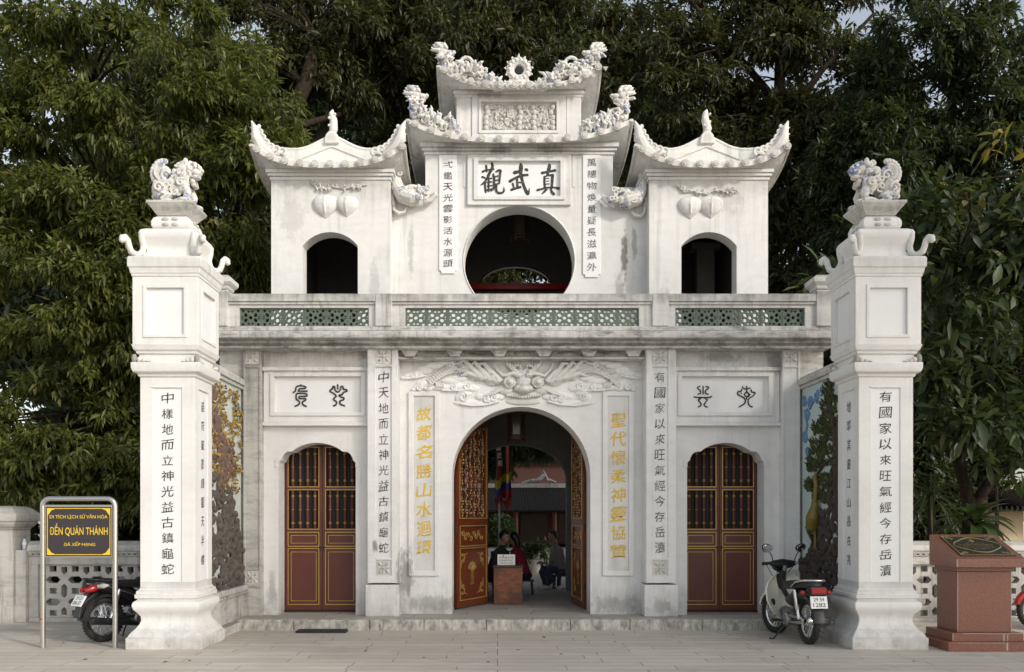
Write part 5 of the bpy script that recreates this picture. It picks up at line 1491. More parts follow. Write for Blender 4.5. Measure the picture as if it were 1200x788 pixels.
for i in range(48):
    a = 2*math.pi*i/48; r = 1+.07*math.cos(4*a)
    cart.append((.26*math.cos(a)*r, -.018, .19*math.sin(a)*r))
q.tube(cart, .009, 6, closed=True)
for sx in (-1, 1):
    for sz in (-1, 1):
        for k in range(3): q.curl((sx*(.30-.04*k), -.014, sz*(.235-.02*k)), .022, 1.2, k, .006)
q.torus((-.01, -.016, .125), .028, .006, 14, 5)
for k in range(5): q.tube([(-.01, -.016, .125), (-.01+.026*math.cos(R(90+72*k)), -.016, .125+.026*math.sin(R(90+72*k)))], .005, 5)
slope(q); q.build('plaque_border', M['brass'], pq, smooth=50)
q = MB()
def scribble(cx, z, w_, h):    # raised lines of small letters, too worn to read
    rr = random.Random(int(z*1000)+7); x = cx-w_/2
    while x < cx+w_/2-.012:
        ww = rr.uniform(.008, .014)
        q.box(x, x+ww*.35, -.016, -.011, z-h/2, z+h/2); q.box(x+ww*.35, x+ww, -.016, -.011, z+h*rr.uniform(-.3, .2), z+h*rr.uniform(.25, .5))
        x += ww+.005+(.012 if rr.random() < .18 else 0)
scribble(0, .06, .22, .022); scribble(0, .01, .42, .032); scribble(0, -.05, .36, .022); scribble(.02, -.10, .20, .022)
slope(q); q.build('worn_lettering', M['brass'], pq)
# ------------------------------------------------------------------ motorbikes (local x forward, z up)
def motorbike(loc, rz, label, style, steer=0):
    b = empty('motorbike', loc, rz, label, 'motorbike', 'motorbikes parked by the gate')
    def bp(name, q, mat, parent=None, **k): return q.build(name, M[mat] if isinstance(mat, str) else [M[z] for z in mat], parent or b, **k)
    paint = {'cub': 'cream', 'black': 'blackg', 'red': 'redp'}[style]
    xr, xf, R0 = -.52, .55, .285
    SM = Matrix.Translation((xf, 0, 0)) @ Matrix.Rotation(steer, 4, 'Z') @ Matrix.Translation((-xf, 0, 0))
    for x, fr in ((xr, 0), (xf, 1)):
        q = MB(); q.torus((x, 0, R0), .243, .042, 40, 10)
        for k in range(40):
            a = 2*math.pi*k/40; q.box(-.006, .006, -.034, .034, .281, .2875)
            n = len(q.v)-8
            q.xf(Matrix.Translation((x, 0, R0)) @ Matrix.Rotation(a, 4, 'Y'), n)
        if fr: q.xf(SM)
        wh = bp('wheel', q, 'rubber', smooth=60)
        q = MB(); q.torus((x, 0, R0), .203, .015, 40, 8); q.torus((x, 0, R0), .19, .006, 30, 6)
        q.tube([(x, -.06, R0), (x, -.05, R0), (x, .05, R0), (x, .06, R0)], [.035, .06, .06, .035], 16)
        for k in range(24):
            a = 2*math.pi*k/24; a2 = a+(.35 if k % 2 else -.35); y = .045 if k % 4 < 2 else -.045
            q.tube([(x+.055*math.cos(a2), y, R0+.055*math.sin(a2)), (x+.2*math.cos(a), 0, R0+.2*math.sin(a))], .003, 4, cap=False)
        if fr: q.xf(SM)
        bp('rim', q, 'chrome', wh, smooth=50)
    # fork and front mudguard
    q = MB()
    for y in (-.075, .075): q.tube([(xf, y, R0), (xf-.06, y, .48), (xf-.16, y, .80)], [.02, .026, .028], 10)
    q.tube([(xf-.15, 0, .70), (xf-.21, 0, .93)], .03, 10); q.xf(SM); bp('fork', q, 'blackp' if style != 'cub' else 'alu', smooth=50)
    def guard(cx, r, a0, a1, hw, name, mat, fr=False):
        L1 = []
        for i in range(15):
            a = R(a0+(a1-a0)*i/14); ca, sa = math.cos(a), math.sin(a)
            L1.append([(cx+(r-dr)*ca, y, R0+(r-dr)*sa) for y, dr in ((-hw, .05), (-hw*.92, .012), (-hw*.4, 0), (hw*.4, 0), (hw*.92, .012), (hw, .05), (hw*.86, .05), (hw*.3, .008), (-hw*.3, .008), (-hw*.86, .05))])
        q = MB(); q.loft(L1)
        if fr: q.xf(SM)
        return bp(name, q, mat, smooth=50)
    guard(xf, .325, 15, 150, .062, 'front_mudguard', paint, True)
    guard(xr, .335, 28, 178, .07, 'rear_mudguard', 'blackp')
    # frame, engine, chain case, stand, pegs
    q = MB(); q.tube([(.36, 0, .84), (.28, 0, .62), (.10, 0, .50), (-.10, 0, .52), (-.30, 0, .66), (-.62, 0, .70)], .035, 8)
    q.tube([(-.08, 0, .50), (-.12, 0, .30)], .03, 8)
    for y in (-.085, .085): q.tube([(-.12, y, .30), (xr, y, R0)], .018, 8)
    bp('frame', q, 'blackp', smooth=50)
    q = MB(); q.tube([(-.16, 0, .27), (-.05, 0, .27), (.06, 0, .30), (.16, 0, .33), (.24, 0, .34)], [.08, .095, .085, .075, .06], 12)
    for k in range(5): q.tube([(.10+.027*k, 0, .315), (.108+.027*k, 0, .315)], .088, 14)
    for y in (-.11, .11): q.tube([(-.06, y*.6, .26), (-.06, y, .26), (-.06, y*1.15, .26)], [.095, .095, .075], 16)
    bp('engine', q, 'alu', smooth=40)
    q = MB(); q.prism([(xr-.04, R0-.04), (-.1, .21), (-.1, .33), (xr, R0+.06), (xr-.06, R0+.03)], .078, .10); bp('chain_case', q, 'chrome' if style == 'cub' else 'blackp', bevel=.01)
    q = MB(); q.tube([(-.10, .10, .22), (-.08, .20, .10), (-.06, .27, .005)], .011, 7); q.tube([(-.06, .27, .006), (-.03, .31, .006)], .012, 6)
    q.tube([(-.02, -.24, .24), (-.02, .24, .24)], .011, 8); bp('side_stand', q, 'blackp', smooth=50)
    q = MB()
    for y in (-.24, .24): q.tube([(-.02, y*.75, .245), (-.02, y*1.12, .245)], .02, 8)
    bp('foot_peg', q, 'rubber', smooth=50)
    q = MB()
    for y in (-.115, .115): q.tube([(xr+.02, y, R0+.02), (xr+.07, y, .42), (xr+.075, y, .43), (xr+.14, y, .66)], [.02, .02, .027, .027], 10)
    bp('shock_absorber', q, 'chrome', smooth=50)
    q = MB(); q.tube([(.20, -.06, .27), (.15, -.13, .20), (-.10, -.15, .19), (-.30, -.16, .24), (-.78, -.17, .30)], [.016, .018, .02, .042, .048], 12); bp('exhaust', q, 'chrome' if style == 'cub' else 'blackp', smooth=50)
    q = MB(); q.tube([(-.775, -.17, .30), (-.80, -.17, .303)], .05, 16); q.torus((-.80, -.17, .303), .034, .008, 16, 6, axis='x'); bp('exhaust_tip', q, 'blackp', smooth=40)
    q = MB(); q.tube([(-.801, -.17, .3035), (-.806, -.17, .304)], .024, 14); bp('exhaust_hole', q, 'blackp')
    # body
    if style == 'cub':
        L1 = []
        for z, w_, xo in ((.26, .15, .20), (.34, .23, .25), (.48, .28, .31), (.62, .28, .355), (.72, .24, .38), (.80, .16, .40), (.835, .08, .405)):
            ring = []
            for i in range(13):
                t = -1+2*i/12; ring.append((xo-.16*abs(t)**2.2, w_*t, z))
            ring += [(x-.018, y*.96, z2) for x, y, z2 in ring[::-1]]
            L1.append(ring)
        q = MB(); q.loft(L1); ls = bp('leg_shield', q, 'cream', smooth=50)
        q = MB()
        for y in (-.17, .17): q.sphere((.215, y, .45), (.03, .035, .05), 10, 8)
        bp('shield_vent', q, 'blackp', ls, smooth=60)
        q = MB(); q.tube([(.10, .0, .50), (-.05, 0, .50), (-.22, 0, .56), (-.42, 0, .60), (-.60, 0, .63)], [.06, .085, .12, .12, .07], 12, flat=.85); bp('side_cover', q, 'blackp', smooth=50)
        q = MB(); q.tube([(.375, 0, .62), (.36, 0, .74), (.34, 0, .86)], [.055, .065, .06], 12); bp('steering_column', q, 'blackp', smooth=50)
    else:
        q = MB(); q.tube([(.32, 0, .80), (.22, 0, .62), (.05, 0, .50), (-.12, 0, .52), (-.28, 0, .62), (-.45, 0, .69), (-.66, 0, .74), (-.78, 0, .745)], [.10, .12, .11, .12, .125, .115, .085, .045], 14, flat=1.1); bp('side_cover', q, paint, smooth=50)
        for sd in (-1, 1):
            q = MB(); pts = [(.47, .80), (.36, .62), (.20, .44), (.02, .33), (.06, .26), (.24, .28), (.38, .42), (.50, .62), (.54, .80)]
            q.prism(pts, sd*.16-.018, sd*.16+.018); bp('leg_shield', q, paint, bevel=.012)
        q = MB(); q.tube([(.60, 0, .70), (.56, 0, .80), (.47, 0, .92), (.36, 0, .99)], [.05, .12, .14, .07], 14); bp('front_cowl', q, paint, smooth=50)
        q = MB()
        for sd in (-1, 1): q.tube([(-.15, sd*.128, .57), (-.40, sd*.128, .66), (-.62, sd*.105, .735)], [.006, .009, .004], 6)
        bp('silver_stripe', q, 'alu', smooth=50)
        q = MB(); q.tube([(.0, .17, .22), (.1, .17, .26), (.2, .165, .34)], [.03, .045, .02], 8); bp('footwell_panel', q, 'blackp', smooth=50)
    # seat
    L1 = []
    for x, w_, z0, z1 in ((.06, .05, .66, .70), (.03, .10, .655, .745), (-.10, .125, .66, .765), (-.28, .14, .68, .765), (-.40, .14, .70, .785), (-.58, .125, .715, .81), (-.68, .10, .725, .80), (-.72, .05, .735, .775)):
        if style == 'cub' : z0 -= .01
        L1.append([(x, -w_, z0), (x, -w_, z1-.03), (x, -w_*.85, z1-.008), (x, -w_*.4, z1), (x, w_*.4, z1), (x, w_*.85, z1-.008), (x, w_, z1-.03), (x, w_, z0)])
    q = MB(); q.loft(L1[::-1]); bp('seat', q, 'seat', smooth=45)
    q = MB(); q.tube([(-.34, .15, .70), (-.50, .16, .77), (-.68, .135, .80), (-.76, .07, .805), (-.78, 0, .805), (-.76, -.07, .805), (-.68, -.135, .80), (-.50, -.16, .77), (-.34, -.15, .70)], .014, 8); bp('grab_rail', q, 'chrome' if style == 'cub' else 'blackp', smooth=60)
    # tail
    if style == 'cub':
        q = MB(); q.box(-.80, -.66, -.10, .10, .615, .735); tl = bp('tail_housing', q, 'blackp', bevel=.02)
        q = MB(); q.box(-.83, -.795, -.095, .095, .645, .72); bp('tail_light', q, 'lens', tl, bevel=.014)
        q = MB()
        for y in (-.15, .15): q.tube([(-.66, y*.6, .66), (-.70, y, .655)], .012, 6); q.sphere((-.72, y*1.08, .655), (.03, .035, .03), 10, 8)
        bp('turn_signal', q, 'lens', smooth=60)
        pz, px0, tilt, dark = .545, -.815, R(14), (.39, .08)
    else:
        q = MB()
        for y in (-1, 1): q.tube([(-.62, y*.085, .705), (-.72, y*.075, .69), (-.80, y*.03, .665)], [.025, .05, .028], 10)
        bp('tail_light', q, 'lens', smooth=50)
        q = MB()
        for y in (-1, 1): q.tube([(-.52, y*.115, .72), (-.60, y*.115, .715), (-.68, y*.10, .715)], [.012, .035, .02], 10)
        bp('turn_signal', q, 'clearlens', smooth=50)
        q = MB(); q.prism([(-.62, .66), (-.70, .62), (-.86, .50), (-.90, .34), (-.87, .33), (-.80, .46), (-.64, .57)], -.06, .06); bp('mud_flap', q, 'blackp', bevel=.01)
        pz, px0, tilt = .545, -.86, R(32)
    q = MB(); q.box(-.006, .006, -.105, .105, -.075, .075); pm = Matrix.Translation((px0, 0, pz)) @ Matrix.Rotation(tilt, 4, 'Y'); q.xf(pm); npz = bp('number_plate', q, 'plate', bevel=.004)
    q = MB()
    rows = {'cub': ('29 S4', '1282'), 'black': ('29 Z1', '006 87'), 'red': ('29 V2', '315 60')}[style]
    write(q, rows[0], 0, .034, .13, .046, 0, .01); write(q, rows[1], 0, -.032, .155, .05, 0, .01)
    q.xf(pm @ Matrix.Translation((-.0085, 0, 0)) @ Matrix.Rotation(R(-90), 4, 'Z')); bp('plate_number', q, 'inkgrey', npz)
    if style == 'cub':
        q = MB(); q.prism([(-.80, .47), (-.80, .37), (-.76, .32), (-.72, .36), (-.74, .48)], -.065, .065); bp('mud_flap', q, 'rubber', bevel=.012)
    # handlebar group
    q = MB(); q.tube([(.32, -.35, .955), (.345, -.22, .965), (.39, -.10, .94), (.40, 0, .925), (.39, .10, .94), (.345, .22, .965), (.32, .35, .955)], .012, 8); q.xf(SM); hb = bp('handlebar', q, 'chrome', smooth=50)
    q = MB()
    for y in (-1, 1): q.tube([(.345, y*.215, .965), (.32, y*.35, .955), (.318, y*.362, .954)], [.02, .02, .024], 10)
    q.xf(SM); bp('grip', q, 'rubber', hb, smooth=50)
    q = MB(); q.tube([(.38, -.20, .955), (.40, -.12, .945), (.41, 0, .94), (.40, .12, .945), (.38, .20, .955)], [.025, .055, .075, .055, .025], 12)
    q.sphere((.46, 0, .92), (.10, .10, .085), 14, 10); q.xf(SM); bp('handlebar_cover', q, 'blackp' if style == 'cub' else paint, hb, smooth=60)
    q = MB(); q.sphere((.525, 0, .915), (.045, .075, .065), 14, 10); q.xf(SM); bp('headlight', q, 'clearlens', smooth=60)
    for y in (-1, 1):
        q = MB(); q.tube([(.375, y*.16, .965), (.365, y*.19, 1.05), (.36, y*.235, 1.12)], .007, 7); q.tube([(.30, y*.27, .975), (.36, y*.33, .975)], .005, 5); q.xf(SM); ms = bp('mirror', q, 'blackp', smooth=50)
        q = MB(); q.prism([(.055*math.cos(t)+.008*math.sin(2*t), .04*math.sin(t)) for t in [2*math.pi*k/18 for k in range(18)]], -.006, .006)
        mm = Matrix.Translation((.352, y*.265, 1.155)) @ Matrix.Rotation(R(-90), 4, 'Z') @ Matrix.Rotation(R(14*y), 4, 'Y') @ Matrix.Rotation(R(16), 4, 'X') @ Matrix.Scale(1.3, 4)
        q.xf(SM @ mm); bp('mirror_glass', q, 'mirror', ms, bevel=.003)
        q = MB(); q.prism([(.060*math.cos(t)+.008*math.sin(2*t), .045*math.sin(t)) for t in [2*math.pi*k/18 for k in range(18)]], .0065, .022)
        q.xf(SM @ mm); bp('mirror_shell', q, 'blackp', ms, bevel=.003)
    # cables and luggage hook detail
    q = MB()
    q.tube([(.34, .2, .965), (.44, .22, .93), (.47, .12, .80), (.42, .06, .66)], .005, 5); q.tube([(.34, -.2, .965), (.44, -.22, .93), (.47, -.12, .80), (.42, -.06, .66)], .005, 5)
    q.xf(SM); bp('cable', q, 'rubber', smooth=60)
    return b
motorbike((3.825, 11.50, 0), R(94), 'cream and black step-through motorbike parked between a side door and the shaded pillar', 'cub', R(14))
motorbike((-4.70, 11.62, 0), R(58), 'black motorbike parked behind the metal sign, its front hidden by the sunlit pillar', 'black', R(-4))
motorbike((8.08, 12.30, 0), R(176), 'red motorbike almost wholly hidden behind the granite plinth', 'red', R(0))

# ------------------------------------------------------------------ ticket box, notice, mat, lanterns, flag
tk = empty('wooden_box', (.172, 14.66, .142), 0, 'worn reddish wooden box table standing inside the gate opening', 'box')
M['boxwood'] = None
m, t, p = nodes('worn_red_wood'); c = coords(t)
f = noise(t, coords(t, 'Object', (1, 1, 3)), 5, 6, .7)
L(t, mixc(t, ramp(t, noise(t, c, 3.5, 4), [(.4, 0), (.6, .8)]), ramp(t, f, [(.3, (.10, .03, .014)), (.6, (.30, .095, .03)), (.8, (.42, .17, .06))]), (.07, .025, .015)), p.inputs['Base Color']); p.inputs['Roughness'].default_value = .45
M['boxwood'] = m
q = MB(); q.box(-.235, .235, -.22, .22, .02, .60); q.box(-.225, .225, -.21, .21, 0, .02); q.build('cabinet', M['boxwood'], tk, bevel=.006)
q = MB(); q.box(-.25, .25, -.235, .235, .60, .635); q.build('top', M['darkwood'], tk, bevel=.006)
q = MB()
for z in (.1, .3, .5): q.box(.236, .242, -.20, -.17, z, z+.03)
q.build('hinge', M['alu'], tk)
nb = empty('notice_card', (.145, 14.56, .780), 0, 'white notice card with red and blue printing standing on the wooden box', 'notice')
q = MB(); q.box(-.145, .145, -.004, .004, 0, .175); q.xf(Matrix.Rotation(R(-8), 4, 'X')); cd = q.build('card', M['paper'], nb)
q = MB(); q.box(-.06, .06, .02, .03, 0, .12); q.tube([(-.05, .005, .17), (-.05, .06, 0)], .006, 5); q.build('easel', M['darkwood'], nb)
q = MB(); write(q, 'VÉ THAM QUAN', 0, .125, .235, .04, -.0055, .012); q.xf(Matrix.Rotation(R(-8), 4, 'X')); q.build('red_heading', M['redink'], cd)
q = MB(); write(q, 'ENTRANCE TICKET', 0, .078, .22, .026, -.0055, .006); q.xf(Matrix.Rotation(R(-8), 4, 'X')); q.build('blue_line', M['blueink'], cd)
q = MB(); write(q, '2.000 VNĐ / 1 NGƯỜI', 0, .038, .22, .026, -.0055, .008); q.xf(Matrix.Rotation(R(-8), 4, 'X')); q.build('red_line', M['redink'], cd)

q = MB(); q.box(-.34, .34, -.10, .10, 0, .03); q.box(-.33, .33, -.09, .09, .03, .036)
dm = q.build('doormat', M['rubber'], None, bevel=.008); dm.location = (-2.40, 12.10, .0); tag(dm, 'dark rubber ramp mat lying against the stone step before a side door', 'mat')

def lantern(x, Y, ztop, h, r, label):
    ln = empty('hanging_lantern', (x, Y, ztop-h), 0, label, 'lantern', 'wooden lanterns hanging in the gate')
    q = MB()
    for z in (0, h*.12, h*.80, h*.94):
        q.tube([(r*math.cos(R(60*k)), r*math.sin(R(60*k)), z) for k in range(6)], .016, 6, closed=True)
    for k in range(6):
        a = R(60*k); q.tube([(r*math.cos(a), r*math.sin(a), -.03), (r*math.cos(a), r*math.sin(a), h)], .013, 6)
        q.sphere((r*math.cos(a), r*math.sin(a), -.035), .022, 8, 6)
    q.build('frame', M['darkwood'], ln, smooth=50)
    q = MB(); q.loft([[(r*.93*math.cos(R(60*k)), r*.93*math.sin(R(60*k)), z) for k in range(6)] for z in (.03, h*.92)]); q.build('pane', M['lampglass'], ln)
    q = MB(); q.lathe([(h*.95, r*1.05), (h*1.0, r*.6), (h*1.05, .02), (h*1.4, .012)], n=6); q.lathe([(-.02, .03), (0, r*.8), (.012, r*.8)], n=6); q.build('cap', M['darkwood'], ln, smooth=30)
M['lampglass'] = simple('smoky_glass', (.06, .05, .04), .15)
lantern(gu(605, 14.6)+XC, 14.6, 3.28, .42, .14, 'dark hexagonal lantern hanging inside the lower arch')
lantern(gu(609, 15.5)+XC, 15.5, 6.88, .45, .15, 'dark hexagonal lantern hanging inside the round moon window')

fl = empty('festival_flag', (.035, 18.5, .142), 0, 'drooping red, green, yellow and blue festival flag on a pole behind the wooden box', 'flag')
q = MB(); q.tube([(0, 0, 0), (0, 0, 3.25)], .022, 10); q.sphere((0, 0, 3.28), .04, 10, 8); q.lathe([(0, .22), (.06, .22), (.10, .10), (.35, .05), (.36, .03)]); q.build('pole', M['alu'], fl, smooth=50)
M['fred'] = simple('flag_red', (.30, .025, .015), .8); M['fgreen'] = simple('flag_green', (.02, .10, .04), .8); M['fyel'] = simple('flag_yellow', (.50, .36, .02), .8); M['fblue'] = simple('flag_blue', (.02, .05, .20), .8)
q = MB(); nu, nv = 24, 30; W_ = .36
vs = []
for j in range(nv+1):
    for i in range(nu+1):
        s_ = i/nu; tz = j/nv
        zlow = 1.72-.10*math.sin(s_*9)+.22*abs(s_-.55)
        z = 3.02*(1-tz)+zlow*tz
        vs.append((-.09+W_*s_*(.8+.2*tz), .045*math.sin(s_*14+tz*2), z-.12*s_*(1-tz)))
fs = []; mi = []
for j in range(nv):
    for i in range(nu):
        a = j*(nu+1)+i; fs.append((a, a+1, a+nu+2, a+nu+1))
        s_, tz = i/nu, j/nv; d = tz+.22*s_
        mi.append(0 if (d > .93) else 3 if d > .80 else 2 if d > .66 else (1 if (s_ > .45 and s_ < .72) or s_ < .10 else 0))
q.add(vs, fs); q.mi = mi
fo = q.build('cloth', [M[k] for k in ('fred', 'fgreen', 'fyel', 'fblue')], fl, smooth=60)
so = fo.modifiers.new('solid', 'SOLIDIFY'); so.thickness = .004
q = MB(); rr = random.Random(2)
for k in range(8): q.spike((-.08+.045*k, .0, 1.80+.05*math.sin(k)), (-.08+.045*k+rr.uniform(-.03, .03), 0, 1.56+.08*math.sin(k*2)), .028)
q.build('fringe', M['fred'], fl, smooth=50)
q = MB()
for k, ch in enumerate('鎮武觀'): write(q, ch, -.02+.02*k, 2.86-.16*k, .10, .12, -.062, .012)
q.build('flag_lettering', M['paper'], fl)

# ------------------------------------------------------------------ people sitting in the passage
M['skin'] = simple('skin', (.36, .20, .135), .55, var=.08); M['hair'] = simple('black_hair', (.012, .010, .010), .4, var=.3)
M['greyj'] = simple('grey_beige_jacket', (.22, .20, .175), .9, var=.2); M['jeans'] = simple('dark_blue_jeans', (.04, .06, .085), .9, var=.25); M['shoe'] = simple('white_shoe', (.55, .53, .50), .6)
M['maroon'] = simple('maroon_sweater', (.22, .012, .030), .9, var=.2); M['blackcl'] = simple('black_cloth', (.018, .018, .022), .9); M['lip'] = simple('lips', (.25, .08, .07), .5)
def person(loc, rz, label, top, legs, shoes, sc=1.0, lean=.05, stool=.36, head_turn=0, arms='lap'):
    P = empty('person', loc, rz, label, 'person'); P.scale = (sc, sc, sc)
    q = MB(); hp = stool+.10
    sx = lean
    spine = [(0, hp), (sx*.3, hp+.14), (sx*.75, hp+.30), (sx*1.1, hp+.44), (sx*1.3, hp+.52)]
    rad = [(.13, .175), (.115, .155), (.12, .175), (.105, .185), (.07, .11)]
    q.loft([[(x+rx*math.cos(a), ry*math.sin(a), z) for a in [2*math.pi*k/16 for k in range(16)]] for (x, z), (rx, ry) in zip(spine, rad)])
    q.sphere((0, 0, hp-.02), (.15, .18, .11), 14, 10)
    nx, nz = spine[-1]; hx, hz = nx+.06+.02, nz+.20
    q.tube([(nx-.01, 0, nz-.04), (nx+.03, 0, nz+.06), (hx-.02, 0, hz-.04)], [.065, .055, .055], 10)
    k0 = len(q.v)
    q.sphere((hx, 0, hz), (.095, .075, .115), 16, 12); q.sphere((hx+.03, 0, hz-.06), (.06, .055, .06), 12, 8)
    q.sphere((hx+.095, 0, hz-.02), (.022, .014, .025), 8, 6); q.tube([(hx+.088, 0, hz+.015), (hx+.105, 0, hz-.025)], [.010, .014], 6)
    for y in (-.075, .075): q.sphere((hx-.005, y, hz-.01), (.02, .012, .03), 8, 6)
    q.tube([(hx+.078, -.022, hz-.065), (hx+.088, 0, hz-.063), (hx+.078, .022, hz-.065)], .009, 6)
    HT = Matrix.Translation((hx, 0, hz)) @ Matrix.Rotation(head_turn, 4, 'Z') @ Matrix.Translation((-hx, 0, -hz)); q.xf(HT, k0)
    for y in (-1, 1):
        kx = .40; kz = hp+.02+.03*(y > 0)
        q.tube([(0, y*.09, hp-.02), (kx*.5, y*.11, hp+.01), (kx, y*.12, kz), (kx+.02, y*.12, kz-.06), (kx-.03, y*.12, kz*.55), (kx-.05+.05*y, y*.12, .09)], [.095, .085, .066, .062, .055, .042], 10)
        ax = kx-.05+.05*y
        q.tube([(ax-.06, y*.12, .045), (ax+.03, y*.125, .05), (ax+.12, y*.13, .04), (ax+.19, y*.135, .03)], [.042, .048, .045, .028], 10)
        sh = (spine[3][0], y*.175, spine[3][1]+.02)
        el = (sh[0]+.10, y*.24, sh[1]-.27); wr = (sh[0]+.31, y*.11, hp+.17)
        q.tube([sh, ((sh[0]+el[0])/2, (sh[1]+el[1])/2, (sh[2]+el[2])/2), el, ((el[0]+wr[0])/2, (el[1]+wr[1])/2, (el[2]+wr[2])/2), wr], [.065, .055, .048, .043, .03], 10)
        hd = Vector((.95, -y*.25, -.15)).normalized(); pal = Vector(wr)+hd*.06
        q.tube([wr, pal, pal+hd*.03], [.026, .036, .032], 8)
        sd = Vector((0, 1, 0)); 
        for i, (o, l) in enumerate(((-.028, .055), (-.010, .068), (.010, .064), (.027, .05))):
            a = pal+hd*.03+sd*o; q.tube([a, a+hd*l*.55+Vector((0, 0, -.005)), a+hd*l*.8+Vector((0, 0, -l*.5))], [.0105, .0098, .008], 6)
        a = Vector(wr)+hd*.03-sd*y*.02; q.tube([a, a-sd*y*.03+hd*.025, a-sd*y*.035+hd*.055+Vector((0, 0, -.012))], [.012, .011, .008], 6)
    body = q.build('body', [M['skin']], P, remesh=.0095, lap=2)
    me = body.data; me.materials.clear()
    for k in ('skin', top, legs, shoes, 'ink', 'lip'): me.materials.append(M[k])
    hand = [(spine[3][0]+.35, 0, hp+.17)]
    HTi = HT.inverted()
    for f in me.polygons:
        c = f.center; i = 1
        if c.z > nz+.055: 
            i = 0
            cl = HTi @ c
            for y in (-.03, .03):
                if (cl-Vector((hx+.088, y, hz+.012))).length < .013: i = 4
            if (cl-Vector((hx+.088, 0, hz-.064))).length < .02: i = 5
        elif c.z < .085: i = 3
        elif c.x > spine[3][0]+.315 and c.z > hp+.09: i = 0
        elif c.z < hp+.03 or (c.x > .2 and c.z < hp+.10): i = 2
        f.material_index = i
    q = MB(); q.sphere((hx-.018, 0, hz+.028), (.105, .088, .112), 16, 12)
    if label.find('long') >= 0 or top == 'maroon': q.tube([(hx-.07, 0, hz), (hx-.10, 0, hz-.12), (hx-.11, 0, hz-.25)], [.075, .07, .03], 10)
    q.v = [(v[0] if v[2] > hz+.045 else min(v[0], hx+.015), v[1], v[2]) for v in q.v]
    q.xf(HT); q.build('hair', M['hair'], P, smooth=60)
    return P
def stool(loc, h, label):
    st = empty('stool', loc, 0, label, 'stool')
    q = MB(); q.box(-.17, .17, -.17, .17, h-.03, h); q.build('seat', M['darkwood'], st, bevel=.006)
    for a in (-1, 1):
        for b in (-1, 1):
            q = MB(); q.tube([(a*.15, b*.15, 0), (a*.13, b*.13, h-.03)], .018, 8); q.build('leg', M['darkwood'], st, smooth=50)
G0 = .142
person((1.27, 17.62, G0), R(205), 'person in grey-beige jacket, jeans and white shoes sitting in profile', 'greyj', 'jeans', 'shoe', .93, .10, .30)
stool((1.27, 17.62, G0), .275, 'low dark wooden stool under the person in grey-beige jacket')
person((.50, 16.35, G0), R(150), 'person in a maroon sweater and black trousers, seated with back turned behind the box', 'maroon', 'blackcl', 'blackcl', .92, .14, .30)
stool((.50, 16.35, G0), .272, 'low dark stool under the person in maroon sweater')
person((-.10, 16.0, G0), R(-40), 'person with black hair and dark clothes, face showing above the wooden box', 'blackcl', 'blackcl', 'blackcl', .95, .18, .30)
stool((-.10, 16.0, G0), .281, 'low dark stool under the person in dark clothes')

# ------------------------------------------------------------------ courtyard beyond the gate
def tilemat():
    m, t, p = nodes('dark_clay_tiles'); c = coords(t)
    wv = N(t, 'TexWave'); wv.bands_direction = 'X'; wv.inputs['Scale'].default_value = 2.2; L(t, c, wv.inputs['Vector'])
    L(t, mixc(t, noise(t, c, 5, 5), (.012, .010, .009), (.04, .03, .025)), p.inputs['Base Color']); p.inputs['Roughness'].default_value = .95; p.inputs['Specular IOR Level'].default_value = .1
    bump(t, p, wv.outputs['Fac'], .8, .05); return m
M['claytile'] = tilemat()
M['brickred'] = simple('old_brick', (.075, .032, .024), .9, var=.35, scale=7, bmp=.3)
hall = empty('temple_hall', (2.2, 44, .142), 0, 'dark tiled hall seen through the open gate arch', 'temple hall')
q = MB(); q.box(-7, 7, .5, 8, 0, 2.1); hw_ = q.build('wall', M['brickred'], hall)
q = MB(); q.prism_x([(-1.2, 1.70), (4.2, 3.0), (9.6, 1.70), (9.6, 1.60), (4.2, 2.9), (-1.2, 1.60)], -8, 8); q.build('roof', M['claytile'], hall)
q = MB(); q.box(-8, 8, 4.0, 4.4, 2.95, 3.18); rd = q.build('ridge', M['dirty'], hall)
q = MB(); q.tube([(-.9, 4.1, 3.2), (-.5, 4.1, 3.3), (0, 4.1, 3.35), (.3, 4.1, 3.6), (.25, 4.1, 3.9), (.5, 4.1, 3.4), (1.0, 4.1, 3.25)], [.06, .10, .14, .12, .08, .10, .05], 8)
for k in range(3): q.sphere((-.3+.4*k, 4.0, 3.36), .08, 8, 6)
q.build('ridge_dragon', M['grubby'], rd, remesh=.03)
for k in range(-3, 4):
    q = MB(); q.lathe([(0, .16), (.1, .14), (1.65, .13)], (k*1.9+.6, -.6, 0), 12); q.build('column', M['redwood'], hall, smooth=50)
for k in range(-3, 3):
    q = MB(); q.box(k*1.9+.85, k*1.9+2.2, .42, .497, .1, 1.55); dd = q.build('door', M['darkwood'], hall, bevel=.01)
bw = empty('brick_shrine', (2.2, 58, .142), 0, 'red-brown brick upper hall behind the dark tiled hall', 'temple hall')
q = MB(); q.box(-9, 9, 0, 7, 0, 5.3); q.build('wall', M['brickred'], bw)
q = MB(); q.prism_x([(-.8, 5.3), (3.5, 6.4), (7.8, 5.3), (7.8, 5.2), (-.8, 5.2)], -9.6, 9.6); q.build('roof', M['claytile'], bw)
q = MB(); q.box(-4, 6, 26, 31, .0, .40); q.box(-4, 6, 25.6, 26, 0, .27)
hs = q.build('courtyard_pavement', M['stepst']); tag(hs, kind='structure')
hs.location = (0, 0, .0)
oh = empty('outbuilding', (14.1, 24.5, 0), 0, 'low tan-walled outbuilding with tiled eave beyond the granite plinth', 'building')
q = MB(); q.box(-.72, .45, 0, 3, 0, 1.75); q.build('wall', simple('tan_render', (.50, .40, .27), .9, var=.15, scale=3), oh)
q = MB(); q.box(.55, .68, -.1, .0, 0, 1.72); q.box(1.3, 1.4, -.1, 0, 0, 1.72); q.build('post', M['darkwood'], oh)
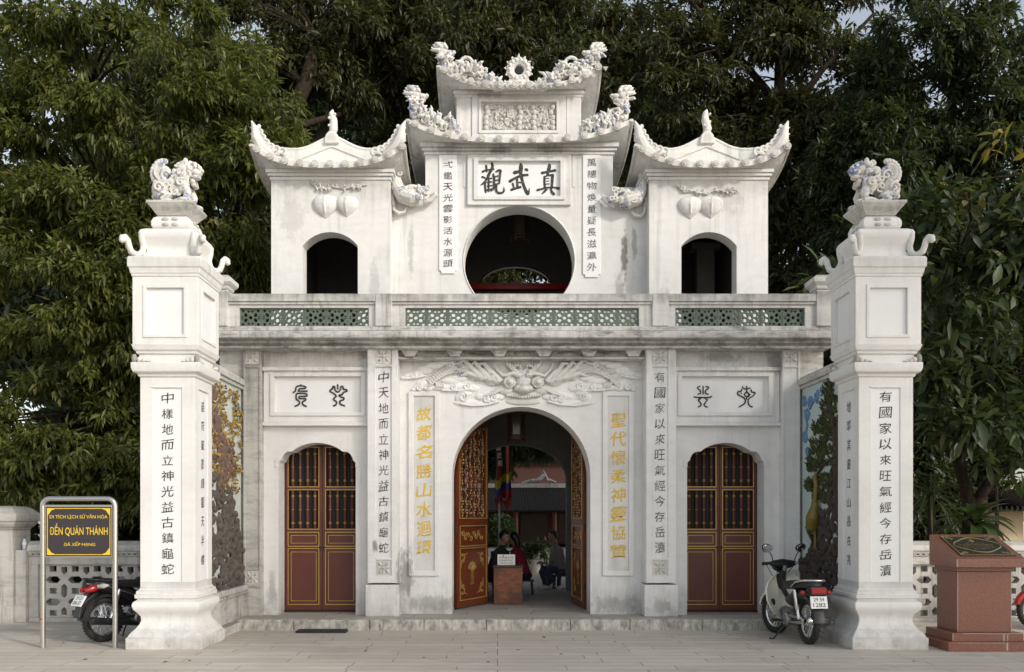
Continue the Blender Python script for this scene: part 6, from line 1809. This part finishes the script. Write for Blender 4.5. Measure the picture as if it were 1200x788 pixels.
q = MB(); q.prism_x([(-.8, 1.78), (1.2, 2.3), (1.2, 2.2), (-.8, 1.70)], -1.0, 3)
for k in range(27): q.tube([(-.95+.15*k, -.84, 1.80), (-.95+.15*k, 1.2, 2.32)], .05, 6)
q.build('roof', M['claytile'], oh)
q = MB(); q.box(-1.75, -.6, -.5, 1.2, .95, 1.42); q.build('dark_awning', M['darkwood'], oh)

# ------------------------------------------------------------------ trees
def leaf_object(name, mat, cent, dirs, L0, W0, per, seed, droop, parent, spread=.8, big=False):
    rng = np.random.default_rng(seed); n = len(cent)
    C = np.repeat(cent, per, 0); D = np.repeat(dirs, per, 0); k = len(C)
    d = D*.55 + rng.normal(0, spread, (k, 3)); d[:, 2] -= droop*np.abs(rng.normal(.8, .4, k)); d /= np.linalg.norm(d, axis=1)[:, None]+1e-9
    up = np.tile(np.array([0, -.45, 1.0]), (k, 1)) + rng.normal(0, .45, (k, 3))
    sd = np.cross(d, up); sd /= np.linalg.norm(sd, axis=1)[:, None]+1e-9
    nn = np.cross(sd, d)
    cs = np.repeat(rng.uniform(.62, 1.38, n), per); ln = (L0*cs*rng.uniform(.65, 1.25, k))[:, None]; wd = (W0*cs**.6*rng.uniform(.65, 1.3, k))[:, None]
    base = C + rng.normal(0, L0*.25, (k, 3)) + d*L0*.15
    if not big:
        V = np.stack([base, base+d*ln*.45+sd*wd*.5+nn*wd*.22, base+d*ln-nn*ln*.12, base+d*ln*.45-sd*wd*.5+nn*wd*.22], 1).reshape(-1, 3)
        o = (np.arange(k)*4)[:, None]
        Fc = np.concatenate([o+np.array([[0, 1, 2]]), o+np.array([[0, 2, 3]])], 1).reshape(-1)
        nf = 2*k; sizes = 3
    else:
        V = np.stack([base, base+d*ln*.3+sd*wd*.36+nn*wd*.12, base+d*ln*.65+sd*wd*.5+nn*wd*.15-nn*ln*.04, base+d*ln-nn*ln*.14,
                      base+d*ln*.65-sd*wd*.5+nn*wd*.15-nn*ln*.04, base+d*ln*.3-sd*wd*.36+nn*wd*.12, base+d*ln*.5], 1).reshape(-1, 3)
        o = (np.arange(k)*7)[:, None]
        T_ = np.array([[0,1,6],[1,2,6],[2,3,6],[3,4,6],[4,5,6],[5,0,6]]).reshape(1, -1)
        Fc = (o+T_).reshape(-1); nf = 6*k; sizes = 3
    me = bpy.data.meshes.new(name)
    me.vertices.add(len(V)); me.vertices.foreach_set('co', V.astype(np.float32).ravel())
    me.loops.add(len(Fc)); me.loops.foreach_set('vertex_index', Fc.astype(np.int32))
    me.polygons.add(nf); me.polygons.foreach_set('loop_start', (np.arange(nf)*sizes).astype(np.int32))
    me.update(calc_edges=True); me.materials.append(M[mat])
    o_ = bpy.data.objects.new(name, me); COL.objects.link(o_)
    if parent: o_.parent = parent
    return o_
PADC = []
def pads(blobs, seed, pad_r, nclus, front=.72, flat=.55):
    """leaf clusters gathered into drooping pads spread over big crown volumes"""
    rng = np.random.default_rng(seed); Cs = []; Ds = []; PADC.clear()
    for (c, r, n) in blobs:
        c = np.array(c, float); r = np.array(r, float)
        for i in range(n):
            d = rng.normal(0, 1, 3); d /= np.linalg.norm(d)
            if rng.random() < front: d[1] = -abs(d[1])
            rad = rng.uniform(.35, 1.0)**.5
            pc = c+d*r*rad; pr = pad_r*rng.uniform(.55, 1.35); PADC.append(tuple(pc))
            nc = max(3, int(nclus*rng.uniform(.6, 1.4)))
            e = rng.normal(0, 1, (nc, 3)); e /= np.linalg.norm(e, axis=1)[:, None]
            e *= (rng.random((nc, 1))**.45)
            out = e*np.array([pr, pr, pr*flat]); out[:, 2] -= .25*(out[:, 0]**2+out[:, 1]**2)/pr
            Cs.append(pc+out); dd = e*.7+d*.6; Ds.append(dd)
    return np.concatenate(Cs), np.concatenate(Ds)
def limb(q, pts, r0, r1, n=9):
    m = len(pts); q.tube(pts, [r0+(r1-r0)*i/(m-1) for i in range(m)], n)
def tree(name, loc, label, limbs, blobs, mat, L0, W0, per, pad_r, nclus, seed, droop=.6, spread=.8, big=False, front=.72, flat=.55, group='trees around the gate'):
    T_ = empty(name, loc, 0, label, 'tree', group)
    q = MB()
    for pts, r0, r1 in limbs: limb(q, [(x-loc[0], y-loc[1], z-loc[2]) for x, y, z in pts], r0, r1)
    bl = [((c[0]-loc[0], c[1]-loc[1], c[2]-loc[2]), r, n) for c, r, n in blobs]
    c_, d_ = pads(bl, seed, pad_r, nclus, front, flat)
    joints = [Vector((x-loc[0], y-loc[1], z-loc[2])) for pts, r0, r1 in limbs for x, y, z in pts if z > 1.5]
    rt_ = random.Random(seed)
    for k, pc in enumerate(PADC):                    # boughs and twigs out to the leaf clusters
        pc = Vector(pc); src = min(joints, key=lambda j: (j-pc).length + max(0, j.z-pc.z)*.8)
        d0 = pc-src; l = d0.length
        if l < .3: continue
        mid = src+d0*.5+Vector((rt_.uniform(-.12, .12), rt_.uniform(-.12, .12), .10))*l
        limb(q, [src, src+(mid-src)*.5+Vector((0, 0, .03*l)), mid, mid+(pc-mid)*.6+Vector((0, 0, .03*l)), pc], min(.05, .012+.011*l), .006, 5)
        for m_ in range(2):
            tip = pc+Vector((rt_.uniform(-1, 1), rt_.uniform(-1, .3), rt_.uniform(-.5, .6)))*pad_r*.9
            limb(q, [mid+(pc-mid)*.7, (mid+(pc-mid)*.7).lerp(tip, .5)+Vector((0, 0, .05)), tip], .010, .004, 4)
    q.build('trunk', M['bark'], T_, smooth=60)
    leaf_object('crown', mat, c_, d_, L0, W0, per, seed+1, droop, T_, spread, big)
    return T_
GR = 'trees around the gate'
# big drooping tree at the left, in the sun
tree('mango_tree', (-6.3, 17.2, 0), 'large sunlit tree with drooping leaf clusters behind the fence and metal sign',
     [([(-6.3, 17.2, 0), (-6.35, 17.2, 1.5), (-6.5, 17.3, 3.2), (-7.0, 17.3, 5.2), (-7.6, 17.4, 7.5), (-8, 17.4, 10)], .27, .06),
      ([(-6.5, 17.3, 3.2), (-5.8, 17.1, 4.8), (-5.2, 17.0, 6.6), (-4.8, 17, 8.4)], .15, .04), ([(-6.6, 17.3, 4), (-7.9, 16.8, 5.2), (-9.0, 16.5, 6)], .12, .03)],
     [((-7.2, 17.0, 9.2), (3.2, 2.0, 2.6), 58), ((-7.6, 16.6, 6.0), (2.4, 1.7, 2.3), 56), ((-5.0, 17.0, 7.6), (1.5, 1.5, 2.3), 34), ((-5.5, 16.8, 4.3), (1.35, 1.3, 1.8), 32), ((-8.2, 16.6, 3.2), (2.1, 1.3, 1.4), 36), ((-6.0, 16.6, 2.6), (1.3, 1.0, .9), 26)],
     'leaf_l', .185, .055, 14, .62, 36, 101, .75, .48, flat=.45)
# background canopy, one tree at a time
bgt = [
 ('canopy_tree', (-7.5, 25, 0), 'tall dark tree with a thick leaning brown limb, next to the sunlit tree', [([(-8.5, 25, 0), (-8.2, 25, 3), (-7.6, 25, 6), (-6.6, 24.6, 9.2), (-5.6, 24.4, 11.0), (-4.4, 24.4, 12.6), (-3.8, 24.4, 14.8)], .50, .14), ([(-6.6, 24.6, 9.2), (-5.0, 24.3, 10.4), (-3.4, 24.2, 11.0), (-2.2, 24.2, 12.2)], .30, .08), ([(-7.6, 25, 6), (-8.6, 25, 9), (-8.8, 25, 12)], .3, .08), ([(-6.9, 23.2, 9.6), (-6.2, 22.9, 10.6), (-5.5, 22.7, 11.5), (-4.9, 22.6, 12.6), (-4.6, 22.6, 13.8)], .27, .16), ([(-5.5, 22.7, 11.5), (-4.9, 22.8, 11.7), (-4.2, 23.6, 12.3), (-3.6, 24.2, 13.0)], .12, .03)],
  [((-7.6, 24, 14.2), (3.2, 2, 2.6), 46), ((-4.2, 24.5, 14.4), (2.4, 2, 2.2), 40), ((-7.2, 25.0, 9.2), (2.0, 1.6, 2.2), 26), ((-4.6, 26, 10.6), (2.2, 1.4, 1.6), 30), ((-8.3, 24.4, 5.5), (2.2, 1.5, 2.5), 24)], 'leaf_b', 201),
 ('canopy_tree', (-1.4, 26.5, 0), 'tall dull-leaved tree directly behind the top roof of the gate', [([(-1.4, 26.5, 0), (-1.4, 26.5, 6), (-1.3, 26.4, 10), (-1.2, 26.3, 14)], .4, .1), ([(-1.1, 26.4, 9), (.8, 26, 12), (1.8, 26, 15)], .2, .05)],
  [((-1.6, 25.2, 15.2), (2.6, 2, 2.4), 50), ((1.6, 25.6, 14.6), (2.2, 1.8, 2.4), 44), ((-2.0, 26.5, 12.2), (2.0, 1.5, 1.8), 26), ((2.4, 26.5, 12.0), (2.2, 1.5, 1.6), 26), ((.7, 26.5, 8.5), (1.5, .9, 1.1), 22)], 'leaf_b', 211),
 ('canopy_tree', (7.9, 25.2, 0), 'tall tree with an upright brown stem and side limbs showing high in its crown', [([(7.9, 25.2, 0), (7.8, 25.2, 6), (7.7, 25.0, 10), (7.65, 24.0, 13), (7.55, 23.6, 16.5)], .34, .09), ([(7.7, 24.4, 12.2), (8.9, 24, 13.8), (10.2, 24, 15.2)], .12, .04), ([(7.7, 24.2, 12.8), (6.4, 24, 14.2), (5.2, 24, 15.6)], .12, .04), ([(7.65, 24, 13.4), (8.4, 23.8, 15), (8.9, 23.8, 16.6)], .09, .03)],
  [((5.0, 25.2, 13.4), (2.2, 2, 2.4), 46), ((7.4, 25.0, 11.6), (2.2, 1.8, 1.8), 50), ((7.6, 23.6, 14.6), (1.3, .6, 1.5), 14), ((9.6, 25.2, 13.2), (2.2, 1.8, 1.8), 34), ((6.2, 25.6, 16.0), (2.6, 1.8, 1.4), 22), ((9.6, 25.4, 15.8), (2.0, 1.8, 1.2), 12), ((8.6, 25, 9.4), (2.0, 1.6, 2.0), 34)], 'leaf_b', 221),
 ('canopy_tree', (12.2, 22.5, 0), 'dense deep green tree behind the shaded pillar and the broad-leaved tree', [([(12.2, 22.5, 0), (12.0, 22.5, 4), (11.6, 22.4, 8), (11.4, 22.2, 12)], .36, .1), ([(11.9, 22.4, 5), (10.0, 22, 8), (8.9, 22, 10)], .18, .05)],
  [((11.0, 21.6, 12.4), (2.6, 1.8, 2.2), 50), ((9.3, 21.6, 9.2), (1.8, 1.6, 2.2), 42), ((12.6, 21.4, 9.4), (2.0, 1.6, 2.2), 36), ((9.0, 21.8, 6.0), (1.7, 1.4, 2.0), 36), ((11.8, 22.0, 5.8), (2.0, 1.4, 2.0), 36), ((13.6, 22, 6.8), (1.6, 1.4, 2.6), 30), ((12.9, 22, 3.8), (1.2, 1, .8), 12), ((9.2, 22.4, 3.4), (1.5, 1, 1.6), 30), ((11.0, 22.6, 4.6), (2.2, 1, 1.8), 40), ((13.4, 22.6, 8.6), (2.2, 1.2, 2.2), 34)], 'leaf_c', 231),
]
for nm, loc, lab, lm, bl, mt, sd_ in bgt:
    tree(nm, loc, lab, lm, bl, mt, .23, .075, 12, .72, 26, sd_, .7, .75, group=GR)
tree('courtyard_tree', (-2.2, 31, .142), 'leafy courtyard tree whose low boughs show in the top of the open arch', [([(-2.2, 31, .142), (-2.1, 31, 2.4), (-1.2, 31, 3.6), (.5, 31, 4.6), (2.0, 31, 5.4)], .25, .08)],
     [((1.0, 30.8, 5.0), (3.6, 2.2, 1.35), 70), ((-1.5, 31, 6.5), (3, 2.2, 1.6), 40), ((2.0, 33, 6.5), (3.4, 2.6, 1.6), 44), ((.6, 24.5, 6.2), (3.6, 4.2, 1.2), 70), ((.1, 30, 3.5), (.7, .6, .35), 8)], 'leaf_c', .26, .09, 11, .55, 18, 611, .6, .75, group=GR)  # the wide crown nearest the gate is unseen, added to shade the courtyard
# far wood closing the view
q = tree('canopy_tree', (-10.5, 35, 0), 'distant shaded tree seen in gaps behind the sunlit tree', [([(-10.5, 35, 0), (-10.5, 35, 8), (-10, 35, 16)], .5, .1)],
     [((-14.5, 33, 9), (5, 2.5, 4), 90), ((-12, 34, 4), (6, 2.5, 5), 110), ((-10, 35, 14), (8, 2.5, 6), 190)], 'leaf_c', .45, .17, 10, 1.2, 26, 301, .5, .8, group=GR)
tree('canopy_tree', (6.5, 37, 0), 'distant tree seen in gaps behind the tree over the top roof', [([(6.5, 37, 0), (6.4, 37, 9), (5.4, 37, 18)], .5, .1)],
     [((-1, 36, 19.5), (6, 2.5, 4.5), 110), ((5, 37, 17.5), (5, 2.5, 4), 70)], 'leaf_c', .45, .17, 10, 1.2, 26, 311, .5, .8, group=GR)
tree('canopy_tree', (14, 36, 0), 'distant shaded tree standing behind the tan outbuilding', [([(14, 36, 0), (14, 36, 8), (14.3, 36, 16)], .5, .1)],
     [((13, 35, 13), (7, 2.5, 5), 110), ((11, 36, 6.5), (4, 2, 3.5), 60), ((18, 34, 8), (4, 2, 4), 50)], 'leaf_c', .45, .17, 10, 1.2, 26, 321, .5, .8, group=GR)
# the two street trees across the road whose shade falls on the gate
for (x, lab, sd_) in ((14.9, 'tall street tree across the road behind the viewer, with the thinner lean trunk', 341), (19.6, 'tall street tree across the road behind the viewer, further from the gate centre', 343)):
    tree('street_tree', (x, -2.5, 0), lab, [([(x, -2.5, 0), (x+.1, -2.5, 5), (x, -2.4, 9), (x+.2, -2.4, 15)], .35, .08)],
         [((x+.2, -2.2, 13.2), (2.5, 2.2, 4.6), 44)], 'leaf_c', .42, .17, 8, 1.0, 16, sd_, .5, .8, group='street trees behind the viewer')
# hedge behind the left fence
hd = empty('hedge', (-8.5, 20.5, 0), 0, 'dark shaded hedge low behind the fence and metal sign', 'hedge')
q = MB()
for k in range(9): limb(q, [(-3.6+.9*k, 0, 0), (-3.5+.9*k, .1, .8), (-3.6+.9*k, .1, 2.0)], .05, .02, 6)
q.build('stem', M['bark'], hd)
c_, d_ = pads([((-1.2, .5, 3.2), (1.7, .8, 1.1), 34), ((-1.8, 0, 1.1), (2.6, .8, 1.2), 50), ((2.2, .2, 1.1), (2.4, .8, 1.2), 50)], 331, .5, 22)
leaf_object('foliage', 'leaf_c', c_, d_, .24, .09, 10, 332, .4, hd)
hd2 = empty('hedge', (10.2, 19.2, 0), 0, 'tall dark shrubbery behind the broad-leaved tree and granite plinth', 'hedge')
q = MB()
for k in range(8): limb(q, [(-2.4+.75*k, 0, 0), (-2.3+.75*k, .1, 1.6), (-2.4+.75*k, .1, 4.0)], .06, .02, 6)
q.build('stem', M['bark'], hd2)
c_, d_ = pads([((-1.4, 0, 2.3), (1.4, .8, 1.6), 36), ((-.4, .2, 4.2), (1.8, .8, 1.4), 40), ((1.6, .3, 5.0), (1.8, .8, 1.6), 34), ((2.9, 0, 2.6), (.8, .6, 1.4), 12), ((-1.2, .2, 6.2), (1.6, .8, 1.2), 26), ((.4, .1, 2.4), (.7, .5, .5), 7)], 341, .5, 20)
leaf_object('foliage', 'leaf_c', c_, d_, .22, .075, 11, 342, .5, hd2)
# broad-leaved frangipani near the right pillar
fr = tree('frangipani_tree', (8.1, 15.0, 0), 'broad-leaved tree with bare twisting branches behind the granite plinth',
     [([(7.95, 15.0, 0), (7.9, 15, .9), (8.0, 14.95, 1.7), (8.35, 14.9, 2.25), (8.9, 14.8, 2.75), (9.6, 14.8, 3.2)], .12, .07), ([(8.0, 14.95, 1.7), (7.75, 14.9, 2.5), (7.85, 14.8, 3.4), (7.7, 14.7, 4.3)], .11, .045), ([(7.8, 14.9, 2.4), (7.35, 14.8, 2.9), (7.05, 14.6, 3.6)], .06, .03),
      ([(7.85, 14.8, 3.4), (8.4, 14.6, 3.9), (8.7, 14.5, 4.6)], .05, .025), ([(8.9, 14.8, 2.75), (8.8, 14.7, 3.5), (8.5, 14.5, 4.2)], .06, .03), ([(7.7, 14.7, 4.3), (7.4, 14.6, 5.0), (7.5, 14.5, 5.6)], .045, .02), ([(7.7, 14.7, 4.3), (8.2, 14.6, 5.2)], .04, .02), ([(7.05, 14.6, 3.6), (7.3, 14.3, 3.9), (7.9, 14.2, 3.75), (8.5, 14.1, 3.9)], .035, .02)],
     [((8.1, 14.5, 6.4), (1.7, .9, .75), 44), ((9.4, 14.7, 4.6), (.8, .6, 1.6), 16), ((7.1, 14.5, 4.4), (.5, .4, 1.2), 7), ((7.8, 14.4, 5.4), (1.3, .8, .5), 15), ((8.1, 14.4, 4.4), (1.4, .7, .8), 17), ((8.0, 14.3, 3.3), (1.3, .5, .5), 13), ((8.4, 14.4, 2.5), (.9, .4, .3), 5), ((5.55, 14.9, 5.6), (.35, .3, .35), 5)],
     'leaf_r', .34, .10, 10, .26, 3, 401, .25, .75, True, .7, .5, group=GR)
c_, d_ = pads([((.75, -.6, 7.9), (.75, .4, 1.0), 5), ((-.5, -.4, 7.0), (.5, .3, .4), 2), ((-2.3, -.4, 5.3), (.35, .3, .3), 2)], 405, .25, 2, .7)
leaf_object('yellow_leaf_spray', 'leaf_y', c_, d_, .26, .10, 5, 406, .2, fr, .7, True)
q = MB(); limb(q, [(.5, -.3, 6.2), (.6, -.5, 7.2), (.9, -.6, 8.2), (1.3, -.6, 9.0)], .03, .01, 6); limb(q, [(.6, -.5, 7.2), (-.2, -.5, 7.1), (-.8, -.4, 7.1)], .02, .008, 6); q.build('branch', M['bark'], fr, smooth=60)
# strap-leaved plants at the foot of it
def rosette(name, loc, label, n, L0, W0, seed, stem, mat='leaf_s'):
    P = empty(name, loc, 0, label, 'plant'); rr = random.Random(seed)
    q = MB(); limb(q, [(0, 0, 0), (.03, 0, stem*.5), (0, 0, stem)], .09, .06, 8); q.build('stem', M['bark'], P, smooth=60)
    q = MB()
    for k in range(n):
        a = rr.uniform(0, 6.28); el = rr.uniform(-.2, 1.3); l = L0*rr.uniform(.7, 1.15); w_ = W0*rr.uniform(.8, 1.1)
        d = Vector((math.cos(a), math.sin(a), 0)); s2 = Vector((-d.y, d.x, 0)); b0 = Vector((0, 0, stem-rr.uniform(0, .12)))
        lp = []
        for i in range(7):
            t = i/6; p_ = b0+d*l*t*math.cos(el*(1-t*.5))+Vector((0, 0, l*(math.sin(el)*t-.75*t*t*(1.1-el*.5))))
            ww = w_*math.sin(math.pi*min(1, .12+t*.88))**.8*.5
            lp.append([p_-s2*ww+Vector((0, 0, ww*.4)), p_, p_+s2*ww+Vector((0, 0, ww*.4))])
        vs = [x for r_ in lp for x in r_]; fs = []
        for i in range(6):
            for j in range(2): fs.append((i*3+j, i*3+j+1, i*3+j+4, i*3+j+3))
        q.add(vs, fs)
    q.build('leaves', M[mat], P, smooth=60)
rosette('broad_leaf_plant', (7.75, 14.35, 0), 'dark rosette of broad leaves growing just behind the granite plinth', 26, .75, .17, 5, 1.55)
rosette('spiky_plant', (7.15, 14.6, 0), 'thin spiky-leaved plant above the fence between shaded pillar and plinth', 70, .62, .03, 9, 1.95, 'leaf_r')
tp = empty('topiary_tree', (.12, 24.5, .142), 0, 'round clipped topiary bush in the courtyard behind the flag', 'topiary')
q = MB(); limb(q, [(0, 0, 0), (.02, 0, .9)], .06, .05, 8); q.build('trunk', M['bark'], tp, smooth=60)
rng = np.random.default_rng(9); e = rng.normal(0, 1, (1100, 3)); e /= np.linalg.norm(e, axis=1)[:, None]
leaf_object('crown', 'leaf_s', np.array([0, 0, 1.05])+e*np.array([.36, .36, .42])*rng.uniform(.85, 1, (1100, 1)), e, .07, .035, 4, 10, .1, tp)
pt = empty('potted_plant', (.95, 22.5, .142), 0, 'potted fern-like plant in the courtyard beyond the seated people', 'potted plant')
q = MB(); q.lathe([(0, .16), (.05, .18), (.30, .24), (.34, .26), (.34, .22)], n=18); q.build('pot', M['fence'], pt, smooth=40)
c_, d_ = pads([((0, 0, .62), (.35, .3, .25), 14)], 500, .15, 5); leaf_object('foliage', 'leaf_s', c_, d_, .16, .05, 8, 501, .2, pt)
# a few fallen leaves on the paving
rr = random.Random(4)
M['deadleaf'] = simple('dry_leaf', (.16, .09, .03), .8, var=.4)
for (px, py, lab) in ((97, 774, 'dry brown leaf on the paving below the metal sign'), (190, 777, 'dry brown leaf on the paving below the sunlit pillar'), (427, 764, 'dry brown leaf on the paving in front of the doormat'), (640, 748, 'dry brown leaf on the paving before the central arch')):
    Y = 1.6*F/(py-604); x = ux(px, Y)
    q = MB(); l = rr.uniform(.05, .08); a = rr.uniform(0, 3)
    vs = [(0, 0, .006), (l*.5, l*.22, .016), (l, 0, .01), (l*.5, -l*.22, .018)]
    q.add(vs + [(v[0], v[1], v[2]-.002) for v in vs], [(0, 3, 2, 1), (4, 5, 6, 7), (0, 1, 5, 4), (1, 2, 6, 5), (2, 3, 7, 6), (3, 0, 4, 7)])
    o = q.build('fallen_leaf', M['deadleaf']); o.location = (x, Y, 0); o.rotation_euler = (0, 0, a); tag(o, lab, 'leaf', 'fallen leaves on the paving')
for k in range(16):
    px, py = rr.uniform(20, 1180), 604+1.6*F/rr.uniform(9.4, 12.0)
    Y = 1.6*F/(py-604); x = ux(px, Y)
    if abs(abs(x-XC)-4.31) < .6 and 10.3 < Y < 11.6 or Y > 10.2 and x > 5.1: continue
    c_ = o.copy(); COL.objects.link(c_); c_.location = (x, Y, 0); c_.rotation_euler = (0, 0, rr.uniform(0, 6)); s_ = rr.uniform(.45, .9); c_.scale = (s_, s_, s_)
    c_['label'] = 'small dry leaf scattered on the open paving before the gate'; c_['group'] = 'small leaves scattered on the paving'
